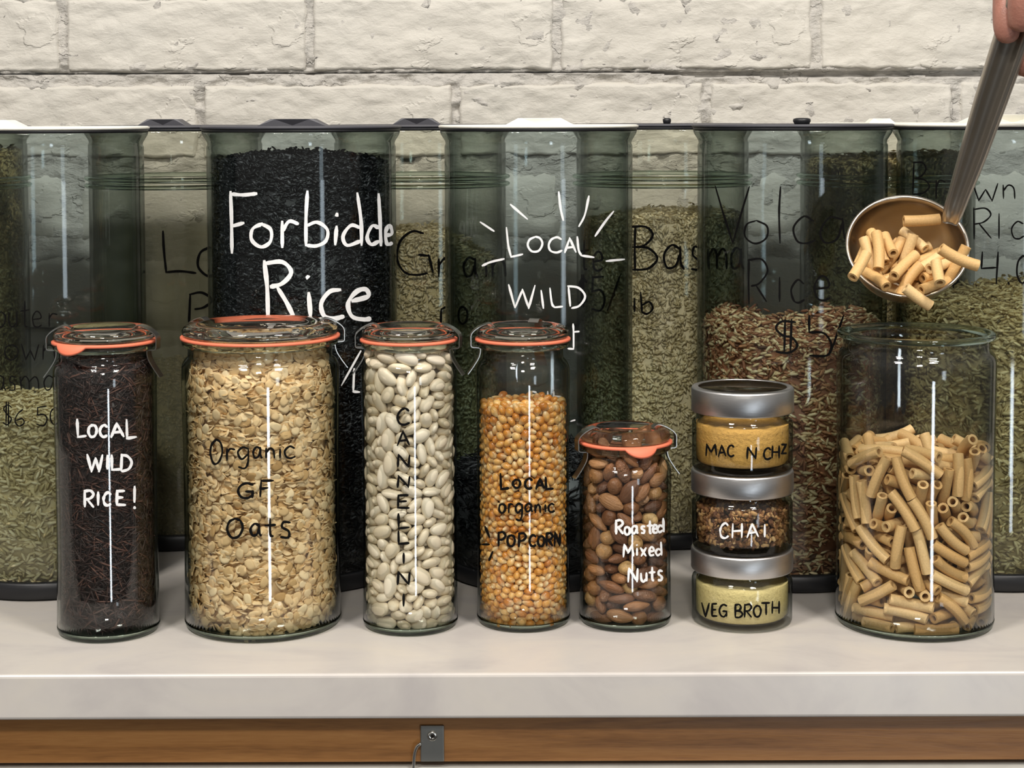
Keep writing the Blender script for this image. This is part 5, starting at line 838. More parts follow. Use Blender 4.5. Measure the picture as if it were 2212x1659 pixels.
2,-16,-238,1321,28,82,-29,39,3,-15,-199,1346,24,90,33,10,0,-2,-145,1357,43,22,86,7,1,83,-214,1333,10,71,42,-53,2,108,-174,1341,33,-8,3,93,3,99,-58,1381,51,-55,-60,-22,0,112,-253,1410,4,39,-48,77,1,164,-112,1387,55,72,-25,32,
2,140,-33,1421,13,-35,88,-25,3,232,-57,1381,19,82,-21,47,0,-225,-155,1344,9,-45,-84,24,1,-275,-31,1340,32,-61,-18,69,2,-159,-227,1363,56,11,-74,32,3,-149,-157,1316,23,-73,17,61,0,-233,-37,1361,51,46,63,34,1,-123,-203,1319,5,53,77,-31,
2,-48,-67,1368,52,-72,25,35,3,-46,-29,1310,18,74,-37,-51,0,30,-266,1374,30,-30,6,89,1,51,-214,1381,64,-18,-67,31,2,12,-56,1363,7,31,89,-29,0,68,-96,1360,39,-19,-33,-82,1,53,-72,1405,62,60,9,47,2,135,-234,1348,44,-32,40,72,
3,186,-147,1370,56,-55,-30,-52,0,187,-49,1451,70,-15,-35,58,1,199,-28,1404,18,91,27,-21,2,-266,-79,1372,7,72,-11,-67,3,-276,-29,1442,61,-29,-54,48,0,-134,-188,1361,92,-22,3,-30,1,-155,-114,1339,12,73,60,-26,2,-136,-68,1360,14,-26,-79,-52,
3,-112,-244,1368,17,-80,-55,-10,0,-69,-118,1375,45,-16,-22,84,1,-98,-30,1418,28,87,-31,-22,2,4,-277,1413,28,20,77,-52,3,7,-194,1391,50,68,39,-35,0,10,-77,1433,75,-47,-24,38,1,86,-257,1371,4,-37,15,-91,2,108,-126,1379,85,-8,-45,22,
3,91,-91,1418,66,32,61,-27,0,188,-198,1391,15,89,33,24,1,215,-125,1427,46,42,76,-11,2,127,-69,1455,36,-91,15,7,3,266,-21,1372,81,-57,3,3,0,-218,-112,1360,29,91,-24,-1,2,-141,-239,1416,9,33,52,77,3,-178,-155,1371,45,70,-24,48,
0,-149,-25,1401,16,-4,-95,-24,1,-61,-241,1349,26,-13,60,-73,2,-127,-128,1376,1,79,60,-7,3,-39,-23,1365,57,13,-78,19,0,-23,-235,1384,94,-15,25,10,1,20,-116,1401,12,9,-69,69,2,-7,-36,1404,35,40,-38,-74,3,86,-183,1385,68,17,67,-22,
0,41,-166,1406,8,42,78,-44,1,92,-32,1433,64,-49,-35,47,2,122,-210,1384,1,-29,70,-63,3,139,-80,1406,87,-20,-33,-26,1,259,-99,1406,48,-32,71,-38,2,-220,-143,1399,30,-86,-35,-15,3,-223,-90,1400,28,55,67,-38,0,-138,-186,1403,6,-89,43,-8,
1,-174,-102,1387,37,-55,-72,16,2,-204,-45,1410,16,38,82,37,3,-81,-202,1346,45,11,-73,-48,0,-44,-176,1369,12,72,-62,26,1,-48,-29,1424,75,-4,-55,32,2,15,-236,1418,42,65,38,-49,3,-19,-148,1401,17,-90,34,-19,0,-43,-98,1412,0,-42,89,-12,
1,59,-264,1428,21,74,21,-59,2,83,-139,1409,37,-84,5,-36,3,124,-115,1439,25,-18,-87,-36,0,201,-184,1435,22,88,38,8,1,138,-159,1384,58,-10,-74,-29,2,171,-108,1450,1,84,16,-50,3,232,-71,1433,26,38,-76,-44,0,-251,-116,1437,11,68,18,-69,
1,-184,-28,1371,32,22,-15,90,2,-193,-198,1457,35,78,-3,-50,3,-180,-159,1431,47,-63,32,52,0,-96,-83,1403,83,1,-44,-31,1,-49,-267,1433,17,85,6,-47,2,-90,-160,1391,28,-61,71,18,3,-87,-126,1441,71,-68,-10,1,1,26,-205,1451,46,30,-81,13,
2,-41,-74,1451,6,97,14,12,3,80,-218,1425,1,-4,-21,97,0,76,-172,1449,0,4,-99,0,1,61,-72,1461,36,-4,44,81,2,155,-229,1433,57,-16,-70,-37,3,165,-149,1425,3,92,9,-37,0,216,-103,1478,84,-8,-50,12,1,259,-99,1462,40,38,-46,-68,
2,-239,-69,1435,54,81,-10,17,3,-266,-67,1475,12,60,68,38,0,-81,-260,1405,46,2,-85,20,1,-138,-124,1416,83,-1,4,54,2,-145,-65,1420,37,-69,56,24,3,-81,-212,1395,33,-4,-48,80,0,-103,-170,1442,37,15,74,53,1,-105,-76,1450,6,-74,-64,-15,
2,-45,-271,1492,7,-50,-19,-83,3,-21,-126,1448,11,-41,-19,-87,0,-11,-102,1484,28,10,-92,19,1,111,-212,1467,74,-32,50,-29,2,68,-119,1452,35,-88,-3,-29,3,43,-23,1436,22,95,-4,17,0,134,-186,1433,81,46,-32,10,1,230,-154,1473,21,-45,41,-75,
2,148,-24,1468,23,92,-7,29,3,274,-41,1418,69,-29,-50,42,0,-224,-156,1454,18,64,-9,73,1,-266,-26,1393,5,-18,25,94,2,-147,-184,1455,31,70,18,60,3,-187,-110,1436,8,70,65,-23,0,-189,-25,1455,43,11,-85,22,1,-104,-217,1440,57,-79,15,-9,
2,-53,-167,1424,65,38,-7,64,3,-76,-23,1462,7,-45,58,66,0,-40,-219,1429,81,-44,21,30,1,-15,-178,1444,41,-2,-90,-10,2,-7,-30,1462,20,23,42,85,3,66,-230,1469,13,-49,67,-53,0,52,-187,1489,10,97,-12,8,1,117,-100,1489,9,-94,26,-12,
2,185,-197,1479,79,54,-10,22,3,131,-147,1467,22,-33,83,37,0,169,-70,1489,20,-96,12,5,1,231,-21,1443,45,33,-66,49,3,-236,-25,1452,10,63,-12,75,0,-142,-232,1475,51,-14,-83,12,1,-140,-123,1462,25,18,-32,-89,2,-170,-74,1464,0,-16,-85,-49,
3,-70,-225,1483,44,-33,-40,-72,0,-100,-152,1493,62,-36,-42,-54,1,-49,-58,1489,11,89,43,-3,2,12,-273,1475,89,-20,37,11,3,24,-147,1448,36,-66,34,-55,2,44,-135,1492,63,-57,0,-51,3,102,-28,1485,72,-52,-27,34,1,182,-153,1474,44,2,-71,-53,
3,231,-56,1481,80,-48,32,-6,3,-183,-155,1481,52,5,25,80,0,-139,-26,1464,93,-21,25,11,1,-93,-261,1468,45,-18,73,45,2,-73,-106,1481,96,-9,8,-22,3,-122,-67,1492,6,95,24,-13,1,-6,-159,1489,42,27,-7,85,3,96,-261,1471,26,-59,34,67,
1,47,-27,1484,23,-94,-5,-19,2,142,-238,1499,61,70,34,-3,3,95,-151,1494,7,-89,-11,-40,1,275,-30,1474,27,63,-13,-70,3,-222,-54,1492,60,21,54,-53,0,-55,-169,1479,33,-65,49,-46,2,-19,-222,1476,35,-51,-77,4,1,-215,-104,1478,68,24,68,3,
2,-121,-197,1499,91,-17,34,-2,0,-170,-107,1499,18,-93,-20,22,2,21,-69,1497,91,-2,2,-38,3,-266,-21,1497,79,-60,-1,0],
 'nut': [
0,190,-147,34,43,5,-10,-88,1,-22,-162,38,95,20,4,19,2,-188,-47,43,54,-82,-12,8,3,78,-218,46,55,-10,-14,81,0,-51,-241,64,94,29,5,-12,1,-68,-72,35,7,-47,86,-13,2,171,-39,53,10,14,56,-80,3,37,-58,68,12,75,63,-12,
0,-171,-167,37,92,-5,6,-36,1,121,-117,68,82,-31,-37,-26,2,-70,-151,118,77,-48,-11,39,3,-231,-59,135,40,-69,-56,16,0,227,-121,117,69,50,33,39,1,29,-42,195,65,35,-46,48,2,-85,-52,109,97,-14,-7,15,3,119,-53,133,21,96,10,-6,
0,61,-236,130,20,96,11,5,1,-173,-153,122,71,-8,40,-56,2,121,-217,196,23,92,27,-7,3,45,-142,131,70,51,-12,47,0,-106,-52,181,3,3,98,16,1,209,-43,185,11,3,-95,24,2,-128,-155,201,5,-85,-47,-17,3,-214,-104,221,63,-15,1,-75,
0,167,-128,205,4,8,92,-35,1,-13,-113,236,39,-88,0,25,2,-90,-39,260,2,3,57,-81,3,228,-71,269,79,1,18,-57,0,-39,-233,181,3,-4,98,-14,1,-42,-35,376,37,50,-45,62,2,110,-75,259,21,33,-71,-58,3,16,-195,251,97,2,17,13,
0,-106,-223,260,18,-17,-92,27,1,147,-192,274,10,-16,96,-13,2,32,-161,331,36,-91,17,0,3,-227,-46,305,1,0,-81,-57,0,163,-151,340,19,62,71,-23,1,-58,-216,317,54,-1,12,82,2,-127,-113,299,77,56,4,27,3,48,-58,325,74,-21,4,62,
0,75,-247,330,65,67,-13,31,1,-205,-144,357,85,-22,12,-44,2,196,-48,350,10,-8,95,-25,3,-4,-237,393,12,96,21,3,0,-99,-177,375,6,60,-78,3,1,197,-148,413,47,-12,-22,-83,2,65,-148,416,4,-37,-88,-26,3,-147,-58,378,75,-27,-6,58,
0,77,-45,413,6,-2,-94,-30,1,129,-99,465,71,4,3,69,2,-93,-114,446,87,43,1,20,3,227,-53,443,93,-18,-4,-28,0,-55,-206,454,32,7,-16,-92,1,-232,-112,442,69,-46,38,-37,2,175,-178,506,22,33,-89,-17,3,70,-232,466,96,21,5,12,
0,-147,-53,485,39,-2,91,5,1,116,-225,638,30,-18,-66,-65,2,-2,-49,507,20,22,-17,93,3,-156,-190,498,71,-59,6,-35,0,202,-73,527,42,-13,16,87,1,36,-144,506,17,5,52,82,2,-211,-57,534,9,-29,-42,85,3,92,-65,547,67,13,-6,71,
0,-43,-211,524,2,-48,-86,11,1,-217,-137,578,33,-65,-23,-63,2,157,-150,586,33,93,-2,12,3,54,-233,567,37,26,-85,-23,0,-88,-73,595,52,50,1,68,1,207,-43,593,24,96,-1,2,2,-14,-108,582,74,41,23,45,3,-129,-192,593,59,1,-6,-80,
0,229,-79,665,81,29,10,48,1,-58,-250,628,66,56,31,-35,2,-208,-64,628,47,83,-26,-9,3,155,-185,711,33,82,38,-24,0,59,-160,634,15,-17,90,-35,1,-99,-44,915,91,-20,-32,-7,2,114,-54,647,22,-15,95,-10,3,-64,-159,665,57,-13,19,77,
0,-195,-151,690,17,85,-33,-33,1,63,-67,721,65,-56,44,-20,2,-3,-84,672,71,-46,16,-48,3,-120,-208,736,12,-51,-39,74,0,243,-84,756,45,66,35,47,1,-9,-250,712,14,-36,-35,-84,2,-212,-38,723,28,19,-76,53,3,160,-56,747,89,27,-6,34,
0,45,-174,745,3,-59,-79,-11,1,-16,-49,769,80,29,-51,-4,2,89,-82,805,53,6,-26,79,3,22,-235,806,25,-8,-1,95,0,-123,-34,809,12,-9,78,59,1,175,-178,803,14,-35,89,-21,2,68,-159,842,23,17,80,50,3,-106,-87,721,16,13,14,-96,
0,206,-56,844,95,18,-1,19,1,-56,-137,781,26,-57,-76,-1,2,-233,-79,819,68,-22,59,-36,3,186,-143,888,17,-69,69,-6,0,-110,-233,844,67,67,-1,-28,1,-157,-145,793,82,-21,-8,50,2,191,-47,928,12,-6,-95,23,3,-47,-169,859,86,-11,1,-48,
0,-153,-124,861,31,6,-21,-91,1,206,-153,980,51,72,33,31,2,-12,-73,898,40,16,-68,-58,3,-84,-224,953,49,-58,10,63,0,39,-35,1003,25,25,65,-66,1,99,-220,911,34,-36,84,13,2,-240,-42,1016,18,78,-13,56,3,90,-89,899,93,-12,17,25,
0,13,-255,922,58,-66,-27,-38,1,-211,-73,911,4,-52,84,10,2,97,-105,990,15,4,-83,51,3,21,-164,937,62,33,2,-69,0,-149,-145,942,82,-13,-24,48,1,250,-48,1032,7,-70,-7,-70,2,129,-218,1154,55,-55,-50,-35,3,-204,-139,1010,25,38,71,51,
0,172,-72,1026,35,76,-52,6,1,-116,-207,1045,22,70,-54,40,2,-120,-39,998,80,-57,-13,-9,3,172,-54,1110,11,30,93,-13,0,144,-196,1034,10,90,10,40,1,-145,-73,1068,59,-3,-40,69,2,63,-56,1121,63,-60,-46,-11,3,-45,-130,1003,93,5,-31,13,
0,-193,-146,1097,9,43,88,15,1,87,-148,1086,2,-86,-39,31,2,-30,-244,1059,53,60,49,-31,3,-49,-59,1096,80,-16,-10,55,0,197,-48,1195,1,3,-23,96,1,54,-209,1034,32,-38,-46,72,2,-195,-50,1150,93,32,-4,-11,3,71,-136,1183,53,-28,-34,71,
0,-46,-166,1091,5,-8,-93,32,1,-198,-142,1172,6,90,-39,-13,3,-37,-135,1168,5,71,67,11,0,-38,-34,1187,3,2,-79,60,1,168,-129,1226,89,17,-7,-38,2,-118,-214,1195,33,-23,-81,-41,1,12,-241,1145,4,92,-2,-36,2,-143,-124,1228,76,-50,6,39,
0,40,-213,1222,91,22,-2,-33],
 'pasta': [
0,149,-280,38,48,-73,-39,26,1,-89,-402,36,1,-4,97,-19,2,-332,-225,38,78,-52,18,-27,3,435,-192,37,15,-82,-53,10,0,40,-467,38,82,-55,-2,4,1,-321,22,36,10,-49,-84,17,2,280,-32,39,54,37,-42,-62,3,-83,-262,37,19,95,-18,-4,
0,-314,-133,41,7,34,91,19,1,232,-300,39,50,1,-2,-85,2,-86,-330,77,13,-6,54,82,3,-321,-347,35,51,77,-30,-20,0,-337,-282,102,53,-78,28,-16,1,-218,177,36,32,-6,18,-92,2,364,-26,45,75,9,7,64,0,-155,-433,138,16,-9,-82,52,
2,319,-293,68,14,52,-76,-34,3,323,153,35,55,-82,-5,3,0,-348,-187,153,20,-80,47,-27,2,257,186,121,33,68,-57,-29,0,-456,94,41,61,-12,15,-75,2,435,191,106,70,43,-36,-41,3,352,175,114,45,-36,-42,69,0,-455,-144,151,37,-66,-8,-63,
2,115,-391,116,34,-84,-36,18,0,-119,-261,127,96,-20,-6,-11,2,153,-452,173,38,5,-89,-18,0,-121,-356,154,80,55,-8,-19,1,-472,-91,207,19,-65,-9,72,2,449,0,69,35,-68,-47,42,0,-274,48,111,66,11,-13,-72,1,-322,156,175,16,75,58,25,
2,196,-341,183,56,76,-3,-29,0,-237,-241,224,21,5,-21,94,2,320,-190,150,88,-29,-25,26,3,281,-131,116,80,49,13,28,0,-342,-13,172,85,15,-47,-6,2,66,-340,167,53,-4,-47,-69,0,-119,-446,208,15,-1,-57,80,2,208,-274,242,27,-11,-93,-17,
3,282,-58,159,31,45,-83,0,0,-322,-116,200,55,-73,35,13,1,-457,114,143,57,20,-8,-78,2,389,15,177,25,89,-31,-16,0,-327,-343,248,44,-3,55,70,1,-348,173,109,68,-48,-33,43,2,402,-252,142,73,-47,-28,39,3,483,43,212,46,53,36,-60,
0,-479,11,313,31,63,28,-64,1,-436,174,235,5,55,-79,-21,2,-60,-382,277,48,-42,-52,56,0,-157,-344,289,66,35,-31,-58,2,131,-386,252,2,24,56,78,0,-108,-466,448,25,-55,-36,-69,2,373,-100,297,4,63,38,-66,3,457,-145,279,22,-60,12,-75,
0,129,-455,348,77,-57,11,24,1,-335,97,240,27,88,27,24,2,378,-286,220,75,-47,-23,38,3,435,185,181,36,41,70,44,0,-376,64,335,25,-16,-93,-13,1,-255,134,193,78,1,-2,62,2,300,-210,244,94,11,-29,-5,3,368,144,204,46,-8,16,86,
0,-390,-47,377,52,-41,-71,21,2,350,-314,376,4,-42,86,24,0,-20,-376,357,26,48,52,64,2,283,13,323,70,6,69,-12,0,258,-239,346,0,69,60,38,1,-322,130,350,1,90,-7,41,2,130,-451,440,93,13,29,8,0,-453,-144,398,18,59,41,66,
2,264,-284,425,53,74,37,14,3,356,180,285,4,-20,-83,-51,0,-286,-250,325,54,-80,-18,-12,1,-300,-9,364,53,16,-21,79,2,298,104,267,92,9,-7,-36,0,-58,-472,563,44,-43,-60,-49,2,102,-376,372,30,15,-93,-2,0,-389,-255,404,66,53,0,-52,
2,86,-275,398,58,74,32,-2,0,-143,-299,417,71,40,8,-56,2,469,-89,335,42,60,61,-28,0,-260,-384,407,31,8,-27,90,2,263,-127,317,40,-20,69,-55,3,458,136,373,49,-37,1,77,2,-43,-380,608,42,-52,-41,-60,0,-233,-160,340,67,5,-73,6,
1,-454,135,458,75,-20,25,57,3,230,166,375,20,-79,56,7,0,-205,-327,467,33,-8,46,81,2,351,-319,461,77,-47,-28,30,3,439,45,360,33,77,-52,4,0,-450,-122,562,13,-78,59,-11,2,468,-83,496,29,-70,-47,43,0,-61,-408,897,23,65,55,-45,
2,124,-460,544,25,-15,-57,-76,3,367,30,358,83,6,-15,-51,0,-208,-429,587,62,-21,67,32,2,191,-229,456,86,-10,-18,46,0,-56,-477,787,48,-17,-82,-23,2,354,-103,461,41,-63,-47,45,0,-353,-320,579,81,-30,45,-17,2,47,-344,576,26,72,54,-31,
3,369,141,391,21,54,80,3,0,-336,-193,444,5,-61,52,-57,2,348,-324,539,53,-73,-37,16,0,-284,-222,527,83,10,-11,-51,1,-394,199,476,28,-61,38,-62,2,160,-275,527,41,73,39,37,3,381,120,473,34,-72,44,-40,0,-347,68,501,16,51,-82,-14,
2,221,-323,556,34,7,-55,-75,3,466,102,491,62,-17,30,69,0,-402,8,589,48,-10,-16,85,2,275,-47,516,57,-41,63,29,0,-176,-445,832,42,-24,-83,-22,1,-329,-26,457,41,-76,-44,19,2,145,-456,642,87,-28,31,22,0,-466,27,1155,7,72,66,18,
2,460,46,624,39,-62,54,-38,3,314,34,506,38,22,68,57,0,-106,-326,589,17,74,42,-48,2,466,77,699,44,-47,-51,56,3,392,-96,549,88,18,7,42,0,-292,-267,612,24,52,74,32,2,47,-282,642,8,11,-81,55,0,116,-370,774,19,-75,-37,48,
2,25,-415,778,74,-24,36,50,0,-446,146,668,66,45,31,49,2,445,-179,723,41,47,10,-77,3,383,115,548,70,33,-41,-45,0,-282,-50,556,80,23,-1,-53,2,354,-104,629,20,23,45,-83,0,-233,-171,613,24,-46,-84,5,2,386,-14,695,16,50,60,-59,
3,264,124,563,46,-47,-52,54,0,-442,-190,869,60,41,48,-47,1,-333,197,631,24,-49,81,-19,2,224,-422,678,39,14,-89,-8,0,-170,-339,733,88,37,4,28,1,-229,166,532,14,54,-81,-14,2,359,-194,615,86,-41,-1,26,3,155,454,1093,17,28,79,-50,
0,-431,-9,737,50,28,36,-72,1,-4,482,1040,49,70,-28,42,2,416,-241,779,36,47,12,-78,0,-235,-296,677,7,-24,52,-81,2,251,-131,662,8,88,38,21,0,-465,-103,745,2,64,54,53,2,-46,447,1175,5,-13,28,94,0,-325,-349,1041,58,-3,77,24,
2,233,-329,642,9,-14,31,-93,3,237,141,638,15,-87,42,-14,0,-232,-284,761,33,-56,33,-67,1,-463,141,836,65,34,66,-11,2,281,-326,733,50,-14,-8,-84,0,-280,-209,1189,5,20,96,16,2,303,-308,819,25,48,-82,-10,0,-360,-48,707,48,-68,-53,-9,
2,287,-171,726,2,35,-89,-26,3,275,-21,747,67,33,45,47,0,-182,-445,1051,3,57,9,80,1,-364,125,692,68,24,3,68,2,477,-31,1014,71,9,-44,53,0,-63,-468,1160,23,-18,-85,-42,1,-257,99,648,54,-10,12,-81,2,17,-403,910,19,71,-50,43,
1,221,363,1100,14,-15,-71,-66,2,153,-239,792,28,17,-53,-77,0,-400,-263,850,61,27,-62,40,1,-377,103,761,43,89,6,9,2,354,-224,1140,50,45,73,7,3,59,330,1144,66,43,-49,-35,0,-311,-299,801,59,-33,30,65,2,280,-258,1218,42,52,73,2,
3,310,177,665,89,-24,7,-34,0,-316,237,1155,87,-8,-17,43,2,105,-428,987,51,-51,-27,-63,0,-399,-127,780,38,78,7,-48,2,462,48,1171,49,52,-55,-41,3,348,4,769,50,60,60,10,0,-228,-161,784,13,88,-43,6,1,-478,9,896,7,-70,-35,60,
2,403,70,812,46,-30,8,-82,0,-195,77,1082,4,-15,-71,68,1,-281,388,1050,47,-4,81,-32,2,383,-281,1018,16,43,-71,-52,3,-32,374,1113,46,65,-57,-17,0,-208,-335,909,19,46,-2,86,1,-385,269,1132,1,46,-83,-26,2,138,-363,1113,94,-23,4,22,
3,240,416,955,76,-18,61,6,0,-37,-376,1204,23,43,76,41,2,305,15,1161,84,-5,-29,-43,0,-380,-112,924,44,44,76,14,2,355,299,1143,90,4,1,-42,0,-466,11,1068,69,-8,20,-68,2,448,160,974,18,-65,-34,-64,3,477,53,855,10,69,-12,-69,
0,-14,-186,920,67,27,-3,68,2,188,-366,827,1,-80,-46,36,0,-334,-155,873,64,1,41,63,1,-401,253,976,17,51,-38,-74,2,251,-402,1033,66,-27,-65,-21,3,363,195,728,29,-41,43,-74,0,-155,-366,976,24,14,-95,-4,2,265,-242,860,81,-25,3,51,
0,-341,49,893,74,44,4,-49,1,-455,127,1014,6,78,56,23,2,212,-64,1144,7,10,50,85,0,-243,-135,874,37,51,-48,-59,2,404,-107,880,13,-83,-50,16,0,-387,-164,1054,65,-29,21,-65,2,389,-266,938,1,-47,84,22,0,-385,44,1089,56,47,63,24,
1,-114,375,1068,41,-3,-9,90,2,185,-437,1071,49,-52,-53,-44,3,220,-13,900,26,-23,-90,21,0,-255,16,1166,7,-44,-82,34,2,63,-197,914,72,2,-24,63,0,-340,-77,985,17,-45,-66,56,1,-208,346,1118,11,17,0,-97,2,-12,-404,1068,78,-54,-11,27,
0,-318,-79,1163,2,-69,-60,-38,1,-222,165,846,71,54,26,35,2,-11,215,1098,4,97,-14,-16,3,248,346,971,8,1,98,13,0,-165,-156,903,72,11,-6,67,1,-237,67,927,11,39,-90,3,2,414,-36,1100,73,-39,47,-27,3,57,438,970,51,-71,-2,-46,
0,-234,-133,955,67,-23,-41,56,2,195,-214,1066,86,29,10,39,0,-91,-183,911,69,23,-6,67,1,-77,9,963,25,0,78,55,2,306,-286,1111,72,14,-57,-34,3,248,123,801,50,-11,-16,83,0,-158,97,1159,67,-69,6,-23,2,185,-224,873,50,8,-16,-84,
3,362,89,933,50,-65,-41,-38,0,-78,131,1121,24,11,41,86,1,-229,57,1009,67,70,-19,-6,2,343,-210,973,0,47,-84,-21,3,239,58,894,8,-29,-94,-9,0,-129,-146,1146,93,34,-9,2,1,36,362,966,18,26,91,-22,2,209,183,1118,16,-79,-50,30,
3,212,157,883,4,-95,28,4,0,353,-141,1184,25,10,-80,51,1,-3,185,914,47,43,70,29,2,379,-36,952,88,-4,-23,40,0,-217,-1,1090,7,-23,0,96,1,-224,315,955,53,-73,-33,24,2,289,-140,987,42,-19,67,-57,3,300,178,844,2,94,-29,-14,
0,-146,-170,980,42,56,42,56,1,-76,178,912,3,-75,58,-29,2,119,-286,1151,90,-37,-2,20,3,69,261,1016,38,32,-49,71,0,-398,-248,1152,37,34,81,26,1,20,366,1039,22,92,-25,17,2,155,-322,990,16,-7,97,1,3,90,69,948,16,-71,-59,33,
0,-119,-350,1046,89,39,19,-4,1,18,227,972,28,-41,-53,67,2,223,-92,952,39,-7,40,-81,3,311,144,933,43,-32,14,-82,0,47,-218,1162,51,-39,-71,-25,2,256,33,1033,22,2,70,-66,3,249,176,947,9,51,-83,17,0,-203,-78,1080,0,-7,-32,93,
1,-223,246,1078,31,-6,23,-91,2,227,-62,1038,70,-65,-26,-4,3,339,193,988,51,35,-64,-43,0,-92,-159,1072,4,6,33,-93,1,-275,290,1027,12,37,-86,-29,2,42,-259,978,87,-46,-5,7,3,186,213,953,48,-69,-27,45,0,-194,-233,1105,15,5,77,-60,
1,-116,186,981,36,-47,70,-37,2,32,-184,1013,2,-99,-8,-2,3,349,212,1064,26,-7,6,-95,0,-170,-317,1141,56,-80,14,-4,1,-40,148,1051,90,25,-6,-32,2,128,-36,1065,77,53,4,32,3,307,263,1030,27,90,25,17,0,127,67,1061,30,-11,12,-93,
1,-223,240,1005,46,78,33,23,2,72,-98,1128,5,24,89,36,3,175,285,1040,0,76,63,-4,0,-115,-265,1050,18,-11,39,88,1,-120,119,1041,20,-22,-83,45,2,40,178,1166,6,89,-34,-28,3,-235,223,1178,83,-37,-3,38],
 'scoop': [
0,-142,-62,-213,68,-31,21,-61,1,98,-60,-224,17,-95,16,-14,2,36,-184,-199,89,29,-24,-22,3,-64,-37,-197,47,-53,23,-65,0,-214,-58,-147,74,-28,-17,57,1,136,56,-216,27,-87,35,-17,2,-15,-280,-148,83,-51,-1,-17,3,-4,92,-236,29,-16,-60,72,
0,-284,-22,-122,6,-76,-59,22,1,100,-137,-179,31,-91,22,-13,2,-32,-217,-85,9,95,23,-10,3,-15,92,-163,75,62,8,18,0,-94,-33,-112,23,46,-68,-50,1,133,-22,-126,2,-35,89,-25,2,-199,-285,-15,5,-41,-69,59,3,69,38,-156,18,-93,-28,-6,
0,-194,-2,-63,4,55,82,-8,1,200,-140,-114,63,-63,-8,42,2,34,-260,-44,41,-33,72,-42,3,42,99,-83,76,54,-24,-25,0,-236,-107,-50,5,53,76,33,1,340,-78,-39,81,-13,-41,37,3,10,4,-68,3,-61,60,49,0,-191,-88,19,29,-59,-67,33,
1,239,-94,-64,66,-61,-5,41,3,-122,12,-45,57,-13,14,79,0,-8,-163,-11,82,23,29,42,1,185,-267,-87,83,33,30,28,3,176,-58,-79,90,12,9,38,1,200,-293,-13,3,91,33,-19],
}
def load(k):
    """rows of: variant, x, y, z in tenths of a millimetre, quaternion w, x, y, z in hundredths"""
    a = np.array(DATA[k], dtype=float).reshape(-1, 8); a[:, 1:4] /= 1e4; return a
def ellme(a, b, c, fn=None, n=12, k=8, tip=None, name='piece'):
    v = [(a, 0, 0)]
    for j in range(1, k):
        p = PI*j/k
        for i in range(n): t = 2*PI*i/n; v.append((a*math.cos(p), b*math.sin(p)*math.cos(t), c*math.sin(p)*math.sin(t)))
    v.append((-a, 0, 0)); raw = list(v)
    if fn: v = [fn(*q) for q in v]
    f = [(0, 1+i, 1+(i+1) % n) for i in range(n)]
    for j in range(k-2):
        for i in range(n): f.append((1+j*n+i, 1+(j+1)*n+i, 1+(j+1)*n+(i+1) % n, 1+j*n+(i+1) % n))
    L = len(v)-1; f += [(L, 1+(k-2)*n+(i+1) % n, 1+(k-2)*n+i) for i in range(n)]
    me = bpy.data.meshes.new(name); me.from_pydata(v, [], f)
    if tip:
        at = me.attributes.new('tip', 'FLOAT', 'POINT'); at.data.foreach_set('value', [tip(*q) for q in raw])
    return me
def scatter(key, meshes, mat, name, cx, cy, label, cat, group, limit, score, stuff_name, stuff_label, mirror=False, z0=0.0):
    a = load(key)
    for me in meshes:
        if not me.materials: me.materials.append(mat); me.shade_smooth()
    order = sorted(range(len(a)), key=lambda i: -score(a[i])); rest = []
    for r_, i in enumerate(order):
        v = int(a[i][0]); p = Vector(a[i][1:4])+Vector((cx, cy, z0)); q = Quaternion(a[i][4:]).normalized()
        if r_ < limit:
            o = bpy.data.objects.new(name, meshes[v]); COL.objects.link(o); place(o, p, q); tag(o, label, cat, group)
        else: rest.append((v, Matrix.Translation(Vector(a[i][1:4])) @ q.to_matrix().to_4x4()))
        if mirror: rest.append((v, Matrix.Rotation(PI, 4, 'Z') @ Matrix.Translation(Vector(a[i][1:4])) @ q.to_matrix().to_4x4()))
    if rest:
        o = link(stuff_name, join_np(meshes, rest, stuff_name, mat)); o.location = (cx, cy, z0); tag(o, stuff_label, cat, None, 'stuff')
SCL = .01
# beans
M['bean'] = graincol('white_bean_skin', [(0, (220, 206, 176)), (.5, (234, 220, 194)), (1, (242, 231, 208))], .38, .45)
beanv = []
for k, k2 in ((1, 1), (.9, .95), (1.12, 1.08), (.85, 1.05)):
    def bf(x, y, z, A=.76*k, B=.45*k2):
        u = x/A; s = 1+.10*(1-u*u)-.02
        return (x*SCL, (y*s*(1-.12*u)-.10*(u*u-.35)-(.05*math.exp(-(u/.3)**2) if y > 0 else 0))*SCL, z*SCL)
    beanv.append(ellme(.76*k, .45*k2, .33, bf, 12, 8, name='bean'))
_, cx, cy, R, H = J['bean']
scatter('bean', beanv, M['bean'], 'cannellini_bean', cx, cy, 'plump ivory white bean packed in the jar lettered CANNELLINI', 'bean', 'white beans in the CANNELLINI jar', 300,
        lambda r: -r[2]*1.0, 'cannellini_beans', 'ivory white beans packed at the back of the CANNELLINI jar', True, .0035)
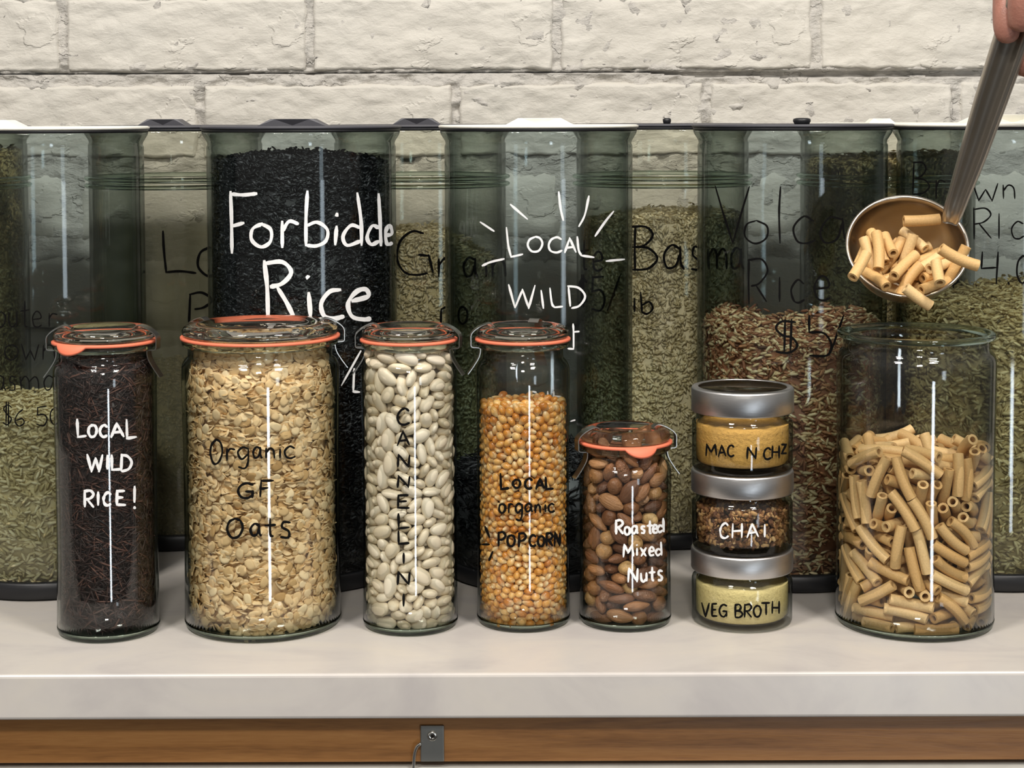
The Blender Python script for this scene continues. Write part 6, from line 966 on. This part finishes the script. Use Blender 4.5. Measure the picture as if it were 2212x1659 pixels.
# popcorn
M['corn'] = graincol('popcorn_kernel_skin', [(0, (190, 116, 40)), (.25, (214, 144, 56)), (.6, (226, 166, 84)), (1, (238, 196, 124))], .26, .6, tip=(240, 214, 164))
cornv = []
for k, k2 in ((1, 1), (.9, 1.05), (1.1, .95), (.85, .9)):
    def cf_(x, y, z, A=.36*k):
        u = x/A; s = 1.08-.42*max(0, u)**1.3; return (x*1.06*SCL, y*1.06*s*SCL, z*1.06*s*SCL)
    cornv.append(ellme(.36*k, .29*k2, .22, cf_, 10, 6, tip=lambda x, y, z, A=.36*k: max(0, min(1, (x/A-.25)*1.6)), name='kernel'))
_, cx, cy, R, H = J['corn']
scatter('corn', cornv, M['corn'], 'popcorn_kernel', cx, cy, 'golden popcorn kernel in the jar lettered POPCORN', 'popcorn kernel', 'popcorn kernels in the POPCORN jar', 300,
        lambda r: -r[2]*1.0-abs(r[1])*.2, 'popcorn_kernels', 'golden popcorn kernels filling the sides and back of the POPCORN jar', True, .0035)
core = link('popcorn_core', lathe([(0, .004), (.012, .004), (.012, .125), (0, .13)], 24), M['corn']); core.name = 'packed_popcorn'
core.location = (cx, cy, 0); tag(core, 'golden popcorn packed in the middle of the POPCORN jar', 'popcorn', None, 'stuff')
# nuts
M['almond'] = graincol('almond_skin', [(0, (96, 62, 42)), (.4, (140, 94, 62)), (.8, (178, 126, 82)), (1, (204, 160, 112))], .48, .6, bumps=(1.6, .0012, (80, 420, 420)))
M['pecan'] = graincol('glazed_nut_skin', [(0, (96, 62, 42)), (.5, (140, 96, 64)), (1, (190, 148, 110))], .40, .7, bumps=(300, .0022))
M['hazel'] = graincol('roasted_hazelnut_skin', [(0, (120, 76, 46)), (.6, (168, 120, 76)), (.9, (216, 178, 120)), (1, (222, 186, 130))], .45, .5, bumps=(260, .0012))
def alm(A):
    def f(x, y, z):
        u = x/A; s = 1-.30*max(0, u)**1.5; return (x*1.04*SCL, y*s*SCL, z*s*SCL)
    return f
def pec(x, y, z):
    d = 1+.10*noise.noise(Vector((x*4, y*5, z*5)))-.14*math.exp(-(y/.12)**2)*(1 if z > 0 else .4); return (x*SCL, y*d*SCL, z*d*SCL)
nutv = [ellme(.92, .55, .36, alm(.92), 14, 9, name='almond'), ellme(.82, .5, .38, alm(.82), 14, 9, name='almond'), ellme(.98, .48, .42, pec, 18, 12, name='pecan'), ellme(.62, .58, .5, lambda x, y, z: (x*SCL, y*SCL, z*SCL*(1+.1*x)), 14, 9, name='hazelnut')]
nutv[0].materials.append(M['almond']); nutv[1].materials.append(M['almond']); nutv[2].materials.append(M['pecan']); nutv[3].materials.append(M['hazel'])
for me in nutv: me.shade_smooth()
_, cx, cy, R, H = J['nut']; a = load('nut')
NL = {0: ('almond', 'brown ribbed almond in the jar lettered Roasted Mixed Nuts', 'almonds in the mixed nuts jar'), 1: ('almond', 'brown ribbed almond in the jar lettered Roasted Mixed Nuts', 'almonds in the mixed nuts jar'),
      2: ('pecan_nut', 'dark glazed wrinkled nut in the jar lettered Roasted Mixed Nuts', 'glazed nuts in the mixed nuts jar'), 3: ('hazelnut', 'round roasted hazelnut in the jar lettered Roasted Mixed Nuts', 'hazelnuts in the mixed nuts jar')}
rest = []
for r in a:
    v = int(r[0]); p = Vector(r[1:4]); q = Quaternion(r[4:]).normalized()
    o = bpy.data.objects.new(NL[v][0], nutv[v]); COL.objects.link(o); place(o, p+Vector((cx, cy, .0035)), q); tag(o, NL[v][1], 'nut', NL[v][2])
    rest.append((v, Matrix.Rotation(PI, 4, 'Z') @ Matrix.Translation(p) @ q.to_matrix().to_4x4()))
o = link('mixed_nuts', join_np(nutv, rest, 'mixed_nuts', M['almond'])); o.location = (cx, cy, .0035); tag(o, 'brown nuts packed at the back of the Roasted Mixed Nuts jar', 'nuts', None, 'stuff')
# pasta
M['pasta'] = graincol('dry_pasta', [(0, (214, 172, 112)), (.5, (226, 188, 130)), (1, (236, 204, 150))], .5, .4, bumps=(900, .00015))
def pasta_me(L, r, bend, n=12, k=7):
    V, Fc = [], []; ri = r*.56; L, r, ri = L*SCL, r*SCL, ri*SCL
    def ring(s, rad):
        R_ = L/bend; ang = s/R_; c = (R_*math.sin(ang), 0, R_*(1-math.cos(ang))-R_*(1-math.cos(L/2/R_))*.5)
        return [(c[0]-rad*math.sin(2*PI*i/n)*math.sin(ang), rad*math.cos(2*PI*i/n), c[2]+rad*math.sin(2*PI*i/n)*math.cos(ang)) for i in range(n)]
    S = [(j/k-.5)*L for j in range(k+1)]
    rings = [ring(s, r) for s in S]+[ring(s, ri) for s in (S[-1], S[-2], S[k//2], S[1], S[0])]
    for q in rings: V += q
    m = len(rings)
    for j in range(m):
        for i in range(n): a, b = j*n, ((j+1) % m)*n; Fc.append((a+i, b+i, b+(i+1) % n, a+(i+1) % n))
    me = bpy.data.meshes.new('pasta'); me.from_pydata(V, [], Fc); me.materials.append(M['pasta'])
    me.shade_smooth()
    me.set_sharp_from_angle(angle=math.radians(50)); return me
pastav = [pasta_me(*p) for p in ((2.9, .375, .35), (2.5, .365, .12), (2.75, .37, .55), (2.2, .36, .2))]
_, cx, cy, R, H = J['pasta']
scatter('pasta', pastav, M['pasta'], 'pasta_tube', cx, cy, 'short curved pasta tube in the wide open glass jar', 'pasta', 'pasta tubes in the open jar', 300,
        lambda r: math.hypot(r[1], r[2])*.5-r[2]+.4*(r[3] > .10), 'pasta_tubes', 'short pasta tubes packed at the back of the open jar', False, .0038)
# wild rice in the narrow jar
_, cx, cy, R, H = J['wild']; zt = onY(230, 798, cy-R).z
st(grain_fill('wild_rice', cx, cy, R-.0036, .0075, lambda x, y: zt+.03*y+.0015*math.sin(x*200), .0135, .0013, 3.2, M['wild'], flatness=.12, horiz=.9, rough_top=.002), 'long thin dark wild rice grains in the jar lettered LOCAL WILD RICE!')
# oats
M['oat'] = graincol('oat_flake', [(0, (190, 152, 98)), (.08, (220, 186, 132)), (.5, (238, 208, 158)), (1, (248, 226, 182))], .6, .3)
def flake_me(a, b, seed, n=12):
    V = [(0, 0, .00045)]; rn = random.Random(seed)
    rr = [1+rn.uniform(-.12, .10) for _ in range(n)]
    def cup(x, y): return .0009*math.cos(x*300+seed)*1.0-9*y*y*(1 if seed % 2 else -1)
    for s, zz in ((.55, .00042), (1, .0001), (1, -.0003)):
        for i in range(n):
            t = 2*PI*i/n; q = s*(rr[i] if s == 1 else 1); x, y = a*q*math.cos(t), b*q*math.sin(t)
            V.append((x, y, zz+cup(x, y)-(.0002 if abs(math.sin(t)) < .3 and s < 1 else 0)))
    V.append((0, 0, -.0004)); V[0] = (0, 0, .00025+cup(0, 0)); Fc = []
    for i in range(n):
        j = (i+1) % n; Fc += [(0, 1+i, 1+j), (1+i, 1+n+i, 1+n+j, 1+j), (1+n+i, 1+2*n+i, 1+2*n+j, 1+n+j), (1+2*n+i, 3*n+1, 1+2*n+j)]
    me = bpy.data.meshes.new('flake'); me.from_pydata(V, [], Fc); me.materials.append(M['oat']); me.shade_smooth(); return me
flakes = [flake_me(.0042, .0031, 1), flake_me(.0038, .0033, 2), flake_me(.0045, .0028, 3), flake_me(.0032, .0027, 4), flake_me(.0040, .0030, 5)]
_, cx, cy, R, H = J['oats']; Ro = R-.0030; zt = H-.004; items = []; rn = random.Random(3)
def oat_R(z):   # follows the shoulder into the neck
    zs_ = H-.0073; 
    return Ro if z < zs_-.024 else Ro-.0052*min(1, (z-(zs_-.024))/.020)
for i in range(6800):
    th = rn.uniform(0, 2*PI); z = .0055+rn.random()*(zt-.0075); r = oat_R(z)-.0004-abs(rn.gauss(0, .0018)); r -= .006*max(0, 1-(z-.004)/.006)**2
    rad = Vector((math.cos(th), math.sin(th), 0)); tan = Vector((-math.sin(th), math.cos(th), 0))
    tilt = rn.gauss(0, .42) if rn.random() < .62+.3*noise.noise(Vector((th*3, z*40, 2))) else rn.uniform(.9, 1.5)*rn.choice((-1, 1))
    nn = rad*math.cos(tilt)+Vector((0, 0, 1))*math.sin(tilt)+tan*rn.gauss(0, .20)
    nn.normalize(); q = nn.to_track_quat('Z', 'Y') @ Quaternion((0, 0, 1), rn.uniform(0, 2*PI))
    r -= .0030*abs(math.sin(tilt))+.0008*abs(nn.dot(tan))*3
    items.append((rn.randrange(5), Vector((r*math.cos(th), r*math.sin(th), z)), q))
for i in range(700):
    th = rn.uniform(0, 2*PI); r = math.sqrt(rn.random())*(oat_R(zt)-.004); nn = Vector((rn.gauss(0, .4), rn.gauss(0, .4), 1)).normalized()
    items.append((rn.randrange(5), Vector((r*math.cos(th), r*math.sin(th), zt+rn.gauss(0, .0012))), nn.to_track_quat('Z', 'Y') @ Quaternion((0, 0, 1), rn.uniform(0, 6))))
def oscore(it): 
    p = it[1]; return math.hypot(p.x, p.y)/Ro*6 - p.y/Ro
front_ = sorted([t for t in items if t[1].y < -.6*Ro], key=lambda t: -math.hypot(t[1].x, t[1].y))
rn.shuffle(front_); single = sorted(front_, key=lambda t: -math.hypot(t[1].x, t[1].y))[:700]; rn.shuffle(single); single = single[:300]; ids = {id(t) for t in single}
for v, p, q in single:
    o = bpy.data.objects.new('oat_flake', flakes[v]); COL.objects.link(o); place(o, p+Vector((cx, cy, 0)), q)
    tag(o, 'pale rolled oat flake in the wide jar lettered Organic GF Oats', 'oat flake', 'rolled oat flakes in the oats jar')
me = join_np(flakes, [(t[0], Matrix.Translation(t[1]) @ t[2].to_matrix().to_4x4()) for t in items if id(t) not in ids], 'rolled_oats', M['oat'])
o = link('rolled_oats', me); o.location = (cx, cy, 0); tag(o, 'mass of pale rolled oats filling the jar lettered Organic GF Oats', 'oats', None, 'stuff')
oc = link('packed_oats', lathe([(0, .008), (Ro-.008, .008), (Ro-.0065, .012), (Ro-.0065, H-.032), (Ro-.011, H-.012), (Ro-.012, zt-.002), (0, zt-.002)], 48), M['oat'])
oc.location = (cx, cy, 0); tag(oc, 'packed oats in the middle of the wide oats jar', 'oats', None, 'stuff')

# ------------------------------------------------------------------ three stacked spice jars
M['cheese'] = graincol('orange_cheese_powder', [(0, (226, 176, 92)), (1, (232, 186, 104))], .8, .2, bumps=(420, .0012))
M['broth'] = graincol('pale_broth_powder', [(0, (232, 216, 152)), (1, (238, 224, 166))], .8, .2, bumps=(520, .0010))
M['chai'] = graincol('chai_pieces', [(0, (70, 44, 30)), (.2, (112, 74, 48)), (.6, (160, 114, 70)), (.85, (206, 164, 110)), (1, (224, 190, 140))], .7, .3)
def spice(px_l, px_r, y_lid0, y_lid1, y_bot, z0, cx, cy, label, word_, items, ink):
    R = (px_r-px_l)/2*cy/F; yf = cy-R
    zl1 = onY(1603, y_lid0+15, yf).z; zl0 = onY(1603, y_lid1, yf).z
    t = empty('spice_jar', (cx, cy, z0), label, 'spice jar', None)
    h0 = zl0-z0; h1 = zl1-z0; Rb = R*.985
    out = [(0, .0015), (Rb*.7, .0004), (Rb-.004, 0)] + arc(Rb-.0032, .0032, .0032, -80, 0, 4) + [(Rb, h0-.0075), (Rb-.0006, h0-.0058), (Rb-.0030, h0-.0045), (Rb-.0030, h0+.008), (Rb-.0030-.002, h0+.008)]
    inn = [(Rb-.0052, h0-.005), (Rb-.0026, h0-.009), (Rb-.0024, .0065), (Rb-.005, .0042), (0, .0042)]
    link('glass_body', lathe(out+inn, 72), M['jar'], t)
    lid = link('lid', lathe([(R-.0018, h0), (R-.0004, h0), (R, h0+.0008), (R, h1-.0016), (R-.0006, h1-.0004), (R-.0018, h1), (R-.0046, h1), (R-.0048, h1-.0008), (R-.0020, h1-.0014)], 80), M['alu'], t)
    tag(link('lid_window', lathe([(0, h1-.0018), (R-.0024, h1-.0018), (R-.0024, h1-.0009), (0, h1-.0009)], 64), M['lid'], t), 'clear window in the metal lid')
    if items: lettering(t, 'lettering', items, cx, cy, Rb+.0003, 5.2, ink, word_)
    return t, Rb, h0, h1
cxs, cys = base_center(1603, 1370, .0345); cxs = onY(1603, 1100, cys).x; Rs = .5*222*cys/F; yfs = cys-Rs
s1 = spice(1492, 1714, 1192, 1254, 1368, .0, cxs, cys, 'lowest stacked spice jar, pale yellow powder lettered VEG BROTH', 'black hand lettering VEG BROTH',
   [('V', 1516, 1302, 1532, 1332), ('E', 1538, 1304, 1550, 1332), ('G', 1554, 1306, 1570, 1332), ('B', 1588, 1306, 1604, 1334), ('R', 1608, 1306, 1624, 1334), ('O', 1628, 1308, 1644, 1332), ('T', 1646, 1302, 1664, 1328), ('H', 1668, 1300, 1684, 1326)], BI)
s2 = spice(1492, 1714, 1018, 1082, 1192, s1[3], cxs, cys, 'middle stacked spice jar, brown flecked tea lettered CHAI', 'white hand lettering CHAI',
   [('C', 1556, 1130, 1574, 1162), ('H', 1582, 1132, 1604, 1162), ('A', 1614, 1132, 1638, 1160), ('I', 1648, 1134, 1656, 1160)], WI)
s3 = spice(1492, 1714, 836, 905, 1012, s1[3]+s2[3], cxs, cys, 'topmost stacked spice jar, orange powder lettered MAC N CHZ', 'black hand lettering MAC N CHZ',
   [('M', 1524, 960, 1548, 984), ('A', 1552, 962, 1568, 986), ('C', 1572, 962, 1586, 986), ('N', 1614, 966, 1634, 990), ('C', 1650, 968, 1666, 992), ('H', 1668, 964, 1684, 990), ('Z', 1688, 960, 1700, 980)], BI)
def powder(name, s, mat, label, cat):
    Rb, h0 = s[1], s[2]; Rp = Rb-.0030; n, k = 96, 14; V, Fc = [], []; zt = h0-.008
    prof = [(0, .0046), (Rp*.8, .0046), (Rp-.002, .0052), (Rp-.0002, .0075)]+[(Rp, .0075+(zt-.0075)*i/6) for i in range(1, 7)]+[(Rp*(1-j/5), zt+.0006) for j in range(1, 5)]+[(0, zt+.001)]
    me = lathe(prof, n, False)
    for v in me.vertices:
        if v.co.z > zt-.002: v.co.z += .0016*noise.noise(v.co*120)
    o = link(name, me, mat); o.location = (cxs, cys, s[0].location.z); return tag(o, label, cat, None, 'stuff')
powder('cheese_powder', s3, M['cheese'], 'orange yellow powder in the jar lettered MAC N CHZ', 'powder')
powder('broth_powder', s1, M['broth'], 'pale yellow powder in the jar lettered VEG BROTH', 'powder')
bm = bmesh.new(); Rb, h0 = s2[1], s2[2]; chips = []
for k in range(3):
    me = ellme(.0022, .0015, .0009, lambda x, y, z: (x*(1+.3*noise.noise(Vector((x*900+k, y*900, z*900)))), y*(1+.5*noise.noise(Vector((y*900, x*900, k)))), z), 6, 4); chips.append(me)
bm.free(); its = []
for i in range(1500):
    th = rn.uniform(0, 2*PI); r = (Rb-.0042)-abs(rn.gauss(0, .0028)); z = .0055+rn.random()*(h0-.0150)
    q = Quaternion((rn.gauss(0, 1), rn.gauss(0, 1), rn.gauss(0, 1), rn.gauss(0, 1))).normalized(); s_ = rn.uniform(.6, 1.35)
    its.append((rn.randrange(3), Matrix.Translation((r*math.cos(th), r*math.sin(th), z)) @ q.to_matrix().to_4x4() @ Matrix.Scale(s_, 4)))
for i in range(300):
    th = rn.uniform(0, 2*PI); r = math.sqrt(rn.random())*(Rb-.006); q = Quaternion((rn.gauss(0, 1), rn.gauss(0, 1), rn.gauss(0, 1), rn.gauss(0, 1))).normalized()
    its.append((rn.randrange(3), Matrix.Translation((r*math.cos(th), r*math.sin(th), h0-.0095)) @ q.to_matrix().to_4x4()))
o = link('chai_tea', join_np(chips, its, 'chai_tea', M['chai'])); o.location = (cxs, cys, s2[0].location.z); tag(o, 'brown and tan chips of chai tea in the jar lettered CHAI', 'tea', None, 'stuff')

# ------------------------------------------------------------------ ladle with pasta
YL = 1.195
def steelmat():
    m, nt, b = mk('worn_ladle_steel'); b.inputs['Metallic'].default_value = 1
    f = noise_(nt, 60, 5, .7, coord(nt, 'Object')); g = noise_(nt, 14, 4, .6, coord(nt, 'Object'))
    nt.links.new(ramp(nt, g, [(.35, s2l((205, 200, 192))), (.55, s2l((196, 184, 166))), (.75, s2l((170, 138, 100)))]), b.inputs['Base Color'])
    nt.links.new(math_(nt, 'ADD', math_(nt, 'MULTIPLY', f, .22), .12), b.inputs['Roughness']); return m
M['ladle'] = steelmat()
M['handle'] = plain('satin_handle_steel', (176, 168, 156), .34, .9)
Cl = onY(1960, 530, YL); nl = Vector((-.10, -.80, .60)).normalized(); yl = (Vector((.10, 0, 1))-nl*Vector((.10, 0, 1)).dot(nl)).normalized(); xl = yl.cross(nl)
ML = Matrix(((xl.x, yl.x, nl.x, Cl.x), (xl.y, yl.y, nl.y, Cl.y), (xl.z, yl.z, nl.z, Cl.z), (0, 0, 0, 1)))
lad = empty('ladle', Cl, 'worn steel ladle held over the open jar, heaped with pasta tubes', 'ladle')
lad.matrix_world = ML
RB = .0392; dep = .037; prof = []
for i in range(15): t = i/14*PI/2; prof.append((RB*math.sin(t), -dep*math.cos(t)))
prof += [(RB+.0012, .0003), (RB+.0022, .0000), (RB+.0022, -.0008), (RB+.0012, -.0012)]
for i in range(13, -1, -1): t = i/14*PI/2; prof.append(((RB+.0010)*math.sin(t), -(dep+.0010)*math.cos(t)))
link('bowl', lathe(prof, 96), M['ladle'], lad)
# handle: channel section swept from the rim up to the hand
inv = ML.inverted()
hp = [inv @ p for p in (onY(2052, 484, YL-.007), onY(2058, 462, YL-.013), onY(2072, 420, YL-.018), onY(2103, 330, YL-.030), onY(2141, 215, YL-.045), onY(2180, 100, YL-.060), onY(2228, -45, YL-.078), onY(2290, -230, YL-.10))]
wds = [.0050, .0066, .0074, .0092, .0106, .0114, .0118, .0120]
P = catmull(hp, 4); Wl = np.interp(np.linspace(0, 7, len(P)), range(8), wds)
camL = inv @ CAM; V, Fc = [], []
sec = [(-1, -.10), (-.86, .34), (-.66, .46), (-.50, .30), (-.36, -.04), (0, -.16), (.36, -.04), (.50, .30), (.66, .46), (.86, .34), (1, -.10)]
sec = sec+[(a, b-.14) for a, b in reversed(sec)]
for i, p in enumerate(P):
    d = (P[min(i+1, len(P)-1)]-P[max(i-1, 0)]).normalized(); tc = (camL-p).normalized(); s_ = d.cross(tc).normalized(); nn = s_.cross(d)
    w_ = Wl[i]
    if i < 7: k_ = max(-.3, -.3+i/7*1.3)
    else: k_ = 1
    for a, b in sec: V.append(tuple(p+s_*a*w_+nn*b*w_*(.35+.65*k_)))
m_ = len(sec)
for i in range(len(P)-1):
    for k in range(m_): Fc.append((i*m_+k, i*m_+(k+1) % m_, (i+1)*m_+(k+1) % m_, (i+1)*m_+k))
Fc += [tuple(range(m_)), tuple(range((len(P)-1)*m_, len(P)*m_))[::-1]]
me = bpy.data.meshes.new('handle'); me.from_pydata(V, [], Fc); hd = link('handle', me, M['handle'], lad)
a = load('scoop'); k = 0
for r in a:
    Mx = ML @ Matrix.Translation(Vector(r[1:4])+Vector((0, 0, .0012))) @ Quaternion(r[4:]).normalized().to_matrix().to_4x4()
    o = bpy.data.objects.new('pasta_tube', pastav[int(r[0])]); COL.objects.link(o); place(o, Mx.translation, Mx.to_quaternion())
    tag(o, 'short curved pasta tube heaped in the steel ladle', 'pasta', 'pasta tubes in the ladle')
def lay(px0, py0, px1, py1, Y, v, label, dy=0.0):
    a_, b_ = onY(px0, py0, Y), onY(px1, py1, Y+dy); d = (b_-a_).normalized(); L = (b_-a_).length
    o = bpy.data.objects.new('pasta_tube', pastav[v]); COL.objects.link(o); q = d.to_track_quat('X', 'Z'); place(o, (a_+b_)/2, q); o.scale = (L/(.029, .025, .0275, .022)[v],)*1+(1.05, 1.05); tag(o, label, 'pasta'); return o
lay(1842, 600, 1872, 548, YL-.040, 3, 'pasta tube hanging over the left edge of the ladle bowl', .012)
lay(2030, 538, 2112, 576, YL-.036, 0, 'pasta tube jutting out over the right edge of the ladle bowl', .0)
lay(2030, 612, 2022, 566, YL-.050, 3, 'pasta tube poking over the lower right rim of the ladle', .012)
lay(1952, 478, 2030, 474, YL+.004, 1, 'lone pasta tube lying high in the back of the ladle bowl', .0)
lay(1955, 622, 2010, 662, YL-.035, 1, 'single pasta tube falling from the ladle towards the open jar')

# ------------------------------------------------------------------ hand holding the ladle
def skinmat():
    m, nt, b = mk('skin'); f = noise_(nt, 70, 4, .6, coord(nt, 'Object')); g = noise_(nt, 500, 3, .6, coord(nt, 'Object'))
    nt.links.new(mixc(nt, f, s2l((150, 98, 84)), s2l((186, 132, 114))), b.inputs['Base Color']); b.inputs['Roughness'].default_value = .45
    b.inputs['Subsurface Weight'].default_value = .12; b.inputs['Subsurface Radius'].default_value = (.008, .003, .002); bump(nt, b, g, .0003); return m
M['skin'] = skinmat()
YH = YL-.062
def hp_(px, py, dy=0.0): return onY(px, py, YH+dy)
wrist = hp_(2640, -330, .01); 
V = [wrist, hp_(2520, -230, .012), hp_(2420, -140, .012)]; Rr = [.027, .029, .030]
E = [(0, 1), (1, 2)]
def chain(root, pts, rs):
    prev = root
    for p, r in zip(pts, rs): V.append(p); Rr.append(r); E.append((prev, len(V)-1)); prev = len(V)-1
V.append(hp_(2900, -560, .01)); Rr.append(.034); E.append((0, 3))
# index: from the palm behind the handle, knuckle at the left, tip pressed on its left face
chain(2, [hp_(2330, -150, .022), hp_(2205, -120, .020), hp_(2176, -30, .004), hp_(2174, 50, -.004), hp_(2178, 98, -.004)], [.0135, .0112, .0096, .0094, .0080])
# thumb: across the front of the handle
chain(2, [hp_(2370, -90, -.012), hp_(2268, -60, -.022), hp_(2205, -22, -.022), hp_(2208, 40, -.018), hp_(2204, 70, -.015)], [.0145, .0118, .0108, .0096, .0080])
# middle, ring, little fingers curled behind the handle
chain(2, [hp_(2350, -70, .026), hp_(2262, 10, .028), hp_(2230, 100, .020), hp_(2210, 160, .008)], [.0130, .0108, .0102, .0092])
chain(2, [hp_(2420, -40, .026), hp_(2330, 40, .030), hp_(2290, 120, .022), hp_(2272, 175, .010)], [.0125, .0105, .0096, .0082])
chain(2, [hp_(2480, -20, .022), hp_(2400, 70, .026), hp_(2362, 130, .018), hp_(2345, 175, .008)], [.0115, .0094, .0086, .0074])
me = bpy.data.meshes.new('hand'); me.from_pydata([tuple(v) for v in V], E, [])
ho = bpy.data.objects.new('hand', me); COL.objects.link(ho)
sk = ho.modifiers.new('skin', 'SKIN'); sk.use_smooth_shade = True; sk.branch_smoothing = .3
for i, r in enumerate(Rr): me.skin_vertices[0].data[i].radius = (r, r)
me.skin_vertices[0].data[0].use_root = True
sb = ho.modifiers.new('sub', 'SUBSURF'); sb.levels = 2; sb.render_levels = 2
bpy.context.view_layer.update(); dg = bpy.context.evaluated_depsgraph_get()
m2 = bpy.data.meshes.new_from_object(ho.evaluated_get(dg)); ho.modifiers.clear(); ho.data = m2; m2.materials.clear(); m2.materials.append(M['skin']); m2.shade_smooth()
tag(ho, 'bare hand at the top right corner gripping the ladle handle', 'person')
